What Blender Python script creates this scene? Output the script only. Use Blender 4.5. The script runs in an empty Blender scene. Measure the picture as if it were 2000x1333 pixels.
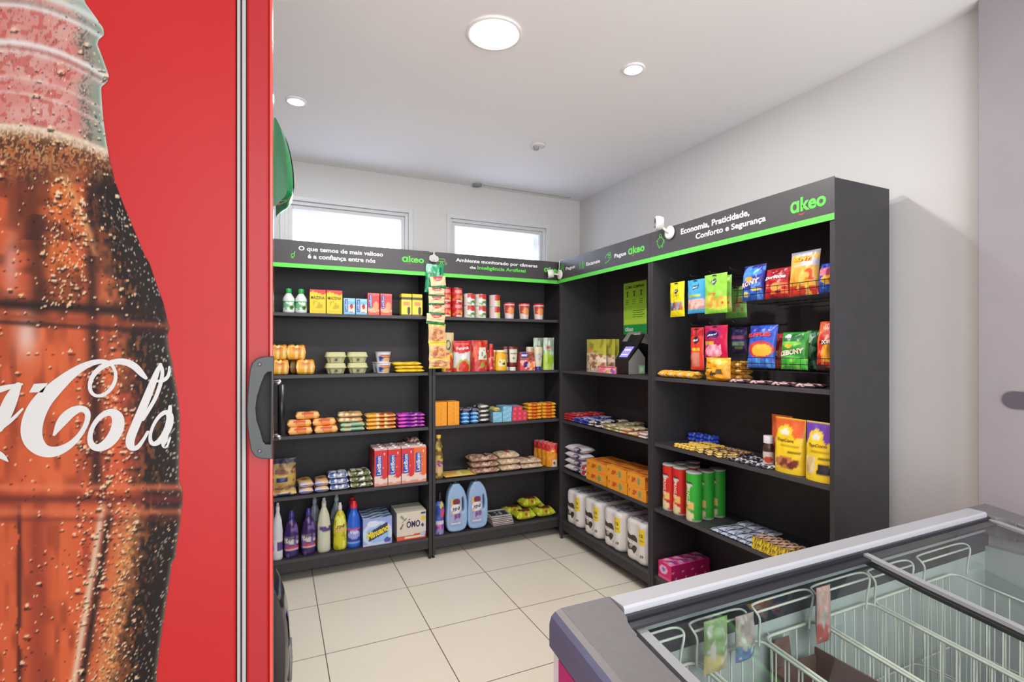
import bpy, math, random
import numpy as np
from mathutils import Vector, Matrix
from math import sin, cos, tan, atan, pi, radians, sqrt
scene = bpy.context.scene
COL = scene.collection
# ------------------------------------------------------------------ camera, world, light, exposure
YAW = radians(24.887); FPX = 994.8; CAMH = 1.3657; HOR = 682.5
cam_data = bpy.data.cameras.new('camera'); cam = bpy.data.objects.new('camera', cam_data); COL.objects.link(cam)
cam.location = (0, 0, CAMH); cam.rotation_euler = (pi/2, 0, -YAW)
cam_data.sensor_width = 36; cam_data.lens = 36*FPX/2000; cam_data.shift_y = (HOR-666.5)/2000
cam_data.clip_start = 0.02; cam_data.clip_end = 60
scene.camera = cam
scene.view_settings.view_transform = 'Standard'; scene.view_settings.look = 'None'
scene.view_settings.gamma = 1; scene.view_settings.use_curve_mapping = False
scene.view_settings.exposure = 0.42
w = bpy.data.worlds.new('daylight'); scene.world = w; w.use_nodes = True
bg = w.node_tree.nodes['Background']; bg.inputs[0].default_value = (0.86, 0.92, 1.0, 1); bg.inputs[1].default_value = 1.5
def area(name, loc, rot, sx, sy, power, color):
    l = bpy.data.lights.new(name, 'AREA'); l.shape = 'RECTANGLE'; l.size = sx; l.size_y = sy; l.energy = power; l.color = color
    o = bpy.data.objects.new(name, l); COL.objects.link(o); o.location = loc; o.rotation_euler = rot
    return o
# added fill lamp behind the camera to lift the shelves, then daylight of the two high windows
area('front_fill_light', (0.9, -1.25, 1.5), (radians(90), 0, 0), 3.0, 2.0, 45, (1.0, 0.98, 0.96))
area('window_daylight', (0.45, 3.70, 2.10), (radians(-100), 0, 0), 0.75, 0.4, 5, (0.85, 0.92, 1.0))
area('window_daylight', (1.54, 3.70, 2.10), (radians(-100), 0, 0), 0.75, 0.4, 5, (0.85, 0.92, 1.0))

# ------------------------------------------------------------------ numbers of the place
XF, YF = 1.856, 3.2249            # front planes of the right-hand and the back shelving units
XW, YW, ZC = 2.245, 3.53, 2.567   # right wall, back wall, ceiling
SH = [1.5796, 1.2145, 0.8584, 0.5044, 0.1387]    # shelf tops
ZG, ZT = 1.8408, 2.0              # header bottom and top
def bx(px, Y): return Y*tan(YAW+atan((px-1000)/FPX))
def ry(px, X): return X/tan(YAW+atan((px-1000)/FPX))
def fwd(X, Y): return X*sin(YAW)+Y*cos(YAW)
def zz(py, X, Y): return CAMH-(py-HOR)/FPX*fwd(X, Y)
def ground(px, py, Z):
    f = FPX*(CAMH-Z)/(py-HOR); r = (px-1000)/FPX*f
    return r*cos(YAW)+f*sin(YAW), -r*sin(YAW)+f*cos(YAW)
def topix(X, Y, Z):
    f = fwd(X, Y); return 1000+FPX*(X*cos(YAW)-Y*sin(YAW))/f, HOR+FPX*(CAMH-Z)/f

# ------------------------------------------------------------------ materials
def lin(c):
    c = np.asarray(c, float)/255.0
    return np.where(c <= 0.04045, c/12.92, ((c+0.055)/1.055)**2.4)
MATS = {}
def mat(name, rgb=(200, 200, 200), rough=0.5, metal=0.0, emit=0.0, noise=0.0, nscale=40, bump=0.0, coat=0.0, trans=0.0, alpha=1.0):
    if name in MATS: return MATS[name]
    m = bpy.data.materials.new(name); m.use_nodes = True; nt = m.node_tree; b = nt.nodes['Principled BSDF']
    c = [float(x) for x in lin(rgb)]+[1]
    b.inputs['Base Color'].default_value = c; b.inputs['Roughness'].default_value = rough; b.inputs['Metallic'].default_value = metal
    b.inputs['Coat Weight'].default_value = coat; b.inputs['Coat Roughness'].default_value = 0.08
    b.inputs['Transmission Weight'].default_value = trans; b.inputs['Alpha'].default_value = alpha
    if emit: b.inputs['Emission Color'].default_value = c; b.inputs['Emission Strength'].default_value = emit
    if noise or bump:
        tc = nt.nodes.new('ShaderNodeTexCoord'); n = nt.nodes.new('ShaderNodeTexNoise'); n.inputs['Scale'].default_value = nscale; n.inputs['Detail'].default_value = 6
        nt.links.new(tc.outputs['Object'], n.inputs['Vector'])
        if noise:
            r = nt.nodes.new('ShaderNodeValToRGB'); r.color_ramp.elements[0].position = 0.3; r.color_ramp.elements[1].position = 0.7
            r.color_ramp.elements[0].color = [x*(1-noise) for x in c[:3]]+[1]; r.color_ramp.elements[1].color = [min(1, x*(1+noise)) for x in c[:3]]+[1]
            nt.links.new(n.outputs['Fac'], r.inputs['Fac']); nt.links.new(r.outputs['Color'], b.inputs['Base Color'])
        if bump:
            bp = nt.nodes.new('ShaderNodeBump'); bp.inputs['Strength'].default_value = bump; bp.inputs['Distance'].default_value = 0.002
            nt.links.new(n.outputs['Fac'], bp.inputs['Height']); nt.links.new(bp.outputs['Normal'], b.inputs['Normal'])
    MATS[name] = m; return m
def artmat(name, rough, coat=0.0, metal=0.0, bump=0.0):
    if name in MATS: return MATS[name]
    m = mat(name, (255, 255, 255), rough, metal, bump=bump, nscale=60, coat=coat); nt = m.node_tree
    a = nt.nodes.new('ShaderNodeAttribute'); a.attribute_name = 'art'; nt.links.new(a.outputs['Color'], nt.nodes['Principled BSDF'].inputs['Base Color'])
    return m
FILM = artmat('printed_film', 0.32, bump=0.25); CARD = artmat('printed_card', 0.5); PLAST = artmat('moulded_plastic', 0.28); TIN = artmat('printed_tin', 0.35)
LAM = mat('charcoal_laminate', (50, 48, 52), 0.55, noise=0.12, nscale=25)
EDGE = mat('charcoal_edge_band', (66, 64, 68), 0.5)
WHITEP = mat('white_print', (235, 235, 235), 0.5); GREENP = mat('green_print', (95, 215, 75), 0.5)
BLACKP = mat('black_plastic', (22, 22, 24), 0.35); DARKP = mat('dark_grey_plastic', (58, 60, 62), 0.4)
def ink(rgb): return mat('ink_%d_%d_%d' % tuple(rgb), rgb, 0.5)
def plas(rgb, rough=0.35): return mat('plastic_%d_%d_%d' % tuple(rgb), rgb, rough)

# ------------------------------------------------------------------ mesh kit
def hashn(x, y, s):
    v = np.sin(x*127.1+y*311.7+s*74.7)*43758.5453
    return v-np.floor(v)
def vnoise(u, v, s):
    i, j = np.floor(u), np.floor(v); f, g = u-i, v-j; f = f*f*(3-2*f); g = g*g*(3-2*g)
    return (hashn(i, j, s)*(1-f)+hashn(i+1, j, s)*f)*(1-g)+(hashn(i, j+1, s)*(1-f)+hashn(i+1, j+1, s)*f)*g
def art(layers, U, V):
    U = np.asarray(U, float); V = np.asarray(V, float); C = np.ones(U.shape+(3,))*0.8
    for L in layers or []:
        k = L[0]
        if k == 'c': C[:] = lin(L[1])
        elif k == 'r':
            m = (U >= L[1]) & (U <= L[3]) & (V >= L[2]) & (V <= L[4]); C[m] = lin(L[5])
        elif k == 'e':
            m = ((U-L[1])/L[3])**2+((V-L[2])/L[4])**2 <= 1; C[m] = lin(L[5])
        elif k == 'w':   # wavy edge: everything below v0 + amp*sin
            m = V < L[1]+L[2]*np.sin(U*L[3]*2*pi+L[4]); C[m] = lin(L[5])
        elif k == 'W':
            m = V > L[1]+L[2]*np.sin(U*L[3]*2*pi+L[4]); C[m] = lin(L[5])
        elif k == 's':   # spots
            m = (vnoise(U*L[2], V*L[3], L[5]) > L[4])
            if len(L) > 6: m &= (U >= L[6]) & (V >= L[7]) & (U <= L[8]) & (V <= L[9])
            C[m] = lin(L[1])
        elif k == 'p':
            P = L[1]; ins = np.zeros(U.shape, bool); n = len(P)
            for i in range(n):
                x1, y1 = P[i]; x2, y2 = P[(i+1) % n]
                if y1 == y2: continue
                c = ((y1 > V) != (y2 > V)) & (U < (x2-x1)*(V-y1)/(y2-y1)+x1); ins ^= c
            C[ins] = lin(L[2])
    return C
class MB:
    def __init__(s): s.v = []; s.f = []; s.c = []; s.sm = []; s.n = 0; s.fix = False
    def add(s, V, F, C=None, smooth=False):
        V = np.asarray(V, float).reshape(-1, 3); s.v.append(V); s.f += [tuple(i+s.n for i in f) for f in F]; s.sm += [smooth]*len(F)
        if C is None: C = np.ones((len(V), 3))*0.8
        C = np.asarray(C, float)
        if C.ndim == 1: C = np.tile(C, (len(V), 1))
        s.c.append(C.reshape(-1, 3)); s.n += len(V); return s
    def grid(s, fn, nu, nv, layers=None, smooth=True, flip=False):
        U, V = np.meshgrid(np.linspace(0, 1, nu+1), np.linspace(0, 1, nv+1)); P = fn(U, V); P = np.stack([np.broadcast_to(a, U.shape) for a in P], -1)
        F = []
        for j in range(nv):
            for i in range(nu):
                a = j*(nu+1)+i; q = (a, a+1, a+nu+2, a+nu+1); F.append(q[::-1] if flip else q)
        return s.add(P, F, art(layers, U, V) if layers else None, smooth)
    def box(s, x0, y0, z0, x1, y1, z1, rgb=None):
        V = [(x0,y0,z0),(x1,y0,z0),(x1,y1,z0),(x0,y1,z0),(x0,y0,z1),(x1,y0,z1),(x1,y1,z1),(x0,y1,z1)]
        return s.add(V, [(0,3,2,1),(4,5,6,7),(0,1,5,4),(1,2,6,5),(2,3,7,6),(3,0,4,7)], lin(rgb) if rgb is not None else None)
    def tube(s, pts, r, seg=8, closed=False, rgb=None):
        P = [Vector(p) for p in pts]; n = len(P); V = []; up = None
        for i, p in enumerate(P):
            a = P[(i-1) % n] if closed or i > 0 else p; b = P[(i+1) % n] if closed or i < n-1 else p
            t = (b-a).normalized()
            if up is None: up = t.orthogonal().normalized()
            up = (up-t*up.dot(t)).normalized(); q = t.cross(up); rr = r[i] if hasattr(r, '__len__') else r
            for k in range(seg): V.append(p+(up*cos(2*pi*k/seg)+q*sin(2*pi*k/seg))*rr)
        F = []
        for i in range(n if closed else n-1):
            for k in range(seg):
                a = i*seg; b = ((i+1) % n)*seg; F.append((a+k, a+(k+1) % seg, b+(k+1) % seg, b+k))
        if not closed: F += [tuple(range(seg))[::-1], tuple((n-1)*seg+k for k in range(seg))]
        return s.add([tuple(v) for v in V], F, lin(rgb) if rgb is not None else None, True)
    def lathe(s, prof, cx=0, cy=0, seg=28, layers=None, sy=1.0, z0=None, caps=True, rgb=None):
        zs = [p[1] for p in prof]; zlo, zhi = min(zs), max(zs); V = []; UU = []; VV = []
        for r, z in prof:
            for k in range(seg+1):
                a = 2*pi*k/seg; V.append((cx-r*sin(a)*1.0, cy+r*cos(a)*sy, z)); UU.append(1-k/seg); VV.append((z-zlo)/(zhi-zlo+1e-9))
        V = [(-(x-cx)+cx, y, z) for x, y, z in V]; UU = [1-u for u in UU]
        # front (-y) at u=.5 ; u grows to +x
        UU = []; 
        for r, z in prof:
            for k in range(seg+1): UU.append((1.0-k/seg))
        F = []; n = seg+1
        for j in range(len(prof)-1):
            for k in range(seg): F.append((j*n+k, (j+1)*n+k, (j+1)*n+k+1, j*n+k+1))
        C = art(layers, UU, VV) if layers else (lin(rgb) if rgb is not None else None)
        s.add(V, F, C, True)
        if caps:
            for j, fl in ((0, 1), (len(prof)-1, 0)):
                r, z = prof[j]
                if r > 1e-5:
                    ring = [(cx+r*sin(2*pi*k/seg), cy+r*cos(2*pi*k/seg)*sy, z) for k in range(seg)]
                    f = tuple(range(seg)); cc = None if layers is None and rgb is None else (art(layers, [0.5], [(z-zlo)/(zhi-zlo+1e-9)])[0] if layers else lin(rgb))
                    s.add(ring, [f if fl else f[::-1]], cc)
        return s
    def prism(s, poly, z0, z1, axes='xyz', rgb=None, smooth=False):
        n = len(poly); m = {'xyz': lambda a, b, c: (a, b, c), 'xzy': lambda a, b, c: (a, c, b), 'yzx': lambda a, b, c: (c, a, b)}[axes]
        V = [m(a, b, z0) for a, b in poly]+[m(a, b, z1) for a, b in poly]
        F = [tuple(range(n))[::-1], tuple(range(n, 2*n))]+[(i, (i+1) % n, n+(i+1) % n, n+i) for i in range(n)]
        return s.add(V, F, lin(rgb) if rgb is not None else None, smooth)
    def ribbon(s, pts, y=0.0, rgb=None):     # pts (x, z, halfwidth) -> flat strip with round ends in the xz plane
        P = [np.array(p[:2], float) for p in pts]; W = [p[2] for p in pts]; V = []; F = []
        for i, p in enumerate(P):
            t = P[min(i+1, len(P)-1)]-P[max(i-1, 0)]; t = t/(np.linalg.norm(t)+1e-9); nrm = np.array([-t[1], t[0]])
            V += [(p[0]+nrm[0]*W[i], y, p[1]+nrm[1]*W[i]), (p[0]-nrm[0]*W[i], y, p[1]-nrm[1]*W[i])]
        F = [(2*i, 2*i+1, 2*i+3, 2*i+2) for i in range(len(P)-1)]
        s.add(V, F, lin(rgb) if rgb is not None else None)
        for q_, (p, w_) in enumerate(((P[0], W[0]), (P[-1], W[-1]))):
            s.add([(p[0]+w_*cos(a*pi/5), y-0.00003*(q_+1), p[1]+w_*sin(a*pi/5)) for a in range(10)], [tuple(range(10))], lin(rgb) if rgb is not None else None)
        return s
    def warp(s, fn):
        s.v = [np.array([fn(*p) for p in V]) for V in s.v]; return s
    def mesh(s, name, m, bevel=0.0):
        V = np.concatenate(s.v); me = bpy.data.meshes.new(name); me.from_pydata(V.tolist(), [], s.f)
        ca = me.color_attributes.new('art', 'FLOAT_COLOR', 'POINT'); C = np.concatenate(s.c); A = np.ones((len(C), 4), np.float32); A[:, :3] = C
        ca.data.foreach_set('color', A.ravel()); me.polygons.foreach_set('use_smooth', s.sm); me.materials.append(m); me.update()
        if s.fix:
            import bmesh; bm = bmesh.new(); bm.from_mesh(me); bmesh.ops.recalc_face_normals(bm, faces=bm.faces); bm.to_mesh(me); bm.free()
        return me
def part(name, mb, m, parent=None, bevel=0.0, label=None):
    me = mb.mesh(name, m) if isinstance(mb, MB) else mb
    if not isinstance(mb, MB) and m is not None:
        me.materials.clear(); me.materials.append(m)
    o = bpy.data.objects.new(name, me); COL.objects.link(o)
    if parent is not None: o.parent = parent
    if bevel:
        b = o.modifiers.new('edge', 'BEVEL'); b.width = bevel; b.segments = 2; b.limit_method = 'ANGLE'; b.angle_limit = radians(40)
    if label: o['label'] = label
    return o
def tag(o, label, cat, group=None, kind=None):
    if label: o['label'] = label
    if cat: o['category'] = cat
    if group: o['group'] = group
    if kind: o['kind'] = kind
    return o
def thing(name, label, cat, loc=(0, 0, 0), rz=0, group=None):
    o = bpy.data.objects.new(name, None); COL.objects.link(o); o.empty_display_size = 0.05; o.location = loc; o.rotation_euler = (0, 0, rz)
    return tag(o, label, cat, group)
def struct(name, mb, m, bevel=0.0):
    o = part(name, mb, m, None, bevel); o['kind'] = 'structure'; return o
KIDS = {}
def kids(o): return [c for c in bpy.data.objects if c.parent == o]
def dup(root, loc, rz, label, rx=0.0, ryy=0.0):
    r = root.copy(); COL.objects.link(r); r.location = loc; r.rotation_euler = (rx, ryy, rz); r['label'] = label
    for ch in kids(root):
        c = ch.copy(); COL.objects.link(c); c.parent = r
        for g in kids(ch):
            d = g.copy(); COL.objects.link(d); d.parent = c
    return r
def many(root, spots):       # spots: (loc, rz, label[, rx[, ry]]) ; the first one moves the thing itself
    for i, sp in enumerate(spots):
        loc, rz, lab = sp[:3]; rx_ = sp[3] if len(sp) > 3 else 0.0; ry_ = sp[4] if len(sp) > 4 else 0.0
        if i: dup(root, loc, rz, lab, rx_, ry_)
    loc, rz, lab = spots[0][:3]; root.location = loc
    root.rotation_euler = (spots[0][3] if len(spots[0]) > 3 else 0.0, spots[0][4] if len(spots[0]) > 4 else 0.0, rz); root['label'] = lab
    return root
# lettering: text turned to mesh, fitted in a box w x h centred at (cx, cz), laid on the surface y = surf(x, z)
def lettering(s, cx, cz, w_, h_, m, parent, surf=None, rot=0.0, shear=0.0, bold=0.0, name='lettering', eps=0.0008, flat=False, align=None):
    cu = bpy.data.curves.new('t', 'FONT'); cu.body = s; cu.size = 1; cu.shear = shear; cu.offset = bold; cu.resolution_u = 3; cu.align_x = 'CENTER'; cu.space_line = 0.95
    o = bpy.data.objects.new('t', cu); COL.objects.link(o); bpy.context.view_layer.update()
    me = bpy.data.meshes.new_from_object(o.evaluated_get(bpy.context.evaluated_depsgraph_get())); bpy.data.objects.remove(o); bpy.data.curves.remove(cu)
    n = len(me.vertices); P = np.zeros(n*3); me.vertices.foreach_get('co', P); P = P.reshape(-1, 3)
    x0, x1 = P[:, 0].min(), P[:, 0].max(); y0, y1 = P[:, 1].min(), P[:, 1].max(); sx = w_/(x1-x0); sy = (h_/(y1-y0)) if h_ else sx
    X = (P[:, 0]-(x0+x1)/2)*sx; Z = (P[:, 1]-(y0+y1)/2)*sy; c, s_ = cos(rot), sin(rot); X, Z = X*c-Z*s_, X*s_+Z*c; X = X+cx; Z = Z+cz
    if flat: Q = np.stack([X, Z, np.array([flat]*n)], -1)
    else:
        Y = np.array([surf(a, b) for a, b in zip(X, Z)]) if surf else np.zeros(n); Q = np.stack([X, Y-eps, Z], -1)
    me.vertices.foreach_set('co', Q.ravel()); me.update()
    return part(name, me, m, parent)
def curve_solid(splines, ext, bev, res=3):   # closed outlines (first outer, others holes) in the xz plane -> mesh of thickness 2*(ext+bev)
    cu = bpy.data.curves.new('t', 'CURVE'); cu.dimensions = '2D'; cu.fill_mode = 'BOTH'; cu.extrude = ext; cu.bevel_depth = bev; cu.bevel_resolution = res
    for pts in splines:
        sp = cu.splines.new('POLY'); sp.points.add(len(pts)-1); sp.use_cyclic_u = True
        for p, q in zip(sp.points, pts): p.co = (q[0], q[1], 0, 1)
    o = bpy.data.objects.new('t', cu); COL.objects.link(o); bpy.context.view_layer.update()
    me = bpy.data.meshes.new_from_object(o.evaluated_get(bpy.context.evaluated_depsgraph_get())); bpy.data.objects.remove(o); bpy.data.curves.remove(cu)
    for v in me.vertices: v.co = Vector((v.co.x, -v.co.z, v.co.y))
    for p in me.polygons: p.use_smooth = bev > 0.004
    return me
def smoothpoly(pts, it=2):
    P = [tuple(p) for p in pts]
    for _ in range(it):
        Q = []
        for i in range(len(P)):
            a, b = P[i], P[(i+1) % len(P)]; Q += [tuple(a[k]*.75+b[k]*.25 for k in range(2)), tuple(a[k]*.25+b[k]*.75 for k in range(2))]
        P = Q
    return P
def smoothline(pts, it=2):
    P = [tuple(p) for p in pts]
    for _ in range(it):
        Q = [P[0]]
        for a, b in zip(P[:-1], P[1:]): Q += [tuple(x*.75+y*.25 for x, y in zip(a, b)), tuple(x*.25+y*.75 for x, y in zip(a, b))]
        P = Q+[P[-1]]
    return P

# ------------------------------------------------------------------ kinds of packaging (local: x across, y back, z up, front at y=0)
def carton(w_, d, h, front, side=None, top=None, nu=18, nv=22, fold=False):
    b = MB(); side = side or [front[0]]; top = top or [front[0]]; X = w_/2
    b.grid(lambda U, V: (-X+U*w_, 0*U, V*h), nu, nv, front, False)
    b.grid(lambda U, V: (X+0*U, U*d, V*h), 8, 14, side, False)
    b.grid(lambda U, V: (-X+0*U, d-U*d, V*h), 8, 14, side, False)
    b.grid(lambda U, V: (X-U*w_, d+0*U, V*h), 2, 2, [front[0]], False)
    b.grid(lambda U, V: (-X+U*w_, V*d, h+0*U), 10, 8, top, False)
    b.grid(lambda U, V: (-X+U*w_, d-V*d, 0*U), 1, 1, [front[0]], False)
    return b
def pouch(w_, h, t, layers, mode='gusset', nu=22, nv=28, seed=1, wr=0.004, back=None):
    rng = seed*1.7
    def T(V):
        if mode == 'gusset': return t*(1-np.clip(V, 0, 1)**2.4)*(0.9+0.1*np.sin(V*3))+0.002
        return t*np.clip(np.sin(pi*np.clip(V, 0.0, 1)), 0, 1)**0.55+0.002
    def lens(U): return np.clip(1-np.abs(2*U-1)**2.6, 0, 1)**0.6
    def wd(V): return 1-0.05*np.sin(pi*V)*(1 if mode != 'gusset' else 0.4)
    def fr(U, V): 
        n = (vnoise(U*6+rng, V*7, seed)-0.5)*wr*2+(vnoise(U*17+rng, V*3, seed+3)-0.5)*wr*(np.abs(V-0.5) > 0.36)
        return t/2-T(V)/2*lens(U)+n*lens(U)*np.clip(np.minimum(V, 1-V)*8, 0.15, 1)
    b = MB()
    b.grid(lambda U, V: ((U-.5)*w_*wd(V), fr(U, V), V*h), nu, nv, layers)
    b.grid(lambda U, V: ((.5-U)*w_*wd(V), t/2+T(V)/2*lens(U), V*h), 10, 14, back or [layers[0]])
    def surf(x, z):
        u = np.clip(x/w_+.5, 0, 1); v = np.clip(z/h, 0, 1); return float(fr(np.array([u]), np.array([v]))[0])-0.0012
    return b, surf
def pillow(l, w_, h, layers, axis='x', n=2.6, ep=7.0, nu=22, nv=20, seed=1, wr=0.002, crimp=0.04):
    b = MB()
    def fn(U, V):
        e = np.clip(1-np.abs(2*U-1)**ep, 0, 1)**0.5; hb = h/2*e+0.0012; wb = w_/2*(0.93+0.07*(1-e)); th = (V-0.25)*2*pi+pi*0
        a = -pi/2-0*V-(V*2*pi); cy, sy = np.cos(a), np.sin(a)
        yy = np.sign(cy)*np.abs(cy)**(2/n)*wb; zz_ = np.sign(sy)*np.abs(sy)**(2/n)*hb
        nz = (vnoise(U*9, V*11, seed)-0.5)*2*wr*e
        return ((U-.5)*l, yy+w_/2, np.maximum(zz_+h/2+nz*(zz_ > 0), 0.0))
    b.grid(fn, nu, nv, layers)
    if axis == 'y':
        b.warp(lambda x, y, z: (-(y-w_/2), x+l/2, z)); 
    return b
def bottle(prof, layers, sy=1.0, seg=30):
    H_ = max(p[1] for p in prof); P2 = [prof[0]]
    for p, q in zip(prof[:-1], prof[1:]):
        k = max(1, int(round(abs(q[1]-p[1])/H_*26)))
        for i in range(1, k+1): P2.append((p[0]+(q[0]-p[0])*i/k, p[1]+(q[1]-p[1])*i/k))
    prof = P2
    r = max(p[0] for p in prof); b = MB(); b.lathe(prof, 0, r*sy, seg, layers, sy)
    zs = [p[1] for p in prof]; rs = [p[0] for p in prof]
    def surf(x, z):
        rr = float(np.interp(z, zs, rs)); return r*sy-sqrt(max(rr*rr-x*x, 0))*sy
    return b, surf
def rloc(px, d): return (XF+d, ry(px, XF+d))
RZ = {'b': 0.0, 'r': -pi/2}
# where a thing of the back ('b') or right ('r') shelves stands: pixel columns of its front face -> centre, width and height
def spot(side, pl, pr_, pyt, shelf, d, zbase=None):
    z = SH[shelf] if zbase is None else zbase
    if side == 'b':
        Y = YF+d; a, b_ = bx(pl, Y), bx(pr_, Y); X = (a+b_)/2; return (X, Y, z), b_-a, (zz(pyt, X, Y)-z if pyt else None)
    X = XF+d; a, b_ = ry(pl, X), ry(pr_, X); Y = (a+b_)/2; return (X, Y, z), a-b_, (zz(pyt, X, Y)-z if pyt else None)
ORD = ['first', 'second', 'third', 'fourth', 'fifth', 'sixth', 'seventh', 'eighth']
# ================================================================== THE ROOM
def tile_material():
    m = bpy.data.materials.new('cream_floor_tiles'); m.use_nodes = True; nt = m.node_tree; b = nt.nodes['Principled BSDF']; N = nt.nodes.new; L = nt.links.new
    geo = N('ShaderNodeNewGeometry'); sep = N('ShaderNodeSeparateXYZ'); L(geo.outputs['Position'], sep.inputs[0])
    def line(out, off):
        s = N('ShaderNodeMath'); s.operation = 'SUBTRACT'; L(out, s.inputs[0]); s.inputs[1].default_value = off
        d = N('ShaderNodeMath'); d.operation = 'DIVIDE'; L(s.outputs[0], d.inputs[0]); d.inputs[1].default_value = 0.481
        r = N('ShaderNodeMath'); r.operation = 'ROUND'; L(d.outputs[0], r.inputs[0])
        e = N('ShaderNodeMath'); e.operation = 'SUBTRACT'; L(d.outputs[0], e.inputs[0]); L(r.outputs[0], e.inputs[1])
        a = N('ShaderNodeMath'); a.operation = 'ABSOLUTE'; L(e.outputs[0], a.inputs[0]); return a
    ax, ay = line(sep.outputs[0], 0.6833), line(sep.outputs[1], 2.8991)
    mn = N('ShaderNodeMath'); mn.operation = 'MINIMUM'; L(ax.outputs[0], mn.inputs[0]); L(ay.outputs[0], mn.inputs[1])
    lt = N('ShaderNodeMath'); lt.operation = 'LESS_THAN'; L(mn.outputs[0], lt.inputs[0]); lt.inputs[1].default_value = 0.0042
    no = N('ShaderNodeTexNoise'); no.inputs['Scale'].default_value = 2.2; no.inputs['Detail'].default_value = 8; L(geo.outputs['Position'], no.inputs['Vector'])
    rp = N('ShaderNodeValToRGB'); rp.color_ramp.elements[0].color = (*lin((228, 220, 204)), 1); rp.color_ramp.elements[1].color = (*lin((238, 232, 218)), 1); L(no.outputs['Fac'], rp.inputs[0])
    mx = N('ShaderNodeMixRGB'); L(lt.outputs[0], mx.inputs[0]); L(rp.outputs[0], mx.inputs[1]); mx.inputs[2].default_value = (*lin((92, 84, 72)), 1)
    L(mx.outputs[0], b.inputs['Base Color']); b.inputs['Roughness'].default_value = 0.38
    return m
WALLM = mat('white_wall_paint', (204, 203, 201), 0.75, noise=0.015, nscale=3, bump=0.05)
CEILM = mat('white_ceiling_paint', (238, 237, 237), 0.8, noise=0.01, nscale=2)
XL, YN = -0.85, -1.3
struct('floor', MB().box(XL-0.1, YN, -0.1, XW+0.1, YW+0.12, 0.0), tile_material())
struct('ceiling', MB().box(XL-0.1, YN, ZC, XW+0.1, YW+0.12, ZC+0.1), CEILM)
struct('wall_right', MB().box(XW, YN, 0, XW+0.1, YW+0.12, ZC), WALLM)
struct('wall_left', MB().box(XL-0.1, YN, 0, XL, YW+0.12, ZC), WALLM)
# back wall with two openings
WINS = [(0.024, 0.87), (1.117, 1.963)]; WZ0, WZ1 = 1.75, 2.345
wb = MB(); xs = [XL, WINS[0][0], WINS[0][1], WINS[1][0], WINS[1][1], XW]
for a, b_ in ((0, 1), (2, 3), (4, 5)): wb.box(xs[a], YW, 0, xs[b_], YW+0.12, ZC)
for a, b_ in WINS: wb.box(a, YW, 0, b_, YW+0.12, WZ0); wb.box(a, YW, WZ1, b_, YW+0.12, ZC)
struct('wall_back', wb, WALLM)
ALU = mat('white_window_aluminium', (205, 205, 206), 0.4)
PANE = bpy.data.materials.new('frosted_window_glass'); PANE.use_nodes = True
nt = PANE.node_tree; pb = nt.nodes['Principled BSDF']; pb.inputs['Base Color'].default_value = (0.93, 0.93, 1.0, 1); pb.inputs['Roughness'].default_value = 0.35
pb.inputs['Transmission Weight'].default_value = 1.0
_tc = nt.nodes.new('ShaderNodeTexCoord'); _mp = nt.nodes.new('ShaderNodeMapping'); _mp.inputs['Scale'].default_value = (0.6, 1, 7); _nz = nt.nodes.new('ShaderNodeTexNoise'); _nz.inputs['Scale'].default_value = 1.6; _cr = nt.nodes.new('ShaderNodeValToRGB')
_cr.color_ramp.elements[0].position = 0.35; _cr.color_ramp.elements[0].color = (0.44, 0.44, 0.56, 1); _cr.color_ramp.elements[1].position = 0.6; _cr.color_ramp.elements[1].color = (0.58, 0.60, 0.68, 1)
nt.links.new(_tc.outputs['Object'], _mp.inputs[0]); nt.links.new(_mp.outputs[0], _nz.inputs['Vector']); nt.links.new(_nz.outputs['Fac'], _cr.inputs[0]); nt.links.new(_cr.outputs[0], pb.inputs['Base Color'])
pb.inputs['IOR'].default_value = 1.05
def frame(b, x0, x1, z0, z1, y0, y1, t):
    b.box(x0, y0, z0, x0+t, y1, z1); b.box(x1-t, y0, z0, x1, y1, z1); b.box(x0+t, y0, z1-t, x1-t, y1, z1); b.box(x0+t, y0, z0, x1-t, y1, z0+t)
for i, (a, b_) in enumerate(WINS):
    fr_ = MB(); frame(fr_, a, b_, WZ0, WZ1, YW-0.008, YW+0.02, 0.028)
    wobj = struct('window_%d' % (i+1), fr_, ALU, 0.002)
    f2 = MB(); frame(f2, a+0.028, b_-0.028, WZ0+0.028, WZ1-0.028, YW+0.012, YW+0.05, 0.022); part('window_frame', f2, ALU, wobj, 0.002)
    f3 = MB(); frame(f3, a+0.05, b_-0.05, WZ0+0.05, WZ1-0.05, YW+0.03, YW+0.06, 0.024); part('sash', f3, ALU, wobj, 0.002)
    part('pane', MB().box(a+0.074, YW+0.042, WZ0+0.07, b_-0.074, YW+0.046, WZ1-0.074), PANE, wobj)
# ceiling bits
def ceil_light(cx, cy, r, power, warm, label, name='ceiling_light', ring=0.012, emit=14):
    t = thing(name, label, 'ceiling light', (cx, cy, ZC))
    b = MB(); b.lathe([(r+ring, -0.0005), (r+ring, -0.006), (r, -0.008), (r, -0.001)], seg=48, caps=False); part('trim_ring', b, mat('white_trim_ring', (235, 235, 235), 0.4), t)
    d = MB(); d.lathe([(0.0001, -0.004), (r, -0.004)], seg=48, caps=False); part('diffuser', d, mat('lit_diffuser_'+('warm' if warm else 'cool'), (255, 238, 214) if warm else (245, 250, 255), 0.5, emit=emit), t)
    l = bpy.data.lights.new('lamp_glow', 'AREA'); l.shape = 'DISK'; l.size = 2*r; l.energy = power; l.color = (1, 0.95, 0.88) if warm else (0.95, 0.98, 1)
    lo = bpy.data.objects.new('lamp_glow', l); COL.objects.link(lo); lo.parent = t; lo.location = (0, 0, -0.012)
    return t
ceil_light(0.753, 1.784, 0.093, 16, True, 'large round recessed ceiling light glowing warm white')
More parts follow.
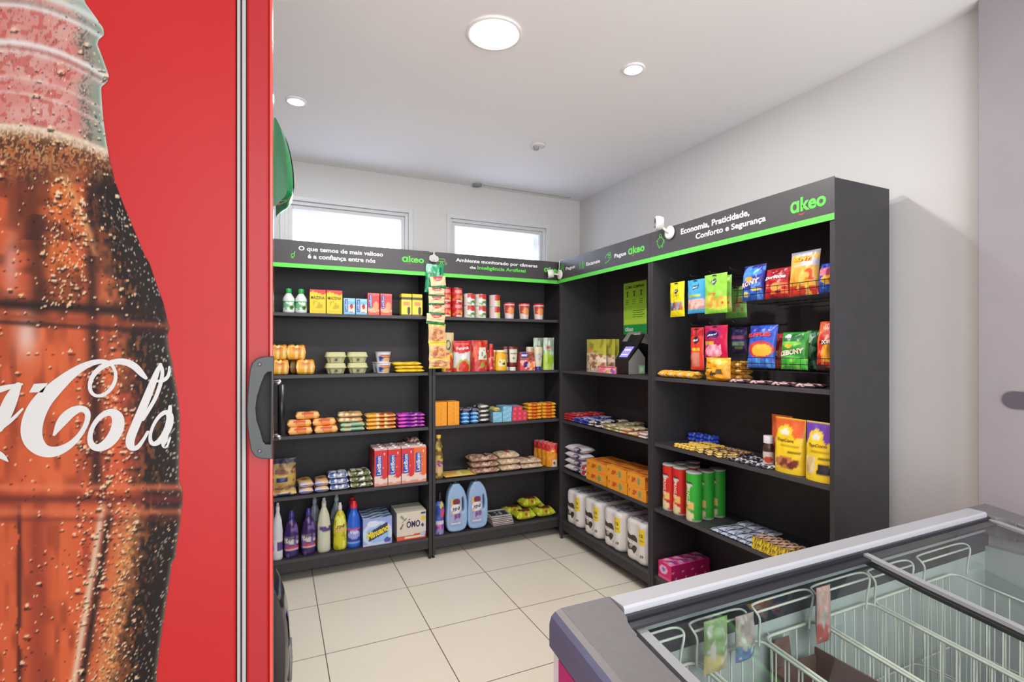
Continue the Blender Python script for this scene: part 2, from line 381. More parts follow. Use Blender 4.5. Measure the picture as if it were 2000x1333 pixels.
ceil_light(0.089, 2.672, 0.036, 5, False, 'small round ceiling spotlight above the left-hand shelves, near the red cooler')
ceil_light(1.388, 1.758, 0.036, 5, False, 'small round ceiling spotlight towards the right wall')
s_ = thing('smoke_detector', 'small white round detector with a grey side on the ceiling', 'detector', (1.399, 2.657, ZC))
b = MB(); b.lathe([(0.045, -0.0005), (0.045, -0.006), (0.03, -0.01), (0.001, -0.011)], seg=24, caps=False); part('base', b, mat('detector_white', (215, 215, 215), 0.5), s_)
b = MB(); b.lathe([(0.018, -0.009), (0.015, -0.028), (0.001, -0.03)], cx=-0.01, seg=16, caps=False); part('sensor_head', b, mat('detector_grey', (150, 150, 150), 0.5), s_)
s_ = thing('ceiling_sensor', 'small grey round fitting where the ceiling meets the back wall', 'sensor', (1.33, 3.47, ZC))
b = MB(); b.lathe([(0.036, -0.0005), (0.034, -0.013), (0.001, -0.015)], seg=24, caps=False); part('housing', b, mat('fitting_grey', (140, 140, 140), 0.5), s_)
tag(part('access_slot', MB().box(1.38, 3.44, ZC-0.004, 2.12, 3.475, ZC-0.0005), mat('slot_cover', (205, 206, 206), 0.6)), 'long thin white cover strip on the ceiling along the back wall', 'cover strip')
# grey full-height door leaf on the right wall with an oval pull
d_ = struct('door_1', MB().box(2.19, -1.0, 0.0, 2.243, 0.915, ZC-0.001), mat('grey_door_laminate', (152, 146, 150), 0.5, noise=0.03, nscale=8), 0.003)
b = MB(); zc_ = 1.2; yc_ = 0.72; hh = 0.028
pts = [(yc_+0.10+hh*cos(a), zc_+hh*sin(a)) for a in np.linspace(-pi/2, pi/2, 12)]+[(yc_-0.10+hh*cos(a), zc_+hh*sin(a)) for a in np.linspace(pi/2, 1.5*pi, 12)]
b.prism(pts, 2.185, 2.1895, 'yzx'); part('door_handle', b, mat('dark_pull_recess', (88, 84, 92), 0.5), d_)

# ================================================================== SHELVING UNITS
def unit(name_label, side, s0, s1, y_or_x, group, depth, text_fn, hdr0=0.0, hdr1=0.0):
    W = s1-s0
    if side == 'b': loc = (s0, YF, 0); rz = 0
    else: loc = (XF, y_or_x, 0); rz = -pi/2
    t = thing('shelving_unit', name_label, 'shelving unit', loc, rz, group)
    P = 0.0195
    for x in (0, W-P): part('side_panel', MB().box(x, 0, 0.022, x+P, depth, ZT-0.004), LAM, t, 0.001)
    part('back_panel', MB().box(P, depth-0.012, 0.08, W-P, depth-0.001, ZT-0.01), LAM, t)
    part('top_panel', MB().box(P, 0.012, ZT-0.03, W-P, depth-0.012, ZT-0.006), LAM, t)
    for i, z in enumerate(SH):
        if i == 0 and side == 'r': continue
        o = part('shelf', MB().box(P+0.0005, 0.012, z-0.019, W-P-0.0005, depth-0.0125, z), LAM, t)
        part('edge_band', MB().box(P+0.0005, 0.0108, z-0.019, W-P-0.0005, 0.0119, z-0.0003), EDGE, o)
    part('plinth', MB().box(P+0.0005, 0.014, 0.066, W-P-0.0005, 0.03, SH[4]-0.0195), LAM, t)
    h = part('header_panel', MB().box(hdr0, -0.0035, ZG, W-hdr1, 0.0, ZT), mat('header_board', (66, 63, 66), 0.4), t)
    part('green_stripe', MB().box(hdr0, -0.0045, ZG, W-hdr1, -0.0036, ZG+0.0245), mat('green_stripe_print', (96, 216, 78), 0.45), h)
    for x in (0.0, W-P):
        for y in (0.012, depth-0.03):
            b = MB(); b.lathe([(0.009, 0.0), (0.0095, 0.006), (0.005, 0.009), (0.005, 0.022)], x+P/2, y+0.006, 10); part('foot', b, BLACKP, t)
    text_fn(t, h, W)
    return t
def hx(side, px, s0):     # pixel column on the header plane -> local x of the unit
    return bx(px, YF)-s0 if side == 'b' else s0-ry(px, XF)
def htext(h, side, s0, s, pl, pr_, zc_, hh, m, bold=0.025, shear=0.0):
    a, b_ = hx(side, pl, s0), hx(side, pr_, s0); return lettering(s, (a+b_)/2, zc_, b_-a, hh, m, h, None, bold=bold, shear=shear, eps=0.0042)
def hlogo(h, side, s0, pl, pr_, zc_, hh=0.045):
    a, b_ = hx(side, pl, s0), hx(side, pr_, s0); w_ = b_-a; o = lettering('ɑkeo', (a+b_)/2, zc_, w_, hh, GREENP, h, None, bold=0.035, eps=0.0042, name='logo')
    b = MB(); b.ribbon([(a+w_*(0.24+0.03*k), zc_-hh*0.62-0.004*sin(k*pi/6), 0.0012+0.0012*sin(k*pi/6)) for k in range(7)], -0.0042); part('smile_mark', b, mat('red_print', (200, 60, 60), 0.5), h)
def icon(h, lines, wd, ox, oz, sc, name='icon'):
    b = MB()
    for ln in lines: b.ribbon([(ox+x*sc, oz+z*sc, wd) for x, z in ln], -0.0042)
    part(name, b, GREENP, h)
def circ(cx, cz, r, a0=0, a1=360, n=14): return [(cx+r*cos(radians(a0+(a1-a0)*k/n)), cz+r*sin(radians(a0+(a1-a0)*k/n))) for k in range(n+1)]
def midz(px, py): X = bx(px, YF); return zz(py, X, YF)
def midzr(px, py): Y = ry(px, XF); return zz(py, XF, Y)
S1 = -0.0675
def tx1(t, h, W):
    htext(h, 'b', S1, 'O que temos de mais valioso', 583, 748, midz(665, 492.5), 0.034, WHITEP)
    htext(h, 'b', S1, 'é a confiança entre nós', 601, 733, midz(667, 506.3), 0.034, WHITEP)
    hlogo(h, 'b', S1, 785, 828, midz(806, 507), 0.042)
    icon(h, [circ(0, 0, 1), [(-1, -1.5), (0.2, -1.8)], [(0.6, 0.8), (1.2, 2.4)]], 0.0018, hx('b', 572, S1), midz(572, 499), 0.009, 'hand_icon')
    h.children and None
unit('charcoal shelving unit nearest the red cooler, header ending in valioso and entre nós', 'b', S1, 0.9225, None, 'charcoal shelving units', 0.285, tx1, 0.0, 0.019)
S2 = 0.9265
def tx2(t, h, W):
    htext(h, 'b', S2, 'Ambiente monitorado por câmeras', 890, 1049, midz(969, 515), 0.031, WHITEP)
    htext(h, 'b', S2, 'de', 917, 929, midz(923, 523), 0.018, WHITEP)
    htext(h, 'b', S2, 'Inteligência Artificial', 932, 1026, midz(979, 527.5), 0.031, GREENP)
    hlogo(h, 'b', S2, 1062, 1096, midz(1079, 528), 0.040)
    icon(h, [[(-3, 1.1), (2.4, 1.1), (3, 0.6), (3, -0.4), (2.4, -1), (-3, -1)], circ(0, -2.6, 1.0), circ(0, -2.6, 2.2, 200, 340), [(3, -1.6), (3.6, -3.6)], [(3.9, -1.4), (4.6, -3.2)]], 0.0016, hx('b', 862, S2), midz(862, 509), 0.008, 'camera_icon')
unit('charcoal shelving unit in the back corner, header about câmeras', 'b', S2, 1.92, None, 'charcoal shelving units', 0.285, tx2, 0.019, 0.0)
S3 = 3.194
def tx3(t, h, W):
    htext(h, 'r', S3, 'Pegue', 1106, 1124, midzr(1115, 524), 0.030, WHITEP)
    htext(h, 'r', S3, 'Escaneie', 1146, 1173, midzr(1160, 513), 0.024, WHITEP)
    htext(h, 'r', S3, 'Pague', 1201, 1224, midzr(1212, 499), 0.032, WHITEP)
    hlogo(h, 'r', S3, 1228, 1260, midzr(1244, 487), 0.044)
    icon(h, [[(-2, 1), (2, 1), (1.6, -3), (-1.6, -3), (-2, 1)], circ(0, 1, 1.3, 0, 180), [(-1.8, 0), (1.8, 0)], [(-1.7, -1), (1.7, -1)]], 0.0018, hx('r', 1099, S3), midzr(1099, 524), 0.011, 'bag_icon')
    icon(h, [[(-2.4, 2), (-2.4, -2)], [(-1.2, 2), (-1.0, -2)], [(0.6, 2), (0.6, -2)], [(1.6, 2), (1.6, -2)], [(2.6, 2), (2.6, -2)]], 0.0022, hx('r', 1137, S3), midzr(1137, 519), 0.0105, 'barcode_icon')
    icon(h, [[(-2.2, 1.2), (0.2, 2.4), (2.6, 2.4), (2.6, -0.4), (0.2, -0.4)], [(-0.6, 1.4), (2.4, 1.4)], [(-3, -3), (-0.4, -2.4), (1.8, -1.2)], [(-2.2, 1.2), (-3, 0)], [(0.2, -0.4), (0.2, 1.0), (1.8, 1.0)]], 0.002, hx('r', 1189, S3), midzr(1189, 503), 0.0105, 'card_icon')
unit('charcoal shelving unit beside the corner on the right, header with Pegue and Pague', 'r', 0, 0.988, S3, 'charcoal shelving units', 0.334, tx3)
S4 = 2.2045
def tx4(t, h, W):
    htext(h, 'r', S4, 'Economia, Praticidade,', 1331, 1465, midzr(1398, 435), 0.034, WHITEP)
    htext(h, 'r', S4, 'Conforto e Segurança', 1360, 1497, midzr(1428, 446), 0.035, WHITEP)
    hlogo(h, 'r', S4, 1545, 1615, midzr(1580, 396), 0.056)
    pig = circ(0, 0, 2.2, -60, 240)
    icon(h, [pig, [(-1.1, -1.9), (-1.1, -2.9), (-0.2, -2.9), (-0.2, -2.2), (0.9, -2.2), (0.9, -2.9), (1.6, -2.7), (1.5, -1.6)], [(0.5, 2.1), (1.1, 3.0), (1.3, 1.7)], [(2.1, 0.6), (2.9, 0.4), (2.7, -0.8), (1.9, -1.0)], circ(0, 3.2, 0.8), [(-2.1, 0.4), (-2.8, 1.0)]], 0.0022, hx('r', 1291, S4), midzr(1291, 473), 0.0105, 'piggy_bank_icon')
unit('charcoal shelving unit nearest the freezer, header with Economia and Segurança', 'r', 0, 1.0115, S4, 'charcoal shelving units', 0.334, tx4)
for o in list(bpy.data.objects):
    if o.name.startswith('icon') or o.name.startswith('hand_icon'): pass
# ================================================================== RED COOLER WITH THE PRINTED BOTTLE
RED = mat('red_cooler_panel', (158, 20, 20), 0.36, noise=0.03, nscale=6)
RED.node_tree.nodes['Principled BSDF'].inputs['Specular IOR Level'].default_value = 0.25
REDD = mat('red_cooler_door', (150, 18, 24), 0.38, coat=0.08)
REDD.node_tree.nodes['Principled BSDF'].inputs['Specular IOR Level'].default_value = 0.3
GREYG = mat('grey_gasket', (150, 148, 146), 0.5)
YC0, YC1 = 1.0, 1.64
def sx_(px): return bx(px, YC0)             # pixel column -> X on the side panel plane
def pz(px, py): X = sx_(px); return X, zz(py, X, YC0)
cool = thing('drinks_cooler', 'tall red drinks cooler with a big bottle of cola printed on its side', 'cooler', (0, YC0, 0))
XG = sx_(461)                               # body front edge (gasket starts)
part('cabinet', MB().box(XL+0.03, 0.0, 0.06, XG, YC1-YC0, 2.05), RED, cool, 0.004)
g = MB(); g.box(XG, 0.012, 0.1, sx_(481), YC1-YC0-0.01, 2.03); part('door_gasket', g, mat('dark_gasket', (70, 66, 68), 0.6), cool)
g = MB(); g.box(XG+0.0015, 0.002, 0.1, XG+0.0065, 0.0119, 2.03); g.box(XG+0.009, 0.002, 0.1, sx_(480.3), 0.0119, 2.03); part('gasket_strip', g, GREYG, cool, 0.001)
XD = -0.0045
dr = part('door', MB().box(sx_(481.5), 0.0, 0.08, XD-0.006, YC1-YC0, 2.04), REDD, cool, 0.004)
part('edge_highlight', MB().box(XD-0.0058, 0.0005, 0.08, XD, YC1-YC0, 2.04), mat('painted_highlight_red', (205, 60, 50), 0.12, coat=0.6), dr, 0.002)  # lighter red strip, paints the highlight along the door's rounded edge
part('foot', MB().box(XL+0.1, 0.04, 0.0, XL+0.16, 0.1, 0.06), BLACKP, cool); part('foot', MB().box(-0.16, 0.04, 0.0, -0.1, 0.1, 0.06), BLACKP, cool)
part('foot', MB().box(XL+0.1, 0.5, 0.0, XL+0.16, 0.56, 0.06), BLACKP, cool); part('foot', MB().box(-0.16, 0.5, 0.0, -0.1, 0.56, 0.06), BLACKP, cool)
# handle: crop coordinates of the outline -> plane
def hp(x, y): X, Z = pz(440+x/5.125, 660+y/5.125); return (X, Z)
outer = [hp(*q) for q in [(476, 196), (400, 198), (330, 215), (285, 255), (262, 320), (250, 430), (238, 570), (232, 700), (236, 860), (252, 1000), (272, 1110), (310, 1165), (370, 1185), (462, 1188)]]
inner = [hp(*q) for q in [(470, 328), (420, 332), (385, 370), (350, 460), (312, 580), (296, 700), (308, 820), (345, 930), (372, 1030), (400, 1062), (466, 1064)]]
me = curve_solid([outer, inner], 0.006, 0.002); 
hd = part('door_handle', me, mat('handle_grey_plastic', (46, 49, 50), 0.4), dr); hd.location = (0, -0.0085, 0)
me = curve_solid([inner], 0.0008, 0.0); rc = part('handle_recess', me, mat('recess_black', (10, 10, 11), 0.7), dr); rc.location = (0, -0.0022, 0)
for q in ((345, 265), (345, 1120)):
    X, Z = hp(*q); b = MB(); b.lathe([(0.0001, 0.0), (0.0035, 0.0), (0.003, 0.002), (0.0001, 0.0025)], seg=12, caps=False); b.warp(lambda x, y, z: (x+X, -z-0.0165, y+Z)); part('screw', b, mat('screw_steel', (120, 120, 130), 0.3, 0.8), dr)
# the bottle print: silhouette (right edge) in photo pixels, mirrored about its axis
EDGEPX = [(168,-30),(165,0),(168,8),(187,34),(202,56),(204,69),(193,79),(191,88),(199,109),(210,139),(213,150),(210,161),(198,171),(199,195),(202,232),(208,277),(214,311),(225,356),(240,397),(259,442),(283,500),(292,514),(307,559),(319,592),(326,622),(331,641),(327,656),(330,682),(336,709),(341,739),(347,772),(351,810),(351,855),(349,911),(350,942),(357,957),(356,984),(352,1020),(347,1049),(344,1075),(343,1088),(336,1098),(331,1134),(325,1176),(318,1222),(312,1264),(307,1306),(306,1345),(306,1400)]
AX = sx_(70)
EZ = []; 
for px, py in EDGEPX: X, Z = pz(px, py); EZ.append((Z, X))
EZ.sort(); ez = np.array(EZ); 
zlow = 0.30; ez = np.vstack([[[zlow, AX+0.105], [zlow+0.05, AX+0.135]], ez])
NVb, NUb = 620, 190
zg = np.linspace(ez[0, 0], ez[-1, 0], NVb+1); xr = np.interp(zg, ez[:, 0], ez[:, 1]); hw = xr-AX
tt = np.linspace(-1, 1, NUb+1); ZZ = np.repeat(zg[:, None], NUb+1, 1); XX = AX+hw[:, None]*tt[None, :]
f_ = XX*sin(YAW)+YC0*cos(YAW); PX = 1000+FPX*(XX*cos(YAW)-YC0*sin(YAW))/f_; PY = HOR+FPX*(CAMH-ZZ)/f_; TT = np.repeat(tt[None, :], NVb+1, 0)
HWm = np.repeat(hw[:, None], NUb+1, 1); DE = (1-TT)*HWm            # distance from right edge in metres
def mixc(C, col, k): k = np.clip(k, 0, 1)[..., None]; return C*(1-k)+np.asarray(col, float)*k
def bump_(x, c, wd): return np.exp(-((x-c)/wd)**2)
N1 = vnoise(PX/9, PY/9, 1); N2 = vnoise(PX/3.2, PY/3.2, 2); N3 = vnoise(PX/30, PY/22, 3); N4 = vnoise(PX/14, PY/50, 9)
ycurve = PY-40*(1-np.sqrt(np.clip(1-0.75*TT**2, 0, 1)))*0-0.10*(PX-70)   # rings tilt slightly down to the right
C = np.zeros(PX.shape+(3,)); C[:] = (205, 90, 52)
C = mixc(C, (232, 110, 60), bump_(PX, 100, 45)*0.6+0.3*N3)
C = mixc(C, (120, 45, 30), np.clip((N4-0.5)*3, 0, 1)*0.45)
C = mixc(C, (226, 120, 50), bump_(PX, 120, 40)*(PY > 330)*(PY < 600)*0.6); C = mixc(C, (84, 40, 28), bump_(PX, 60, 26)*(PY > 330)*(PY < 470)*0.8)
C = mixc(C, (70, 34, 26), np.clip((N3-0.55)*4, 0, 1)*(PY > 320)*(PY < 620)*0.5)
# dark vertical shapes in the cola (photo columns), strong below y=330
dk = np.clip((PY-330)/60, 0, 1)
C = mixc(C, (52, 28, 24), dk*bump_(PX, 178+0.02*(PY-400), 13)*(PY < 960)*0.9)
C = mixc(C, (58, 30, 26), dk*bump_(PX, 75, 20)*(PY < 640)*(PY > 420)*0.7)
C = mixc(C, (226, 150, 90), bump_(PX, 150+(PY-400)*0.42, 10)*(PY > 340)*(PY < 500)*0.9)
C = mixc(C, (240, 205, 195), bump_(PX, 52, 22)*bump_(PY, 655, 45)*0.85)
C = mixc(C, (225, 160, 150), bump_(PX, 22, 14)*bump_(PY, 520, 60)*0.7)
C = mixc(C, (225, 125, 70), bump_(PX, 215, 22)*(PY > 480)*(PY < 620)*0.7)
C = mixc(C, (222, 120, 70), bump_(PX, 235, 24)*(PY > 650)*(PY < 760)*0.6)
# lower part : slanting panels
low = np.clip((PY-975)/25, 0, 1); sl = 213-(PY-980)*0.165
C = mixc(C, (150, 58, 38), low*bump_(PX, 75, 26)*0.8)
C = mixc(C, (70, 30, 26), low*bump_(PX, 38, 5)*(N4 > 0.3)*0.9)
C = mixc(C, (232, 196, 165), low*bump_(PX, sl-10, 7))
C = mixc(C, (48, 28, 26), low*bump_(PX, sl+6, 8))
C = mixc(C, (200, 120, 70), low*bump_(PX, sl+55, 30)*0.9)
C = mixc(C, (245, 190, 120), low*bump_(PX, sl+60, 26)*(N2 > 0.55)*0.6)
# dark right flank with fine pale spray
edge_w = np.interp(PY, [300, 340, 420, 520, 700, 1000, 1333], [0.02, 0.035, 0.05, 0.062, 0.066, 0.06, 0.055])
fl = np.clip((PY-290)/60, 0, 1)*np.clip((1.15-DE/edge_w+0.35*(N1-0.5))*2.2, 0, 1)
C = mixc(C, (30, 22, 20), fl*0.96)
C = mixc(C, (150, 84, 44), (vnoise(PX/5, PY/11, 21) > 0.7)*fl*np.clip(DE/0.03-0.4, 0, 1)*0.8)
spr = (vnoise(PX/1.7, PY/1.7, 5) > 0.83)*np.clip(1.2-DE/0.04, 0, 1)*(PY > 380)
C = mixc(C, (205, 205, 188), spr*0.85)
C = mixc(C, (150, 150, 130), np.clip(1-DE/0.006, 0, 1)*(PY > 600)*0.6)
# ridges of the glass
def ridge(C, y0, h_, col, k, slope=0.06): return mixc(C, col, bump_(PY-slope*(PX-180)-y0, 0, h_)*k)
C = ridge(C, 604, 12, (44, 26, 24), 0.95); C = ridge(C, 628, 6, (150, 70, 45), 0.8); C = ridge(C, 640, 5, (58, 30, 26), 0.8)
C = ridge(C, 952, 7, (232, 120, 80), 0.7, 0.0); C = ridge(C, 975, 9, (110, 44, 34), 0.85, 0.0); C = ridge(C, 1000, 8, (226, 120, 80), 0.6, 0.0)
C = ridge(C, 1015, 5, (110, 50, 38), 0.5, 0.0)
# foam and bubbles at the top of the drink
yt = 238+0.000*PX+50*np.clip(PX/208, 0, 1)**2
fo = np.clip((PY-yt)/6, 0, 1)
bub = np.clip((370-PY)/70, 0, 1)
C = mixc(C, (88, 52, 34), fo*bub*0.9); C = mixc(C, (214, 160, 110), fo*bub*(N2 > 0.6)*0.8); C = mixc(C, (190, 110, 60), fo*bub*(N1 > 0.65)*0.7)
C = mixc(C, (232, 205, 175), np.exp(-((PY-yt-8)/15)**2)*1.0)
C = mixc(C, (246, 228, 205), np.exp(-((PY-yt-8)/15)**2)*(N2 > 0.55)*0.6)
# empty glass neck
ne = 1-fo
C2 = np.zeros_like(C); C2[:] = (214, 128, 118)
C2 = mixc(C2, (232, 190, 180), N3*0.7); C2 = mixc(C2, (190, 70, 62), (N1 > 0.66)*0.5*(DE > 0.04)); C2 = mixc(C2, (120, 84, 80), (N2 > 0.8)*0.5)
C2 = mixc(C2, (142, 158, 142), np.clip(1.2-DE/0.030, 0, 1)*0.95); C2 = mixc(C2, (84, 96, 84), bump_(DE, 0.022, 0.006)*(N2 > 0.45)*0.8); C2 = mixc(C2, (200, 215, 200), np.clip(1-DE/0.004, 0, 1))
yr = PY-0.00045*PX**2*1.0
def band(C, y0, h_, col, k): return mixc(C, col, bump_(PY-0.0016*np.clip(PX, 0, 400)**2-y0, 0, h_)*k)
for y0, h_, col, k in ((-18, 10, (225, 232, 225), 0.9), (2, 4, (150, 160, 150), 0.7), (10, 5, (238, 240, 236), 0.8), (-40, 12, (190, 205, 195), 0.8), (82, 6, (242, 240, 236), 0.9), (92, 3, (160, 120, 112), 0.6), (100, 4, (235, 220, 215), 0.6), (150, 4, (240, 205, 198), 0.6), (180, 3, (245, 215, 208), 0.6)): C2 = band(C2, y0, h_, col, k)
C = C2*ne[..., None]+C*(1-ne[..., None])
rs = np.random.RandomState(4)
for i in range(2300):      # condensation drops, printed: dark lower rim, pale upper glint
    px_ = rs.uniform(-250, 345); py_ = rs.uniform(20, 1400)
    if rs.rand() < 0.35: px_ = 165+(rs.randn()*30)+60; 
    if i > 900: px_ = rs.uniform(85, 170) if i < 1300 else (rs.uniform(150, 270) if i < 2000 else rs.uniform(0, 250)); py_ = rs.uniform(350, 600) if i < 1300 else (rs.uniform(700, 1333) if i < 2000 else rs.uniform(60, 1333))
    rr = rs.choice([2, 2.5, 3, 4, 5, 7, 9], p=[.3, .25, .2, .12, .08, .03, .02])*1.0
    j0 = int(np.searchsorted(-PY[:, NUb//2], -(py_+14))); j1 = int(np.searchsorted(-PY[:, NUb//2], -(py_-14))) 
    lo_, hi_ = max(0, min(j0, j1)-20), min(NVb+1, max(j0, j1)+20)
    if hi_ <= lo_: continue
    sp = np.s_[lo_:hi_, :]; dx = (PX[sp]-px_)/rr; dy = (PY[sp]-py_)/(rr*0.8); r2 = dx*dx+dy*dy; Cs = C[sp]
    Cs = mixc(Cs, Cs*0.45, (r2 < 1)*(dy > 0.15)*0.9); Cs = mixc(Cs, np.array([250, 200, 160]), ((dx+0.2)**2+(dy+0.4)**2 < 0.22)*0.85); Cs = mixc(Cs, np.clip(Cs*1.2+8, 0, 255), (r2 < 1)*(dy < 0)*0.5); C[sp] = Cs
C = np.clip(C, 0, 255)
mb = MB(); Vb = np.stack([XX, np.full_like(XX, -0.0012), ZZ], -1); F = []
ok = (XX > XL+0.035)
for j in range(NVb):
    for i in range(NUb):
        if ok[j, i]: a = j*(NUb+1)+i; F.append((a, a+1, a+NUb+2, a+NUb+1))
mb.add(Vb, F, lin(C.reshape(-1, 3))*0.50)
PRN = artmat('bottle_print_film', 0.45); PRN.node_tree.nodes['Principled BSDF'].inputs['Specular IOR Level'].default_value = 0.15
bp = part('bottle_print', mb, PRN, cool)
# white script on the bottle, traced strokes (crop coordinates of the photo)
def strokes(lines, y=-0.0024):
    b = MB()
    for i, ln in enumerate(lines):
        P = []
        for x, yy, wv in smoothline(ln, 3):
            X, Z = pz(x/2.667, 480+yy/2.667); P.append((X, Z, wv/2.667/FPX*fwd(X, YC0)))
        b.ribbon(P, y-0.00008*i)
    return b
Cm = [(606,668,6),(590,622,8),(545,600,11),(470,612,15),(380,662,23),(290,740,34),(212,820,42),(168,920,45),(168,1010,42),(218,1068,32),(290,1078,26),(370,1040,16),(430,975,11),(462,905,11),(458,860,13),(420,846,18),(370,868,24),(325,915,24),(285,985,6)]
Lp = [(604,655,7),(606,700,8),(580,750,9),(540,780,9),(500,785,8),(472,760,8),(470,715,9),(490,670,11),(530,632,13),(590,606,14),(650,602,17),(705,628,17),(740,668,14),(762,690,8)]
def ell(cx, cy, a, b_, ang, w0, w1, n=22):
    r = []
    for k in range(n+1):
        t = 2*pi*k/n; x, y = a*cos(t), b_*sin(t); c, s = cos(ang), sin(ang); r.append((cx+x*c-y*s, cy+x*s+y*c, w0+(w1-w0)*(0.5+0.5*sin(t+0.3))))
    return r
om = ell(545, 960, 102, 60, radians(-58), 10, 28)
l1 = [(840,618,6),(826,640,10),(800,710,16),(768,790,18),(735,870,19),(702,950,20),(678,1010,20),(682,1052,17),(715,1058,11),(750,1010,8),(772,970,7)]
l2 = [(836,618,7),(850,650,8),(842,710,9),(815,790,9),(780,850,9),(745,905,9)]
l3 = [(884,632,5),(882,680,8),(850,706,10),(820,706,6)]
am = ell(836, 950, 90, 38, radians(-64), 7, 17)
a2 = [(888,838,8),(884,900,12),(866,980,13),(854,1040,13),(868,1050,8),(888,1000,5)]
dash = [(205,745,24),(200,745,24)]
al = [(-30,760,18),(40,738,14),(118,722,6)]; al2 = [(100,726,14),(66,790,28),(30,880,30),(-10,950,26)]; al3 = [(122,850,5),(70,905,9),(10,950,10)]; al4 = [(-20,1074,16),(20,1098,14),(48,1124,2)]
al5 = [(-60,720,26),(-160,800,40),(-220,900,44),(-200,1000,38),(-130,1010,20)]
sc = strokes([Cm, Lp, om, l1, l2, l3, am, a2, al, al2, al3, al4, al5])
hy = [(180,720),(252,716),(226,765),(155,765)]; hv = []
for x, y in hy: X, Z = pz(x/2.667, 480+y/2.667); hv.append((X, -0.0024, Z))
sc.add(hv, [(0, 1, 2, 3)])
part('script_lettering', sc, mat('white_script_print', (172, 169, 166), 0.4), cool)

# ================================================================== SECOND COOLER BEHIND IT (only its bulging front parts show)
c2 = thing('drinks_cooler', 'cooler behind the red one, showing a green bulging sign, black bar handle and black grille', 'cooler', (0, 1.70, 0))
part('cabinet', MB().box(XL+0.03, 0.0, 0.5, -0.055, 0.66, 1.88), mat('black_cooler_body', (30, 30, 32), 0.4), c2, 0.004)
part('cabinet_base', MB().box(XL+0.03, 0.0, 0.0, -0.075, 0.66, 0.499), mat('black_cooler_base', (30, 30, 32), 0.4), c2)
part('door', MB().box(-0.054, 0.003, 0.52, -0.012, 0.657, 1.86), BLACKP, c2, 0.004)
def bulge(b, prof, y0, y1, ny=10, thick=None, rgb=None):      # profile (x, z) swept along y, rounded ends
    b.grid(lambda U, V: (np.interp(V, np.linspace(0, 1, len(prof)), [p[0] for p in prof])*(1-np.abs(2*U-1)**6*0.35), y0+U*(y1-y0), np.interp(V, np.linspace(0, 1, len(prof)), [p[1] for p in prof])), ny, 24, rgb and [('c', rgb)])
    b.grid(lambda U, V: (-0.05+0*U+(np.interp(V, np.linspace(0, 1, len(prof)), [p[0] for p in prof])*0.65+0.05)*U, y0+0*U, np.interp(V, np.linspace(0, 1, len(prof)), [p[1] for p in prof])), 2, 24, rgb and [('c', rgb)], flip=True)
YM = 1.84
def X2(px): return bx(px, YM)
sp_ = [(0.0, zz(412, 0, YM)), (X2(553), zz(400, 0, YM)), (X2(565), zz(392, 0, YM)), (X2(572), zz(380, 0, YM)), (X2(573.5), zz(365, 0, YM)), (X2(572), zz(335, 0, YM)), (X2(567), zz(305, 0, YM)), (X2(560), zz(280, 0, YM)), (X2(550), zz(258, 0, YM)), (0.0, zz(245, 0, YM))]
hb = MB(); bulge(hb, sp_, 0.08, 0.24); sg = part('sign_canopy', hb, mat('glossy_green_sign', (24, 120, 66), 0.12, coat=0.5, trans=0.25), c2)
lb = MB(); lb.grid(lambda U, V: (np.interp(0.42+0.4*V, np.linspace(0, 1, len(sp_)), [p[0] for p in sp_])+0.0015, 0.11+U*0.10, np.interp(0.42+0.4*V, np.linspace(0, 1, len(sp_)), [p[1] for p in sp_])), 6, 14); part('white_sign_mark', lb, mat('white_sign_print', (225, 215, 222), 0.3), sg)
b = MB(); b.box(-0.055, 0.003, 1.862, -0.03, 0.65, 2.06); part('sign_box', b, mat('dark_green_sign_box', (20, 80, 48), 0.3), c2, 0.004)
YM = 2.0; xh = 0.018; b = MB(); b.tube([(xh, 0.3, zz(850, 0, YM)), (xh, 0.3, zz(752, 0, YM))], 0.0125, 12); hdl = part('door_handle', b, BLACKP, c2)
for zc_ in (zz(748, 0, YM), zz(853, 0, YM)):
    b = MB(); b.tube([(-0.012, 0.3, zc_), (0.01, 0.3, zc_), (xh, 0.3, zc_+(0.003 if zc_ > 1.1 else -0.003))], 0.011, 12); part('handle_bracket', b, mat('chrome', (205, 205, 205), 0.15, 1.0), hdl)
YM = 1.84
gp = [(0.0, 0.02), (X2(558), 0.16), (X2(563), 0.26), (X2(565.5), 0.34), (X2(566), 0.42), (X2(563), 0.48), (X2(556), 0.53), (X2(547), 0.57), (-0.01, 0.60)]
gb = MB(); bulge(gb, gp, 0.08, 0.30); gr = part('base_grille', gb, mat('gloss_black_grille', (20, 21, 23), 0.18, coat=0.4), c2)
for k in range(5):
    z0 = 0.06+k*0.055; b = MB(); pts = [(np.interp(z0+0.03*j, [p[1] for p in gp], [p[0] for p in gp])+0.004, 0.095+0.018*j+0.006*k, z0+0.03*j) for j in range(9) if z0+0.03*j < 0.37]
    if len(pts) > 1: b.tube(pts, 0.006, 8); part('grille_fin', b, mat('grey_fin', (120, 118, 116), 0.35), gr)
b = MB(); b.grid(lambda U, V: (np.interp(0.39+0.11*V, [p[1] for p in gp], [p[0] for p in gp])+0.002, 0.11+U*0.06, 0.39+0.11*V), 4, 6); part('blue_badge', b, mat('blue_badge_print', (96, 110, 200), 0.3), gr)

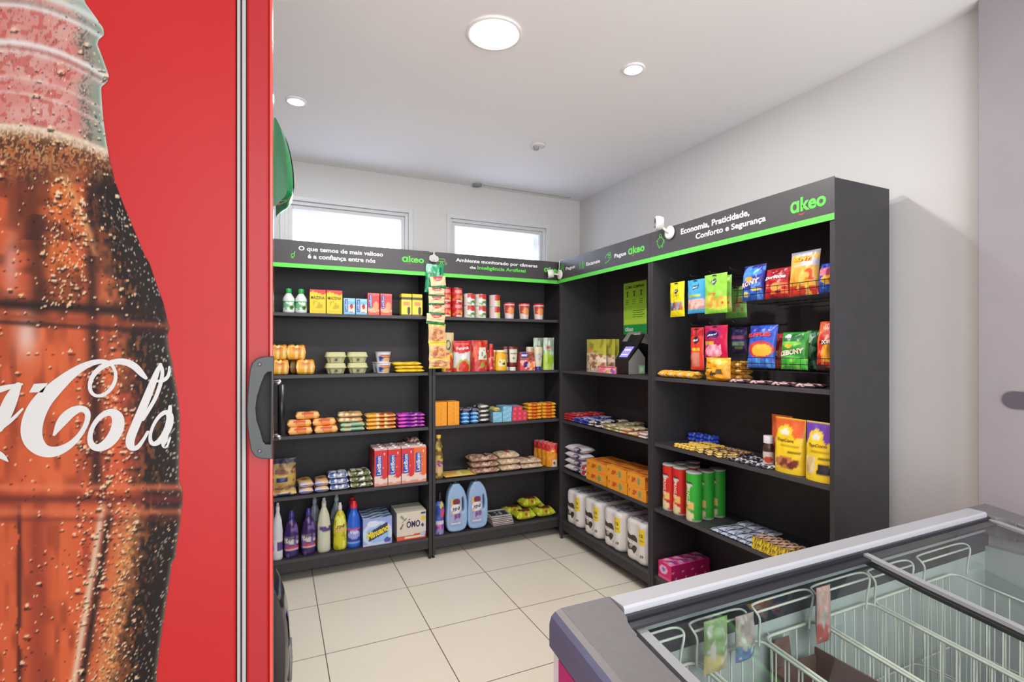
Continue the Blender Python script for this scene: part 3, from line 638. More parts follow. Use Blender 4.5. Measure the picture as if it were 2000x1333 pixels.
# ================================================================== CHEST FREEZER
FX0, FX1, FYB, FYF = 0.441, 1.965, 0.793, 0.12
fz = thing('chest_freezer', 'white chest freezer with grey rim, sliding glass lids and a magenta stripe', 'freezer', (0, 0, 0))
RIMM = mat('grey_freezer_plastic', (98, 94, 95), 0.5, noise=0.05, nscale=90); SIDEM = mat('blue_grey_freezer_plastic', (84, 92, 116), 0.4)
WF = mat('white_freezer_body', (215, 215, 222), 0.35); LINER = mat('freezer_liner', (176, 184, 182), 0.4)
def ztop(y): return float(np.interp(y, [FYF, 0.46, 0.62, 0.71, 0.793], [0.80, 0.855, 0.874, 0.888, 0.90]))
ya = np.linspace(FYF, FYB, 14)
# outer body as four walls and a floor, so the tank is open
bz = 0.835
w_ = MB(); o_ = 0.028
for x0, x1, y0, y1 in ((FX0+0.004, FX0+0.06, FYF+o_, FYB-0.006), (FX1-0.06, FX1-0.004, FYF+o_, FYB-0.006)):
    poly = [(y0, 0.06)]+[(y1, 0.06)]+[(y, ztop(y)-0.062) for y in np.linspace(y1, y0, 10)]
    n0 = len(poly); w_.prism(poly, x0, x1, 'yzx')
w_.box(FX0+0.06, FYB-0.022, 0.06, FX1-0.06, FYB-0.006, 0.838); w_.box(FX0+0.06, FYF+o_, 0.06, FX1-0.06, FYF+0.07, 0.74); w_.box(FX0+0.06, FYF+0.07, 0.06, FX1-0.06, FYB-0.022, 0.12)
part('body', w_, WF, fz, 0.003)
# magenta band on the left side
st = MB(); st.prism([(FYB-0.03, 0.0+0.45)]+[(y, ztop(y)-0.066) for y in np.linspace(FYB-0.03, FYF+0.05, 10)]+[(FYF+0.05, 0.45)], FX0+0.0015, FX0+0.0037, 'yzx'); part('magenta_stripe', st, mat('magenta_decal', (172, 30, 110), 0.35), fz)
# tank liner : inner faces
IX0, IX1, IYB, IYF = 0.585, 1.85, 0.768, 0.20
ln = MB(); zt_ = 0.80
ln.box(IX0-0.02, IYF-0.02, 0.13, IX0, IYB+0.0, zt_); ln.box(IX1, IYF-0.02, 0.13, IX1+0.02, IYB, zt_); ln.box(IX0, IYB-0.012, 0.13, IX1, IYB-0.001, 0.785); ln.box(IX0, IYF-0.02, 0.13, IX1, IYF, 0.74); ln.box(IX0, IYF, 0.13, IX1, IYB-0.012, 0.15)
part('tank_liner', ln, LINER, fz)
COLM = mat('dark_collar_plastic', (46, 49, 58), 0.45)
cb = MB(); cb.box(IX0-0.0195, IYB-0.012, 0.7855, IX1+0.0195, IYB-0.004, 0.872); cb.prism([(IYF, 0.745)]+[(IYB-0.013, 0.8005), (IYB-0.013, 0.868)]+[(y, ztop(y)-0.028) for y in np.linspace(IYB-0.03, IYF, 8)], IX0-0.018, IX0-0.012, 'yzx'); part('collar', cb, COLM, fz)
# grey rim: left member, right member, front member with rounded look
def rim(x0, x1, inner_right=True, outer=False):
    b = MB(); n = 16; ys = np.linspace(FYF, FYB, n)
    # cross-section across x: rounded outer shoulder
    def sec(y):
        z = ztop(y); s_ = 1 if inner_right else -1; a, c = (x0, x1) if inner_right else (x1, x0)
        return [(a, z-0.062), (a+s_*0.0, z-0.022), (a+s_*0.004, z-0.010), (a+s_*0.012, z-0.003), (a+s_*0.024, z), (c-s_*0.004, z), (c, z-0.004), (c, z-0.045)]
    V = []; cut = (lambda q: q[:4]+[(q[3][0], q[3][1]-0.03), (q[0][0]+(q[3][0]-q[0][0])*0.8, q[0][1]+0.0)]) if outer else (lambda q: [(q[3][0], q[3][1]-0.059)]+q[3:])
    for y in ys: V += [(x, y, z) for x, z in cut(sec(y))]
    m_ = 6; F = []
    for i in range(n-1):
        for k in range(m_): q = (i*m_+k, i*m_+(k+1) % m_, (i+1)*m_+(k+1) % m_, (i+1)*m_+k); F.append(q if not inner_right else q[::-1])
    F.append(tuple(range(m_))); F.append(tuple((n-1)*m_+k for k in range(m_))[::-1]); b.add(V, F, None, False); b.fix = True; return b
part('rim_side', rim(FX0, 0.553, True), RIMM, fz); part('rim_side', rim(1.858, FX1, False), RIMM, fz)
part('rim_outer_edge', rim(FX0, 0.553, True, True), SIDEM, fz); part('rim_outer_edge', rim(1.858, FX1, False, True), SIDEM, fz)
b = MB(); b.box(0.553, FYF, 0.745, 1.858, 0.20, 0.801); part('rim_front', b, RIMM, fz, 0.012)
# corner caps of the back rail: plate with a concave inner corner
def corner(xa, xb, s_):
    xo = xa+s_*0.0235; arc = [(xa+s_*(0.157-0.045*sin(a)), 0.700+0.048*cos(a)) for a in np.linspace(0.0, pi/2, 10)]
    poly = [(xo, FYB), (xa+s_*0.128, FYB), (xa+s_*0.126, 0.748)]+[q for q in arc if (q[0]-xa)*s_ < 0.1255]+[(xa+s_*0.1118, 0.69), (xo, 0.69)]
    if s_ < 0: poly = poly[::-1]
    b = MB(); b.prism(poly[::-1], 0.0, 1.0, 'xyz'); b.warp(lambda x, y, z: (x, y, ztop(y)+(0.0008 if z > .5 else -0.055))); b.fix = True; return b
part('corner_cap', corner(FX0, 0, 1), RIMM, fz, 0.0015); part('corner_cap', corner(FX1, 0, -1), RIMM, fz, 0.0015)
b = MB(); b.prism([(FYB, 0.845), (FYB, 0.897), (FYB-0.004, 0.901), (0.75, 0.901), (0.7465, 0.897), (0.7465, 0.888), (0.75, 0.845)], FX0+0.128, FX1-0.128, 'yzx'); part('back_rail', b, mat('brushed_aluminium_rail', (182, 182, 188), 0.42, 0.35), fz)
b = MB(); b.prism([(0.7464, 0.8875), (0.7464, 0.875), (0.722, 0.871), (0.722, 0.876), (0.74, 0.879), (0.74, 0.8875)], 0.556, 1.86, 'yzx'); part('lid_track', b, mat('black_track', (30, 30, 36), 0.4), fz)
# sliding glass lids following the slope
GL = bpy.data.materials.new('freezer_lid_glass'); GL.use_nodes = True; nt = GL.node_tree
for n in list(nt.nodes):
    if n.type != 'OUTPUT_MATERIAL': nt.nodes.remove(n)
out = [n for n in nt.nodes if n.type == 'OUTPUT_MATERIAL'][0]
tr = nt.nodes.new('ShaderNodeBsdfTransparent'); tr.inputs[0].default_value = (0.93, 0.96, 0.95, 1); gl = nt.nodes.new('ShaderNodeBsdfGlossy'); gl.inputs['Roughness'].default_value = 0.03
fr2 = nt.nodes.new('ShaderNodeFresnel'); fr2.inputs[0].default_value = 1.5; ad = nt.nodes.new('ShaderNodeMath'); ad.operation = 'MULTIPLY'; ad.inputs[1].default_value = 1.3
mx = nt.nodes.new('ShaderNodeMixShader'); gm = nt.nodes.new('ShaderNodeNewGeometry'); fb = nt.nodes.new('ShaderNodeMath'); fb.operation = 'SUBTRACT'; fb.inputs[0].default_value = 1.0; nt.links.new(gm.outputs['Backfacing'], fb.inputs[1]); fm = nt.nodes.new('ShaderNodeMath'); fm.operation = 'MULTIPLY'; nt.links.new(fr2.outputs[0], ad.inputs[0]); nt.links.new(ad.outputs[0], fm.inputs[0]); nt.links.new(fb.outputs[0], fm.inputs[1]); nt.links.new(fm.outputs[0], mx.inputs[0]); nt.links.new(tr.outputs[0], mx.inputs[1]); nt.links.new(gl.outputs[0], mx.inputs[2]); nt.links.new(mx.outputs[0], out.inputs[0])
def lid(x0, x1, dz, yb):
    b = MB(); ys = np.linspace(yb, 0.17, 14); V = []
    for y in ys: z = ztop(y)-0.020+dz; V += [(x0, y, z), (x1, y, z), (x1, y, z-0.004), (x0, y, z-0.004)]
    F = []
    for i in range(13): a = i*4; F += [(a, a+4, a+5, a+1), (a+2, a+6, a+7, a+3), (a+1, a+5, a+6, a+2), (a+3, a+7, a+4, a)]
    F += [(0, 1, 2, 3), (52, 55, 54, 53)]; b.add(V, F, None, False); b.fix = True; return b
def lidbar(x0, x1, dz, yb, h_=0.012):
    b = MB(); ys = np.linspace(yb, 0.165, 14); V = []
    for y in ys: z = ztop(y)-0.020+dz+0.0012; V += [(x0, y, z), (x1, y, z), (x1, y, z-h_), (x0, y, z-h_)]
    F = []
    for i in range(13): a = i*4; F += [(a, a+4, a+5, a+1), (a+2, a+6, a+7, a+3), (a+1, a+5, a+6, a+2), (a+3, a+7, a+4, a)]
    F += [(0, 1, 2, 3), (52, 55, 54, 53)]; b.add(V, F); return b
LIDF = mat('grey_lid_frame', (142, 142, 144), 0.4)
gl1 = part('glass_lid', lid(0.60, 1.262, -0.004, 0.739), GL, fz); part('lid_frame', lidbar(0.580, 0.5995, -0.004, 0.739), LIDF, gl1); part('lid_frame', lidbar(1.2625, 1.275, -0.004, 0.739), mat('dark_lid_frame', (60, 62, 62), 0.4), gl1)
gl2 = part('glass_lid', lid(1.272, 1.83, 0.010, 0.745), GL, fz); part('lid_frame', lidbar(1.255, 1.2715, 0.010, 0.745, 0.008), LIDF, gl2); part('lid_frame', lidbar(1.8305, 1.85, 0.010, 0.745, 0.008), LIDF, gl2)
part('foot', MB().box(FX0+0.05, FYF+0.06, 0.0, FX0+0.1, FYF+0.11, 0.06), BLACKP, fz); part('foot', MB().box(FX1-0.1, FYF+0.06, 0.0, FX1-0.05, FYF+0.11, 0.06), BLACKP, fz)
part('foot', MB().box(FX0+0.05, FYB-0.1, 0.0, FX0+0.1, FYB-0.05, 0.06), BLACKP, fz); part('foot', MB().box(FX1-0.1, FYB-0.1, 0.0, FX1-0.05, FYB-0.05, 0.06), BLACKP, fz)
# wire baskets
WIRE = mat('white_coated_wire', (205, 208, 196), 0.35)
ZB = 0.762
bxs = [0.600, 0.742, 0.918, 1.093, 1.288, 1.480, 1.66]
blab = ['narrow white wire basket at the left end of the freezer', 'white wire basket in the freezer just left of the brown-box basket', 'white wire basket in the freezer holding the open brown box', 'white wire basket in the middle of the freezer, under the lid edge', 'white wire basket under the right-hand glass lid', 'white wire basket at the far right under the right-hand glass lid']
def basket(x0, x1, lab):
    y1, y0, zb = 0.744, 0.225, 0.42; t = thing('wire_basket', lab, 'basket', ((x0+x1)/2, (y0+y1)/2, zb), 0, 'wire baskets in the chest freezer')
    cx, cy = (x0+x1)/2, (y0+y1)/2; a, c = (x1-x0)/2-0.005, (y1-y0)/2; r = 0.02
    def zr(y): return ZB-zb-(y1-(y+cy))*0.10
    def ring(z=None, k=1.0):
        P = []
        for qx, qy, a0 in ((1, 1, 0), (-1, 1, 90), (-1, -1, 180), (1, -1, 270)):
            for j in range(4):
                an = radians(a0+30*j); x = qx*(a-r)*k+r*cos(an)*k; y = qy*(c-r)*k+r*sin(an)*k; P.append((x, y, zr(y) if z is None else z))
        return P
    b = MB(); b.tube(ring(), 0.0034, 6, True); part('rim_wire', b, WIRE, t)
    b = MB(); b.tube(ring(0.004, 0.97), 0.002, 5, True); b.tube(ring(0.15, 0.99), 0.0018, 5, True)
    ny = 17
    for k in range(ny):
        y = -c+0.03+(2*c-0.06)*k/(ny-1); b.tube([(-a, y, zr(y)), (-a*0.97, y, 0.004), (a*0.97, y, 0.004), (a, y, zr(y))], 0.0017, 4)
    nx = max(3, int((x1-x0)/0.035))
    for k in range(nx):
        x = -a+0.022+(2*a-0.044)*k/(nx-1); b.tube([(x, c, zr(c)), (x, c*0.97, 0.004), (x, -c*0.97, 0.004), (x, -c, zr(-c))], 0.0017, 4)
    part('wire_grid', b, WIRE, t)
    part('hanging_hook', MB().tube([(-a+0.02, c, zr(c)), (-a+0.02, c+0.006, zr(c)+0.004)], 0.002, 4), WIRE, t)
    return t
for i in range(6): basket(bxs[i], bxs[i+1], blab[i])
# bent wire brackets hooked over the collar
loops = [(1238, 1330), (1345, 1452), (1467, 1580), (1583, 1690), (1694, 1775), (1790, 1885)]
for i, (pa, pb_) in enumerate(loops):
    y0, y1, zc_ = 0.731, 0.748, 0.832; xa, xb = bx(pa, 0.74), bx(pb_, 0.74)
    if i >= 4: zc_ = 0.83
    t = thing('wire_bracket', 'bent white wire bracket under the glass, %s' % (['at the freezer\'s left corner', 'second from the left corner of the freezer', 'above the brown box', 'right of the brown box, beside the pink pack', 'nearest the edge where the two lids meet', 'under the right-hand lid'][i]), 'bracket', ((xa+xb)/2, y0, 0.76), 0, 'wire brackets along the freezer collar')
    w2 = (xb-xa)/2; z = zc_-0.76
    b = MB(); b.tube(smoothline([(-w2+0.012, 0.0, -0.002), (-w2+0.010, -0.002, z-0.035), (-w2+0.008, -0.006, z-0.012), (-w2, 0.002, z+0.004), (-w2+0.006, y1-y0, z+0.006), (0, y1-y0, z+0.006), (w2-0.006, y1-y0, z+0.006), (w2, 0.0, z+0.004), (w2-0.008, -0.006, z-0.012), (w2-0.012, -0.002, z-0.035), (w2-0.012, 0.0, -0.002)], 2), 0.0024, 8)
    b.tube([(-w2+0.004, -0.002, z-0.001), (w2-0.004, -0.002, z-0.001)], 0.0024, 8); part('wire', b, WIRE, t)
# open brown box with frozen packs in the second basket
BXC = 1.0055
t = thing('open_box', 'open brown cardboard box inside the freezer basket', 'box', (BXC, 0.662, 0.4275)); BR = mat('brown_card', (110, 82, 74), 0.7)
q = MB(); q.box(-0.07, -0.072, 0, 0.07, 0.072, 0.004); q.box(-0.07, -0.072, 0.004, -0.066, 0.072, 0.27); q.box(0.066, -0.072, 0.004, 0.07, 0.072, 0.285); q.box(-0.066, -0.072, 0.004, 0.066, -0.068, 0.285); q.box(-0.066, 0.068, 0.004, 0.066, 0.072, 0.27); part('carton_shell', q, BR, t)
q = MB(); fl_ = [(-0.06, 0.0725, 0.268), (-0.005, 0.0725, 0.268), (-0.010, 0.0765, 0.325), (-0.055, 0.0765, 0.325)]; q.add(fl_+[(x, y+0.002, z) for x, y, z in fl_], [(0, 1, 2, 3), (7, 6, 5, 4), (0, 4, 5, 1), (1, 5, 6, 2), (2, 6, 7, 3), (3, 7, 4, 0)]); part('flap', q, BR, t)
A1 = [('c', (150, 70, 50)), ('s', (225, 150, 110), 9, 5, 0.6, 3), ('s', (90, 60, 120), 4, 5, 0.7, 7)]
proto = thing('ice_cream_pack', '', 'ice cream', (0, 0, 0), 0, 'wrapped ice creams in the brown box'); part('wrapper', pillow(0.115, 0.06, 0.034, A1, seed=3), FILM, proto)
many(proto, [((BXC, 0.598+0.064*k, 0.4325+0.0345*j), 0.0, 'bronze wrapped ice cream in the brown box, %s, %s' % (['at the front', 'at the back'][k], ['lowest', 'second layer', 'third layer', 'fourth layer', 'fifth layer', 'topmost'][j])) for k in range(2) for j in range(6)])
proto = thing('ice_cream_pack', '', 'ice cream', (0, 0, 0), 0, 'bronze ice creams stacked in front of the brown box'); part('wrapper', pillow(0.14, 0.06, 0.036, A1, seed=5), FILM, proto)
many(proto, [((BXC, 0.30+0.066*k, 0.4275+0.0365*j), 0.0, 'bronze ice cream stacked before the brown box, %s from the front, %s' % (ORD[k], ['lowest', 'second layer', 'third layer', 'fourth layer', 'topmost'][j])) for k in range(4) for j in range(5)])
for j, (px, py, col, col2, lab, w__, h__) in enumerate([(1405, 1235, (120, 146, 96), (186, 166, 110), 'green and yellow ice cream pack hanging near the left of the freezer', 0.06, 0.10), (1616, 1170, (190, 150, 142), (176, 96, 92), 'pink ice cream pack under the third wire bracket', 0.045, 0.12), (1462, 1250, (160, 146, 140), (90, 110, 160), 'pale ice cream pack with a blue end standing in a freezer basket', 0.05, 0.09)]):
    Xc = bx(px, 0.70); zc_ = min(zz(py, Xc, 0.70), 0.858-h__/2); pb2, _ = pouch(w__, h__, 0.018, [('c', col), ('w', 0.35, 0.05, 1, 0, col2), ('s', (176, 170, 160), 9, 9, 0.74, 4)], 'pillow', seed=j+3)
    t = thing('ice_cream_pack', lab, 'ice cream', (Xc, 0.700, zc_-h__/2)); part('wrapper', pb2, FILM, t)
proto = thing('ice_cream_pack', '', 'ice cream', (0, 0, 0), 0, 'pinkish frozen packs lying in the right baskets'); part('wrapper', pillow(0.13, 0.06, 0.035, [('c', (200, 165, 165)), ('s', (235, 215, 210), 6, 5, 0.55, 3), ('s', (170, 90, 90), 7, 5, 0.75, 8)], seed=5), FILM, proto)
sp5 = []
for k, xc in enumerate((0.83, 1.19, 1.384)):
    for j in range(4): sp5.append(((xc, 0.27+0.075*j, 0.4275), 0.0, 'pinkish frozen pack in the %s, %s from the front' % (['basket left of the brown-box basket', 'middle basket', 'basket under the right lid'][k], ORD[j])))
many(proto, sp5)
# ================================================================== THE GOODS
SH = [z+0.0006 for z in SH]      # goods rest a hair above the boards
INKB = ink((30, 26, 24)); INKW = WHITEP
def mk(name, mb, m, group, cat, pname='wrapper', extra=None):
    t = thing(name, '', cat, (0, 0, 0), 0, group); part(pname, mb, m, t)
    if extra: extra(t)
    return t
def fsurf(x, z): return 0.0
FRONT = 0.022      # how far goods stand behind the front plane

# ---------------------------------------------------------------- left unit, top shelf
(loc, w_, h_) = spot('b', 552, 576, 563, 0, FRONT)
r = w_/2; prof = [(r*.9, 0), (r, .006), (r, h_*.52), (r*.96, h_*.6), (r*.5, h_*.78), (r*.42, h_*.8), (r*.42, h_*.82)]
bt, sf = bottle(prof, [('c', (222, 226, 222)), ('r', 0, .14, 1, .58, (60, 150, 96)), ('r', .3, .2, .7, .5, (120, 185, 130)), ('s', (225, 235, 225), 14, 9, .66, 2, .1, .15, .9, .55), ('e', .58, .26, .06, .08, (60, 90, 40))])
t = mk('coconut_milk_bottle', bt, PLAST, 'white bottles with green caps on the top shelf', 'bottle', 'body')
cp = MB(); cp.lathe([(r*.47, h_*.81), (r*.5, h_*.82), (r*.5, h_*.985), (r*.44, h_)], 0, r, 20); part('cap', cp, plas((40, 170, 80)), t)
l2, _, _ = spot('b', 577, 600, None, 0, FRONT)
many(t, [(loc, 0, 'white bottle with green cap and label, leftmost on the top shelf by the red cooler'), (l2, 0, 'white bottle with green cap and label, beside the yellow boxes')])
(loc, w_, h_) = spot('b', 605, 636.5, 566, 0, FRONT); w_ *= .985
t = mk('starch_box', carton(w_, .05, h_, [('c', (238, 206, 34)), ('W', .86, .05, .8, .6, (226, 70, 66)), ('s', (196, 168, 30), 7, 9, .5, 3, .22, .22, .78, .52), ('r', .1, .06, .9, .1, (220, 185, 40))], [('c', (222, 190, 34)), ('W', .9, 0, 1, 0, (214, 60, 56))], [('c', (226, 70, 66))]), CARD, 'yellow starch boxes', 'box', 'carton')
lettering('MAIZENA', 0, h_*.66, w_*.86, h_*.13, INKB, t, bold=.01)
l2, _, _ = spot('b', 637.5, 669, None, 0, FRONT)
many(t, [(loc, 0, 'yellow starch box with red top and black lettering, beside the green-capped bottles'), (l2, 0, 'yellow starch box with red top and black lettering, beside the small blue cartons')])
(loc, w_, h_) = spot('b', 671.5, 693.5, 583, 0, FRONT)
t = mk('cream_carton', carton(w_, .045, h_, [('c', (120, 190, 226)), ('W', .8, 0, 1, 0, (150, 205, 235)), ('r', .42, .12, .98, .6, (232, 214, 190)), ('e', .68, .5, .14, .16, (190, 40, 40)), ('r', .06, .18, .36, .92, (50, 84, 176)), ('r', .5, .1, .8, .16, (120, 110, 150))], [('c', (150, 200, 230))], [('c', (175, 205, 225))]), CARD, 'small blue cream cartons', 'carton', 'carton')
lettering('LeitBom', -w_*.29, h_*.55, h_*.62, w_*.2, INKW, t, rot=pi/2)
l2, _, _ = spot('b', 695.5, 717, None, 0, FRONT)
many(t, [(loc, 0, 'small blue cream carton next to the yellow boxes'), (l2, 0, 'small blue cream carton next to the pink cartons')])
(loc, w_, h_) = spot('b', 718.5, 741, 573, 0, FRONT)
t = mk('condensed_milk_carton', carton(w_, .05, h_, [('c', (228, 72, 82)), ('W', .9, 0, 1, 0, (235, 110, 100)), ('w', .3, .06, .8, .2, (240, 176, 140)), ('e', .7, .42, .24, .2, (244, 160, 110)), ('w', .14, .04, .9, 2, (228, 90, 84)), ('r', .08, .3, .36, .94, (52, 74, 164))], [('c', (205, 52, 70))], [('c', (214, 66, 70))]), CARD, 'pink-red milk cartons on the top shelf', 'carton', 'carton')
lettering('LeitBom', -w_*.28, h_*.62, h_*.56, w_*.2, INKW, t, rot=pi/2)
l2, _, _ = spot('b', 743, 765.5, None, 0, FRONT); l3, _, _ = spot('b', 716, 738, None, 0, FRONT+.06)
many(t, [(loc, 0, 'pink-red condensed milk carton beside the small blue cartons'), (l2, 0, 'pink-red condensed milk carton, the rightmost one'), (l3, 0, 'pink-red condensed milk carton standing behind the others')])
(loc, w_, h_) = spot('b', 784, 804, 574, 0, FRONT)
bt = carton(w_, w_*.8, h_*.97, [('c', (60, 44, 20)), ('r', 0, 0, 1, .74, (232, 216, 40)), ('r', 0, 0, 1, .05, (90, 66, 24)), ('r', .18, .5, .8, .66, (220, 140, 90)), ('e', .72, .25, .14, .2, (40, 34, 26))], [('c', (60, 44, 20)), ('r', 0, .05, 1, .74, (214, 196, 40))], [('c', (232, 216, 40))])
t = mk('chocolate_powder_jar', bt, PLAST, 'yellow jars of chocolate powder', 'jar', 'body')
cp = MB(); cp.box(-w_*.5, 0, h_*.83, w_*.5, w_*.8, h_); cp.warp(lambda x, y, z: (x*1.02, y*1.02-.0008, z+.0002)); part('lid', cp, plas((236, 204, 40)), t, .003)
l2, _, _ = spot('b', 805, 825.5, None, 0, FRONT)
many(t, [(loc, 0, 'yellow chocolate powder jar with square yellow lid, left one of the pair'), (l2, 0, 'yellow chocolate powder jar with square yellow lid, right one by the hanging sachets')])

# ---------------------------------------------------------------- left unit, second shelf
BREAD = [('c', (238, 172, 48)), ('s', (226, 144, 36), 5, 7, .6, 3), ('s', (246, 214, 130), 6, 4, .68, 8), ('r', .3, .27, .7, .31, (206, 110, 50))]
(loc, w_, h_) = spot('b', 578, 615, 694, 1, FRONT)
def bread(): 
    b = pillow(w_, .11, .086, BREAD, n=4.2, ep=14, seed=4, wr=.006); return mk('bread_loaf_bag', b, FILM, 'orange bags of bread', 'bread')
t = bread()
z1 = SH[1]; Yb = YF+FRONT
many(t, [((bx(597, Yb), Yb, z1), 0, 'orange bread bag lying lowest, on the right of the pile by the egg cartons'), ((.02, Yb, z1), 0, 'orange bread bag lying lowest, half behind the red cooler edge'),
         ((bx(577, Yb)+.006, Yb+.01, z1+.088), 0, 'orange bread bag on top of the pile'), ((.0115, Yb+.012, z1+.0885), 0, 'orange bread bag on top, half behind the red cooler edge'),
         ((bx(597, Yb)-.03, Yb+.118, z1), 0, 'orange bread bag at the back of the pile')])
def eggs():
    (l_, w2, h2) = spot('b', 636, 678, 705, 1, FRONT); col = (206, 204, 160); b = MB(); d2 = .12; ht = .066
    def base(U, V):     # cups: tapering, wavy around
        return U
    nu = 48; prof = [(0.70, 0.0), (0.76, .004), (0.84, .022), (0.9, .034), (1.02, .037), (1.02, .040), (0.95, .043), (0.9, .060), (0.84, .066), (0.0, .066)]
    V = []; F = []
    for k, (s, z) in enumerate(prof):
        for i in range(nu):
            a = 2*pi*i/nu; e = 5; x = np.sign(cos(a))*abs(cos(a))**(2/e)*w2/2; y = np.sign(sin(a))*abs(sin(a))**(2/e)*d2/2
            wv = 1-0.10*(z < .034)*(0.5+0.5*cos(x/w2*2*pi*2+0))*(abs(sin(a)) > .5)-0.08*(z < .034)*(0.5+0.5*cos(y/d2*2*pi*2))*(abs(cos(a)) > .5)
            wv -= 0.03*(z > .044)*(0.5+0.5*cos(x/w2*2*pi*2))*(abs(sin(a)) > .5)
            V.append((x*s*wv, y*s*wv+d2/2, z))
    for k in range(len(prof)-1):
        for i in range(nu): F.append((k*nu+i, k*nu+(i+1) % nu, (k+1)*nu+(i+1) % nu, (k+1)*nu+i))
    F.append(tuple(range(nu))[::-1]); b.add(V, F, lin(col), True)
    t = mk('egg_carton', b, mat('pulp_card', (200, 198, 150), .85, noise=.05, nscale=120), 'pulp egg cartons', 'egg carton', 'pulp_shell')
    part('latch_hole', MB().box(-w2*.06, d2*.035, .012, w2*.06, d2*.05, .026), BLACKP, t)
    return t, w2
t, w2 = eggs(); x0 = bx(657, Yb); x1_ = x0+w2*1.04
many(t, [((x0, Yb, z1), 0, 'pulp egg carton, bottom left of the four'), ((x1_, Yb, z1), 0, 'pulp egg carton, bottom right of the four beside the noodle cups'), ((x0, Yb, z1+.067), 0, 'pulp egg carton, top left of the four nearest the bread'), ((x1_, Yb, z1+.067), 0, 'pulp egg carton, top right of the four')])
(loc, w_, h_) = spot('b', 735, 767, 687.5, 1, FRONT); hc = h_/2; r = w_/2
def cup(r, hc, layers, name, group, cat, lidc=None, seg=26):
    bt, sf = bottle([(r*.74, 0), (r*.76, .003), (r*.95, hc*.93), (r, hc*.935), (r, hc*.985)], layers, 1, seg)
    t = mk(name, bt, PLAST, group, cat, 'cup'); cp = MB(); cp.lathe([(r*1.0, hc*.986), (r*.98, hc*.999), (0.001, hc)], 0, r, seg, caps=False); part('lid', cp, plas(lidc or (225, 215, 205)), t); return t, sf
t, sf = cup(r, hc, [('c', (226, 226, 232)), ('r', .36, .1, .7, .62, (70, 110, 190)), ('e', .57, .25, .14, .2, (226, 176, 120)), ('r', .4, .52, .68, .66, (228, 170, 50)), ('r', .42, .66, .66, .74, (190, 60, 70)), ('e', .42, .4, .05, .16, (40, 70, 160))], 'noodle_cup', 'white and blue noodle cups', 'noodle cup')
lb_, _, _ = spot('b', 729, 759, None, 1, FRONT+.09)
many(t, [(loc, 0, 'white and blue noodle cup standing on the shelf, front one'), ((loc[0], loc[1], z1+hc), 0, 'white and blue noodle cup stacked on top of another'), (lb_, 0, 'white and blue noodle cup standing behind the stack')])
YP = [('c', (240, 206, 40)), ('s', (226, 180, 30), 7, 4, .6, 3), ('r', .2, .36, .6, .6, (222, 160, 50)), ('r', .3, .4, .5, .5, (140, 90, 30))]
(loc, w_, _) = spot('b', 769, 833, None, 1, FRONT)
w_ = .2*.93; t = mk('yellow_pack', pillow(w_, .13, .022, YP, seed=6), FILM, 'flat yellow packs', 'food pack')
Xc = bx(800, Yb); many(t, [((Xc+.006, Yb, z1), 0, 'flat yellow pack at the bottom of the stack by the noodle cups'), ((Xc, Yb+.006, z1+.023), radians(-2), 'flat yellow pack in the middle of the stack'), ((Xc-.012, Yb+.002, z1+.046), radians(2), 'flat yellow pack on top of the stack')])
t = mk('yellow_pack', pillow(.05, .10, .03, YP, seed=9), FILM, None, 'food pack'); t.location = (bx(817, YF+.16), YF+.16, z1); t['label'] = 'small yellow-green pack behind the flat yellow packs, against the side panel'

# ---------------------------------------------------------------- left unit, third shelf: biscuits
z2 = SH[2]
def bis(l, w_, h_, layers, seed, axis='x', **k): return pillow(l, w_, h_, layers, axis, seed=seed, **k)
OR = [('c', (240, 150, 60)), ('s', (248, 190, 110), 6, 5, .6, 2), ('r', .25, .28, .75, .36, (206, 50, 40)), ('s', (206, 70, 40), 8, 6, .8, 5)]
def sl(pl, pr_, d=FRONT): return spot('b', pl, pr_, None, 2, d)
(l0, wA, _) = sl(562, 611); (l1, wB, _) = sl(612.5, 662); t = mk('biscuit_pack', bis(wA*.98, .07, .042, OR, 3, n=3.4, ep=12), FILM, 'orange biscuit packs', 'biscuits')
yy = Yb
many(t, [((l0[0], yy, z2), 0, 'orange biscuit pack at the front left, nearest the black bar handle'), ((l1[0], yy, z2), 0, 'orange biscuit pack at the front, left of the green pack'), ((l0[0]-.0, yy+.074, z2), 0, 'orange biscuit pack behind the front left one'), ((l1[0]+.005, yy+.074, z2), 0, 'orange biscuit pack behind, left of the beige packs'),
         ((l0[0]-.004, yy+.02, z2+.043), radians(1), 'orange biscuit pack on the second layer, left'), ((l1[0]-.01, yy+.025, z2+.043), radians(-2), 'orange biscuit pack on the second layer, right'), (((l0[0]+l1[0])/2-.03, yy+.03, z2+.087), radians(2), 'orange biscuit pack lying alone on top of the pile')])
BE = [('c', (206, 166, 106)), ('s', (186, 128, 70), 6, 6, .55, 4), ('s', (236, 216, 176), 8, 5, .68, 7), ('r', .1, .05, .9, .22, (216, 196, 160))]
GR_ = [('c', (150, 186, 150)), ('s', (236, 190, 150), 4, 5, .62, 4), ('r', .45, .1, .9, .3, (90, 150, 120))]
(l2, wC, _) = sl(664, 713); t = mk('biscuit_pack', bis(wC*.98, .09, .026, GR_, 5, ep=12), FILM, 'pale green biscuit packs', 'biscuits')
many(t, [((l2[0], yy, z2), 0, 'pale green and orange biscuit pack lying at the bottom'), ((l2[0]+.002, yy+.002, z2+.027), 0, 'pale green and orange biscuit pack, second from the bottom')])
t = mk('biscuit_pack', bis(wC*.98, .12, .03, BE, 6, ep=12), FILM, 'beige biscuit packs', 'biscuits')
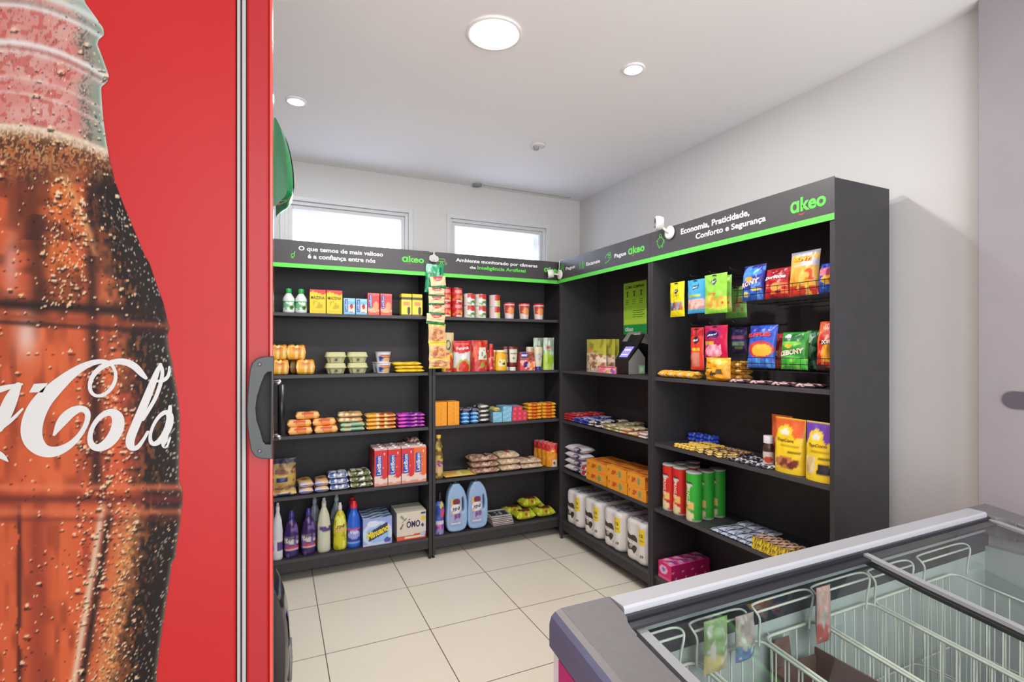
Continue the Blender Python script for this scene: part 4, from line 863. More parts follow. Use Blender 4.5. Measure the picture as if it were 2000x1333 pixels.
many(t, [((l2[0]-.01, yy+.008, z2+.055), radians(2), 'beige biscuit pack lying on the green packs'), ((l2[0]-.012, yy+.012, z2+.086), radians(-3), 'beige biscuit pack on top, over the green packs'), ((l2[0]+.0, yy+.125, z2), 0, 'beige biscuit pack at the back of the shelf')])
OY = [('c', (240, 172, 50)), ('s', (176, 84, 50), 9, 6, .62, 9, 0, .3, 1, .8), ('s', (246, 214, 160), 8, 5, .7, 5)]
(l3, wD, _) = sl(715.5, 774.5); t = mk('biscuit_pack', bis(wD*.98, .12, .024, OY, 7, ep=14), FILM, 'orange and brown biscuit packs', 'biscuits')
many(t, [((l3[0], yy+.001*k, z2+.0248*k), radians((0, 1, -2, 2)[k]), 'orange and brown biscuit pack between beige and purple packs, %s' % ['lowest', 'second from the bottom', 'third from the bottom', 'topmost'][k]) for k in range(4)])
PU = [('c', (206, 70, 190)), ('s', (120, 40, 150), 7, 5, .55, 3), ('s', (240, 200, 236), 9, 6, .7, 6)]
(l4, wE, _) = sl(777, 831); t = mk('biscuit_pack', bis(wE*.97, .12, .022, PU, 8, ep=10), FILM, 'purple biscuit packs', 'biscuits')
many(t, [((l4[0], yy+.001*k, z2+.0228*k), radians((0, -1, 2, -3)[k]), 'purple biscuit pack beside the right side panel, %s' % ['lowest', 'second from the bottom', 'third from the bottom', 'topmost'][k]) for k in range(4)])

# ---------------------------------------------------------------- left unit, fourth shelf: pasta, milk
z3 = SH[3]
def s3(pl, pr_, d=FRONT): return spot('b', pl, pr_, None, 3, d)
PA = [('c', (186, 132, 76)), ('r', 0, 0, 1, .24, (170, 160, 200)), ('s', (222, 190, 120), 8, 8, .55, 3), ('s', (120, 76, 60), 8, 8, .7, 6), ('r', .3, .1, .8, .3, (60, 70, 140))]
bt, sf = pouch(.16, .19, .07, [('c', (176, 130, 90)), ('s', (214, 180, 110), 9, 9, .45, 3), ('s', (130, 90, 70), 7, 7, .7, 6), ('r', 0, .84, 1, 1, (62, 50, 84)), ('r', .2, .25, .9, .48, (226, 190, 90)), ('r', .3, .28, .7, .4, (50, 60, 130)), ('r', 0, 0, 1, .1, (180, 170, 210))], 'gusset', seed=5, wr=.006)
t = mk('pasta_bag', bt, FILM, None, 'pasta'); t.location = (bx(554, Yb+.07)-.008, Yb+.145, z3+.0005); t['label'] = 'clear bag of pasta standing upright, partly behind the red cooler'
t = mk('pasta_bag', pillow(.15, .12, .032, PA, seed=5, wr=.004), FILM, 'pasta bags lying by the cooler', 'pasta')
many(t, [((bx(552, Yb), Yb-.0, z3), 0, 'pasta bag lying in front of the upright one, partly behind the red cooler')])
PB = [('c', (196, 140, 90)), ('r', 0, .0, .22, 1, (186, 180, 222)), ('s', (230, 190, 130), 5, 10, .6, 3), ('s', (150, 92, 60), 6, 8, .75, 6)]
t = mk('pasta_bag', pillow(.16, .085, .034, PB, axis='y', seed=6, wr=.003), FILM, 'long pasta bags', 'pasta')
xa, xb = bx(598, Yb), bx(629, Yb)
many(t, [((xa, Yb, z3), 0, 'long pasta bag with lilac ends, left one at the bottom'), ((xb, Yb, z3), 0, 'long pasta bag with lilac ends, right one at the bottom beside the blue bags'), ((xa+.004, Yb+.012, z3+.035), radians(4), 'long pasta bag with lilac ends, left one on top'), ((xb+.0, Yb+.01, z3+.035), radians(-3), 'long pasta bag with lilac ends, right one on top')])
def bag(l, w_, h_, layers, seed, **k): return pillow(l, w_, h_, layers, 'x', seed=seed, wr=.003, **k)
(lA, wA, _) = s3(628.5+16, 683); 
BLU = [('c', (222, 222, 226)), ('r', .08, .22, .95, .42, (52, 88, 168)), ('e', .5, .3, .25, .1, (226, 230, 240)), ('s', (150, 156, 190), 9, 9, .72, 3), ('s', (50, 70, 150), 6, 6, .7, 8, 0, .4, 1, .8)]
t = mk('rice_bag', bag(wA*1.0, .13, .034, BLU, 4), FILM, 'blue and white bags', 'food bag')
many(t, [((lA[0], Yb, z3), 0, 'blue and white bag at the bottom of the stack'), ((lA[0]-.004, Yb+.006, z3+.035), radians(2), 'blue and white bag in the middle of the stack'), ((lA[0]-.01, Yb+.01, z3+.070), radians(-2), 'blue and white bag on top of the stack')])
(lB, wB, _) = s3(685, 729)
GRN = [('c', (214, 216, 190)), ('r', .05, .2, .95, .4, (96, 110, 52)), ('e', .5, .3, .2, .09, (226, 230, 210)), ('s', (60, 56, 50), 10, 8, .7, 3), ('s', (230, 226, 216), 20, 12, .6, 8, 0, 0, 1, .2)]
t = mk('bean_bag', bag(wB, .13, .034, GRN, 7), FILM, 'green and white bags', 'food bag')
many(t, [((lB[0], Yb, z3), 0, 'green and white bag at the bottom, left of the milk cartons'), ((lB[0]-.004, Yb+.005, z3+.035), radians(-2), 'green and white bag in the middle, left of the milk cartons'), ((lB[0]-.012, Yb+.01, z3+.070), radians(2), 'green and white bag on top, left of the milk cartons')])
def milk(col, grp):
    (l_, w2, h2) = spot('b', 731.5, 757, 884, 3, FRONT); h2 = .225; d2 = w2*.75
    fr_ = [('c', col), ('w', .24, .05, .8, 1, (232, 208, 196)), ('r', .1, .24, .55, .34, (232, 208, 196)), ('e', .86, .42, .25, .15, col), ('w', .07, .02, 1.5, 0, (226, 150, 130)), ('r', .12, .3, .56, .86, (44, 84, 178)), ('s', (250, 220, 210), 9, 14, .8, 4, .62, .5, .95, .9)]
    b = carton(w2, d2, h2, fr_, [('c', (206, 150, 170)), ('s', col, 4, 8, .45, 3), ('r', 0, .84, 1, 1, col)], [('c', col)], nu=22, nv=30)
    t = mk('milk_carton', b, CARD, grp, 'milk', 'carton')
    q = MB(); q.add([(-w2/2, 0, h2), (w2/2, 0, h2), (w2/2, d2, h2), (-w2/2, d2, h2), (-w2/2*.98, d2*.45, h2+.012), (w2/2*.98, d2*.45, h2+.012)], [(0, 1, 5, 4), (2, 3, 4, 5), (0, 4, 3), (1, 2, 5)], lin((226, 200, 196))); part('folded_top', q, CARD, t)
    cpb = MB(); cpb.lathe([(.012, h2+.006), (.012, h2+.017), (.001, h2+.0175)], w2*.08, d2*.22, 14, caps=False); part('cap', cpb, plas((236, 228, 224)), t)
    lettering('LeitBom', -w2*.16, h2*.58, h2*.5, w2*.3, INKW, t, rot=pi/2, bold=.02); return t, w2, d2
t, w2, d2 = milk((214, 50, 52), 'red milk cartons'); sps = []
cols_ = [(731.5, 757), (758.3, 783), (784.3, 809), ]
nm = ['leftmost column', 'second column from the left', 'third column from the left']
for k, (a, c) in enumerate(cols_):
    for j in range(3):
        l_, _, _ = spot('b', a, c, None, 3, FRONT); sps.append(((l_[0]-.0, l_[1]+j*(d2+.003), z3), 0, 'red milk carton in the %s, %s row' % (nm[k], ['front', 'middle', 'back'][j])))
many(t, sps)
t, w2, d2 = milk((230, 110, 54), 'orange milk cartons'); l_, _, _ = spot('b', 810.3, 833, None, 3, FRONT)
many(t, [((l_[0]-.003, l_[1]+j*(d2+.003), z3), 0, 'orange milk carton at the right end, %s row' % ['front', 'middle', 'back'][j]) for j in range(3)])
bt = bag(.08, .09, .028, [('c', (120, 60, 50)), ('s', (220, 190, 180), 8, 6, .55, 3)], 4); t = mk('small_pack', bt, FILM, None, 'food pack'); t.location = (l_[0]-.03, l_[1]+d2*1.2, z3+.2435); t['label'] = 'small brown and white pack lying on top of the milk cartons'

# ---------------------------------------------------------------- left unit, bottom shelf: cleaning bottles and boxes
z4 = SH[4]
def gbottle(pl, pr_, pyt, d, layers, capc, name, grp, lab, text=None, neck=.4, capn=True, textc=None, push=False, sy=.7, txz=.5):
    (l_, w2, h2) = spot('b', pl, pr_, pyt, 4, d); r = w2/2
    prof = [(r*.88, 0), (r*.98, .006), (r, h2*.05), (r*.97, h2*.3), (r, h2*.5), (r*.9, h2*.58), (r*.86, h2*.62), (r*.8, h2*.68), (r*.5, h2*.78), (r*neck*.9, h2*.83), (r*neck*.9, h2*.86)]
    bt, sf = bottle(prof, layers, sy); t = mk(name, bt, PLAST, grp, 'bottle', 'body'); t['label'] = lab
    cp = MB(); cp.lathe([(r*neck, h2*.85), (r*neck, h2*.93), (r*neck*.75, h2*.935), (r*neck*.7, h2*.985), (r*neck*.5, h2)], 0, r*sy, 16); part('cap', cp, plas(capc), t)
    if text: lettering(text, 0, h2*txz, r*1.2, h2*.09, ink(textc or (240, 240, 240)), t, sf, shear=.25, bold=.02)
    t.location = l_; return t, w2, h2
PURP = [('c', (56, 34, 92)), ('r', .28, .2, .72, .46, (60, 36, 90)), ('r', .3, .34, .7, .48, (210, 204, 196)), ('r', .28, .22, .72, .3, (196, 60, 96)), ('r', .3, .19, .7, .21, (210, 190, 200)), ('s', (120, 90, 160), 12, 9, .74, 3), ('r', 0, .5, 1, .53, (130, 110, 150))]
t, pw, ph = gbottle(554.5, 584, 1000, FRONT+.01, PURP, (64, 52, 140), 'cleaner_bottle', 'dark purple bottles', '', 'ypê', textc=(40, 34, 60), txz=.41)
l2, _, _ = spot('b', 588.5, 617, None, 4, FRONT+.014)
many(t, [(tuple(t.location), 0, 'dark purple cleaner bottle, second from the cooler edge'), (l2, 0, 'dark purple cleaner bottle, next to the white squeezy one')])
gbottle(532, 552.5, 984, FRONT+.005, [('c', (214, 214, 220)), ('r', .3, .15, .75, .4, (226, 226, 232)), ('r', .5, .2, .75, .36, (96, 60, 130))], (210, 210, 214), 'cleaner_bottle', None, 'white cleaner bottle half hidden by the red cooler edge')
gbottle(620, 646.5, 975, FRONT+.014, [('c', (206, 206, 184)), ('r', .25, .44, .75, .56, (200, 196, 200)), ('s', (90, 60, 120), 12, 14, .55, 3, .25, .44, .75, .56), ('r', .25, .55, .75, .57, (200, 80, 80))], (206, 206, 200), 'detergent_bottle', None, 'creamy white detergent bottle, between purple and yellow ones', neck=.36)
t, _, _ = gbottle(651.5, 678.5, 984, FRONT+.014, [('c', (206, 200, 36)), ('s', (170, 166, 30), 14, 14, .6, 5), ('s', (232, 230, 110), 12, 10, .75, 2), ('e', .5, .5, .16, .07, (222, 180, 90))], (214, 214, 214), 'detergent_bottle', None, 'bright yellow detergent bottle', 'ypê', neck=.3, textc=(40, 36, 50), txz=.5)
t, _, _ = gbottle(678.5, 705.5, 981, FRONT+.012, [('c', (44, 98, 206)), ('r', .22, .16, .78, .5, (60, 60, 160)), ('r', .24, .44, .76, .5, (226, 70, 90)), ('e', .5, .33, .17, .11, (150, 160, 226)), ('r', .25, .12, .75, .16, (120, 180, 230))], (214, 40, 60), 'cleaner_bottle', None, 'blue cleaner bottle with red spout, front one', 'Veja', neck=.52, textc=(235, 235, 245), txz=.33)
t, _, _ = gbottle(676, 701, 974, FRONT+.12, [('c', (40, 90, 196))], (206, 40, 60), 'cleaner_bottle', 'blue bottles behind', 'blue cleaner bottle with red spout standing behind the front one', neck=.52)
for k, (a, c, tp) in enumerate([(602, 628, 971), (621, 643, 976), (645, 671, 967)]):
    gbottle(a, c, tp, FRONT+(.12, .185, .12)[k], [('c', (86, 92, 98)), ('W', .62, 0, 1, 0, (150, 160, 170)), ('s', (120, 126, 130), 9, 6, .7, 3)], (176, 190, 200), 'detergent_bottle', 'grey see-through bottles at the back', 'greyish see-through bottle at the back, %s of the three' % ['leftmost', 'middle', 'rightmost'][k], neck=.34)
(lM, wM, hM) = spot('b', 708.5, 766, 1012, 4, FRONT); 
MI = [('c', (150, 165, 222)), ('e', .5, .42, .52, .46, (196, 216, 240)), ('e', .5, .42, .4, .34, (150, 190, 236)), ('p', [(.2, .16), (.86, .44), (.86, .82), (.2, .5)], (52, 52, 80)), ('e', .84, .14, .12, .1, (80, 80, 170)), ('r', 0, 0, .9, .06, (200, 206, 236)), ('e', .35, .8, .2, .12, (214, 226, 244))]
t = mk('washing_powder_box', carton(wM*.98, .05, hM, MI, [('c', (104, 124, 200))], [('c', (196, 210, 226)), ('s', (60, 96, 130), 7, 5, .5, 3)], nu=30, nv=26), CARD, 'blue washing powder boxes', 'box', 'carton')
lettering('Minuano', 0, hM*.48, wM*.78, hM*.26, ink((240, 214, 50)), t, rot=radians(20), shear=.2, bold=.04)
many(t, [((lM[0], lM[1]+j*.053, z4), 0, 'blue washing powder box with slanted yellow lettering, %s row' % ['front', 'second', 'third', 'rear'][j]) for j in range(4)])
(lO, wO, hO) = spot('b', 774.5, 832.5, 1000, 4, FRONT)
OM = [('c', (216, 206, 192)), ('w', .2, .05, .5, 4, (206, 60, 50)), ('p', [(0, .02), (.3, .05), (.3, .14), (0, .12)], (220, 90, 80)), ('r', .26, .05, .95, .12, (222, 222, 190)), ('e', .9, .72, .08, .09, (226, 190, 60)), ('r', .82, .86, .97, .93, (50, 50, 80)), ('e', .88, .48, .04, .07, (40, 50, 110)), ('e', .9, .16, .1, .07, (170, 190, 220)), ('p', [(.16, .62), (.34, .74), (.32, .8), (.2, .66)], (110, 140, 100)), ('p', [(.16, .9), (.3, .72), (.26, .7), (.12, .86)], (110, 140, 110)), ('p', [(.1, .42), (.2, .6), (.24, .58), (.16, .42)], (70, 96, 70))]
t = mk('washing_powder_box', carton(wO*.98, .036, hO, OM, [('c', (196, 186, 176)), ('r', 0, 0, 1, .1, (200, 60, 50))], [('c', (206, 204, 188))], nu=32, nv=28), CARD, 'white washing powder boxes', 'box', 'carton')
lettering('OMO', wO*.06, hO*.55, wO*.46, hO*.24, ink((44, 38, 80)), t, bold=.03); b = MB(); b.ribbon([(-wO*.10, hO*.70, .002), (-wO*.06, hO*.745, .003)], -.0012); part('accent_mark', b, ink((44, 38, 80)), t)
many(t, [((lO[0], lO[1]+j*.038, z4), 0, 'white washing powder box with dark blue lettering, %s row' % ['front', 'second', 'third', 'fourth', 'rear'][j]) for j in range(5)])

# ---------------------------------------------------------------- hanging strip of sachets between the two back units
YH = YF-.03
st = thing('hook', 'white plastic hook clipped over the shelf divider, holding the sachet strip', 'hook', (bx(849, YH), YF-.006, zz(506, bx(849, YF), YF)))
b = MB(); b.prism(smoothpoly([(-.03, -.02), (.03, -.022), (.034, .012), (.01, .022), (0, .05), (-.006, .022), (-.03, .018)], 1), -.004, 0, 'xzy'); part('plate', b, mat('pale_hook_plastic', (196, 196, 192), .4), st)
b = MB(); b.tube([(0, 0, .045), (0, .0, .078), (0, .02, ZT-st.location.z+.004), (0, .06, ZT-st.location.z+.004)], .0015, 6); part('cord', b, WHITEP, st)
b = MB(); b.tube([(0, -.004, -.01), (0, -.022, -.014), (0, -.026, -.004)], .002, 6); part('peg', b, WHITEP, st)
def hang(pl, pr_, pt, pb_, layers, name, lab, grp, cat, Y, tilt=0, seed=1, t_=.016, mode='pillow'):
    xa, xb = bx(pl, Y), bx(pr_, Y); X = (xa+xb)/2; zt, zb = zz(pt, X, Y), zz(pb_, X, Y)
    bt, sf = pouch(xb-xa, zt-zb, t_, layers, mode, seed=seed, wr=.005, nu=18, nv=20); t = mk(name, bt, FILM, grp, cat); t.location = (X, Y, zb); t.rotation_euler = (0, radians(tilt), 0); t['label'] = lab; return t
GS = (30, 150, 92)
hang(830, 866, 516, 572, [('c', (40, 160, 110)), ('s', (150, 220, 190), 6, 5, .66, 3), ('s', (20, 110, 70), 5, 6, .72, 8)], 'sachet', 'crumpled green sachet at the top of the hanging strip', 'hanging sachets', 'sachet', YH, 3, 4, .03)
SAC = [('c', (234, 206, 158)), ('r', 0, 0, 1, .26, (34, 122, 66)), ('e', .5, .98, .3, .36, (198, 70, 76)), ('r', .3, .75, .7, .8, (230, 160, 160))]
ys_ = [(842, 873, 540, 565, -6), (837, 869, 562, 581, 0), (837, 869, 579, 597, 0), (837, 869, 595, 616, 2), (832, 869, 614, 634, 5)]
for k, (a, c, y0, y1, tl) in enumerate(ys_):
    hang(a, c, y0, y1, SAC, 'sachet', 'cream and green seasoning sachet, %s from the top of the strip' % ORD[k], 'hanging sachets', 'sachet', YH-.030+.012*(k == 0)*0-.0*(k % 2), tl, 5+k, .010)
BR_ = [('c', (226, 186, 132)), ('e', .5, .42, .42, .34, (186, 116, 70)), ('s', (232, 170, 120), 7, 7, .6, 3, .1, .2, .9, .7), ('r', 0, 0, 1, .1, (226, 206, 60)), ('r', 0, .9, 1, 1, (214, 196, 70)), ('r', .25, .76, .75, .84, (230, 150, 120))]
for k, (a, c, y0, y1) in enumerate([(837, 871, 633, 671), (838, 873, 671, 704), (838, 880, 700, 720)]):
    hang(a, c, y0, y1, BR_, 'sachet', 'yellow and brown powder sachet, %s of the three at the bottom of the strip' % ['uppermost', 'middle', 'lowest'][k], 'hanging sachets', 'sachet', YH-.028, 0, 9+k, .014)

# ---------------------------------------------------------------- corner unit, top shelf: tins and cups
def can(pl, pr_, pt, pmid, d, layers, grp, name='tin_can'):
    (l_, w2, h2) = spot('b', pl, pr_, pt, 0, d); r = w2/2; h2 = h2/2
    bt, sf = bottle([(r*.97, 0), (r, .002), (r*.98, .005), (r*.98, h2-.006), (r, h2-.003), (r*.97, h2-.0015), (r*.9, h2-.004), (r*.01, h2-.004)], layers, 1, 24); t = mk(name, bt, TIN, grp, 'tin can', 'can_body')
    q = MB(); q.lathe([(r*.995, h2-.0035), (r*1.0, h2-.0012), (r*.93, h2-.001)], 0, r, 24, caps=False); part('rim', q, mat('tin_rim', (190, 188, 184), .3, .9), t)
    return t, l_, h2, w2
REDC = [('c', (196, 40, 38)), ('r', 0, .55, 1, .75, (210, 60, 56)), ('s', (226, 120, 90), 8, 6, .62, 3, .3, .05, .75, .5), ('e', .5, .75, .12, .12, (232, 150, 150)), ('e', .62, .3, .05, .1, (210, 190, 70)), ('r', .42, .05, .6, .14, (230, 200, 190))]
t, l_, hh_, ww = can(885, 907, 562, 0, FRONT, REDC, 'red tins')
lx, _, _ = spot('b', 862.5, 884, None, 0, FRONT)
many(t, [(l_, 0, 'red tin at the bottom of the right-hand red stack'), ((l_[0], l_[1], l_[2]+hh_), 0, 'red tin on top of the right-hand red stack'), (lx, 0, 'red tin at the bottom, partly behind the sachet strip'), ((lx[0], lx[1], lx[2]+hh_), 0, 'red tin on top, partly behind the sachet strip')])
GRC = [('c', (214, 210, 200)), ('r', .38, .55, .8, 1, (200, 60, 56)), ('e', .56, .28, .16, .3, (150, 176, 120)), ('e', .56, .28, .1, .18, (110, 140, 80)), ('s', (226, 230, 226), 9, 6, .7, 3)]
t, l_, hh_, ww = can(909.5, 931.5, 573, 0, FRONT, GRC, 'white and green tins'); lx, _, _ = spot('b', 932.5, 953, None, 0, FRONT)
many(t, [(l_, 0, 'white, red and green vegetable tin, bottom left of the four'), ((l_[0], l_[1], l_[2]+hh_), 0, 'white, red and green vegetable tin, top left of the four'), (lx, 0, 'white, red and green vegetable tin, bottom right of the four'), ((lx[0], lx[1], lx[2]+hh_), 0, 'white, red and green vegetable tin, top right of the four')])
t, l_, hh_, ww = can(960, 981, 576, 0, FRONT, [('c', (206, 204, 206)), ('r', .45, .5, .75, 1, (196, 60, 50)), ('e', .62, .3, .12, .26, (214, 210, 80)), ('r', .2, .1, .42, .9, (220, 190, 190))], 'white and yellow tins')
many(t, [(l_, 0, 'white, red and yellow tin standing alone, the lower one'), ((l_[0], l_[1], l_[2]+hh_), 0, 'white, red and yellow tin standing alone, the upper one')])
(l_, w2, h2) = spot('b', 988.5, 1010, 591, 0, FRONT)
t, sf = cup(w2/2, h2, [('c', (222, 206, 206)), ('r', .3, .35, .72, .85, (196, 70, 60)), ('e', .5, .5, .12, .22, (230, 150, 90)), ('W', .92, 0, 1, 0, (196, 40, 44))], 'snack_cup', 'small white cups with red lids', 'cup', (206, 36, 44))
many(t, [(spot('b', a, c, None, 0, FRONT)[0], 0, 'small white cup with red lid, %s' % l3) for a, c, l3 in ((988.5, 1010, 'left one beside the tins'), (1018, 1039, 'middle one'), (1047, 1067, 'right one'))])

# ---------------------------------------------------------------- corner unit, second shelf: sauces
def pch(pl, pr_, pt, shelf, d, t_, layers, name, lab, cat, grp=None, mode='gusset', seed=1, txt=None, side='b', pb_=None, lean=0.0, wr=.004):
    (l_, w2, h2) = spot(side, pl, pr_, pt, shelf, d); bt, sf = pouch(w2, h2, t_, layers, mode, seed=seed, wr=wr); t = mk(name, bt, FILM, grp, cat)
    for q in txt or []:
        s, cx, cz, tw, th, col = q[:6]; lettering(s, cx*w2, cz*h2, tw*w2, th*h2, ink(col), t, sf, bold=.03, rot=q[6] if len(q) > 6 else 0, shear=.15, eps=.0016)
    t.location = l_; t.rotation_euler = (lean, 0, RZ[side]); t['label'] = lab; return t, w2, h2, l_
pch(868, 887, 650, 1, FRONT+.09, .02, [('c', (230, 206, 150)), ('e', .4, .68, .25, .14, (60, 60, 60)), ('e', .4, .68, .17, .09, (226, 206, 160)), ('w', .35, .05, 1, 0, (196, 60, 50))], 'food_pouch', 'cream pouch with a dark ring, behind the sachet strip', 'pouch', seed=2)
pch(864, 886, 690, 1, FRONT+.02, .03, [('c', (232, 176, 60)), ('s', (200, 60, 40), 5, 5, .55, 3), ('r', .3, .06, .9, .3, (196, 40, 44))], 'food_pouch', 'yellow and red pouch beside the sachet strip', 'pouch', seed=3)
SA = [('c', (206, 206, 204)), ('W', .62, .03, 1, 2, (206, 44, 44)), ('r', .1, .86, .9, .92, (232, 120, 110)), ('w', .12, 0, 1, 0, (206, 60, 40)), ('e', .55, .14, .42, .28, (180, 176, 80)), ('e', .56, .12, .32, .22, (206, 56, 44)), ('s', (226, 226, 226), 8, 6, .7, 3, .1, .36, .8, .6)]
SAT = [('Pomarola', 0, .76, .72, .1, (240, 225, 220), .1)]
t, w2, h2, l_ = pch(887.5, 921, 666, 1, FRONT, .045, SA, 'tomato_sauce_pouch', '', 'sauce', 'red and white sauce pouches', seed=3, txt=SAT)
many(t, [(l_, 0, 'red and white tomato sauce pouch with big red top, front one'), ((l_[0]+.012, l_[1]+.05, l_[2]), 0, 'red and white tomato sauce pouch with big red top, rear one')])
KE = [('c', (186, 40, 34)), ('s', (214, 90, 60), 6, 8, .6, 3), ('p', [(.34, .38), (.92, .38), (.82, .78), (.44, .78)], (216, 214, 196)), ('s', (110, 120, 90), 10, 12, .68, 4, .4, .42, .86, .76), ('e', .6, .2, .14, .1, (150, 150, 60)), ('r', 0, 0, 1, .06, (196, 50, 70))]
t, w2, h2, l_ = pch(924, 954.5, 665, 1, FRONT, .045, KE, 'tomato_sauce_pouch', '', 'sauce', 'red sauce pouches with a pale label', seed=5)
many(t, [(l_, 0, 'dark red sauce pouch with a pale label, front one'), ((l_[0]-.008, l_[1]+.05, l_[2]), 0, 'dark red sauce pouch with a pale label, rear one')])
def sauce(pl, pr_, pt, d, layers, capc, name, lab, grp, inv=False, sy=.6, cat='bottle', shelf=1, capf=.12, neck=.62, shoulder=.8):
    (l_, w2, h2) = spot('b', pl, pr_, pt, shelf, d); r = w2/2
    if inv:
        prof = [(r*.6, h2*.14), (r*.72, h2*.2), (r*.85, h2*.4), (r*.97, h2*.75), (r, h2*.95), (r*.9, h2)]; cz = (0, h2*.15)
    else:
        prof = [(r*.9, 0), (r, .005), (r, h2*.4), (r*.96, h2*.66), (r*.8, h2*shoulder), (r*neck, h2*(shoulder+.04)), (r*neck, h2*(1-capf+.01))]; cz = (h2*(1-capf), h2)
    bt, sf = bottle(prof, layers, sy); t = mk(name, bt, PLAST, grp, cat, 'body'); rc_ = r*(.62 if inv else neck*1.06)
    q = MB(); q.lathe([(rc_, cz[0]), (rc_, cz[1]-.002), (rc_*.95, cz[1])], 0, r*sy, 22, sy=max(sy, .75)); part('cap', q, plas(capc), t); t.location = l_; t['label'] = lab; return t, l_
sauce(955, 966, 672, FRONT+.01, [('c', (196, 40, 36)), ('r', .3, .1, .7, .6, (216, 150, 130)), ('s', (196, 50, 50), 8, 8, .5, 3, .3, .1, .7, .6)], (214, 70, 60), 'sauce_bottle', 'narrow red sauce bottle between pouch and mustard', None, capf=.14)
MU = [('c', (236, 176, 34)), ('e', .5, .42, .13, .2, (232, 222, 150)), ('s', (60, 56, 50), 14, 14, .7, 4, .4, .3, .6, .55)]
t, l_ = sauce(970, 992.5, 684, FRONT, MU, (232, 214, 170), 'mustard_bottle', '', 'yellow mustard bottles', capf=.11, neck=.8, shoulder=.8)
many(t, [(l_, 0, 'yellow mustard bottle with cream cap, front one'), ((l_[0]-.012, l_[1]+.062, l_[2]), 0, 'yellow mustard bottle with cream cap, middle one'), ((l_[0]-.018, l_[1]+.124, l_[2]), 0, 'yellow mustard bottle with cream cap, rear one')])
KB = [('c', (110, 38, 38)), ('r', .36, .25, .64, .85, (214, 212, 190)), ('e', .5, .45, .04, .06, (120, 130, 90)), ('r', .4, .64, .6, .68, (90, 80, 60))]
t, l_ = sauce(994, 1013.5, 677.5, FRONT, KB, (224, 218, 212), 'ketchup_bottle', '', 'upside-down ketchup bottles', inv=True)
many(t, [(l_, 0, 'dark red ketchup bottle standing on its white cap, front one'), ((l_[0]-.014, l_[1]+.06, l_[2]), 0, 'dark red ketchup bottle standing on its white cap, rear one')])
(l_, w2, h2) = spot('b', 1016, 1045, 704, 1, FRONT); h2 = h2*.98
t = mk('spread_pack', carton(w2, .07, h2, [('c', (220, 84, 84)), ('e', .42, .5, .16, .4, (40, 44, 130)), ('s', (240, 190, 180), 7, 5, .6, 3), ('e', .8, .5, .12, .3, (236, 150, 60))], None, [('c', (226, 110, 90))]), CARD, 'red packs with a blue disc', 'food pack', 'carton'); t.location = l_
many(t, [(l_, 0, 'red pack with dark blue disc, the lower one of the stack')])
t = mk('spread_pack', carton(w2*.94, .07, h2*.86, [('c', (190, 90, 80)), ('e', .3, .6, .3, .34, (40, 70, 170)), ('r', .1, .5, .5, .7, (225, 225, 235)), ('s', (120, 70, 50), 7, 5, .6, 3, .5, 0, 1, 1)], None, [('c', (60, 60, 120))]), CARD, None, 'food pack', 'carton'); t.location = (l_[0]-.002, l_[1]+.002, l_[2]+h2+.0003); t['label'] = 'blue and brown pack stacked on the red pack'
sauce(1045.5, 1062, 678, FRONT, [('c', (222, 214, 176)), ('e', .5, .5, .14, .2, (196, 196, 200)), ('s', (80, 84, 70), 12, 10, .7, 4, .4, .35, .6, .65)], (50, 50, 140), 'mayonnaise_bottle', 'cream mayonnaise bottle standing on its dark blue cap', None, inv=True)
sauce(1030, 1046, 678, FRONT+.075, [('c', (220, 206, 170)), ('r', .35, .4, .65, .8, (226, 220, 190))], (220, 214, 200), 'mayonnaise_bottle', 'cream bottle standing behind the blue and brown pack', None, inv=True)
PO2 = [('c', (150, 170, 150)), ('w', .5, .1, .7, 0, (176, 206, 80)), ('e', .45, .7, .2, .05, (196, 70, 60)), ('s', (200, 214, 200), 6, 6, .66, 3), ('e', .6, .3, .26, .2, (150, 190, 60))]
t, w2, h2, l_ = pch(1063, 1084, 660, 1, FRONT, .03, PO2, 'green_pouch', '', 'pouch', 'grey-green pouches', seed=6)
many(t, [(l_, 0, 'grey-green pouch at the right end of the shelf, front one'), ((l_[0]-.045, l_[1]+.07, l_[2]), 0, 'grey-green pouch behind the mayonnaise')])

# ---------------------------------------------------------------- corner unit, third shelf
def s2(pl, pr_, pt=None, d=FRONT): return spot('b', pl, pr_, pt, 2, d)
(l_, w2, h2) = s2(850, 873, 786); n_ = 5; hb_ = h2/n_
t = mk('soap_box', carton(w2*.98, .10, hb_*.985, [('c', (240, 156, 34)), ('e', .5, .5, .05, .2, (196, 130, 40)), ('r', .1, .1, .9, .16, (226, 130, 40))], None, [('c', (244, 166, 50))], nu=12, nv=6), CARD, 'orange boxes in two stacks', 'box', 'carton')
(l2_, _, _) = s2(873.5, 898)
many(t, [((c_[0], c_[1]+.0, z2+hb_*k), 0, 'orange box in the %s stack, %s' % (nm_, ['lowest', 'second from the bottom', 'middle', 'second from the top', 'topmost'][k])) for c_, nm_ in ((l_, 'left'), (l2_, 'right')) for k in range(5)])
LB = [('c', (92, 162, 226)), ('s', (60, 110, 200), 5, 5, .64, 3), ('s', (150, 200, 240), 6, 4, .7, 5)]
(l_, w2, _) = s2(900.5, 918); (l2_, _, _) = s2(919, 936)
t = mk('wafer_pack', pillow(.12, w2*.98, .026, LB, axis='y', seed=3, n=2.2), FILM, 'light blue wafer packs', 'wafers')
many(t, [((c_[0], Yb, z2+.0262*k), 0, 'light blue wafer pack, %s column, %s' % (nm_, ['bottom', 'second layer', 'third layer', 'top'][k])) for c_, nm_ in ((l_, 'left'), (l2_, 'right')) for k in range(3)])
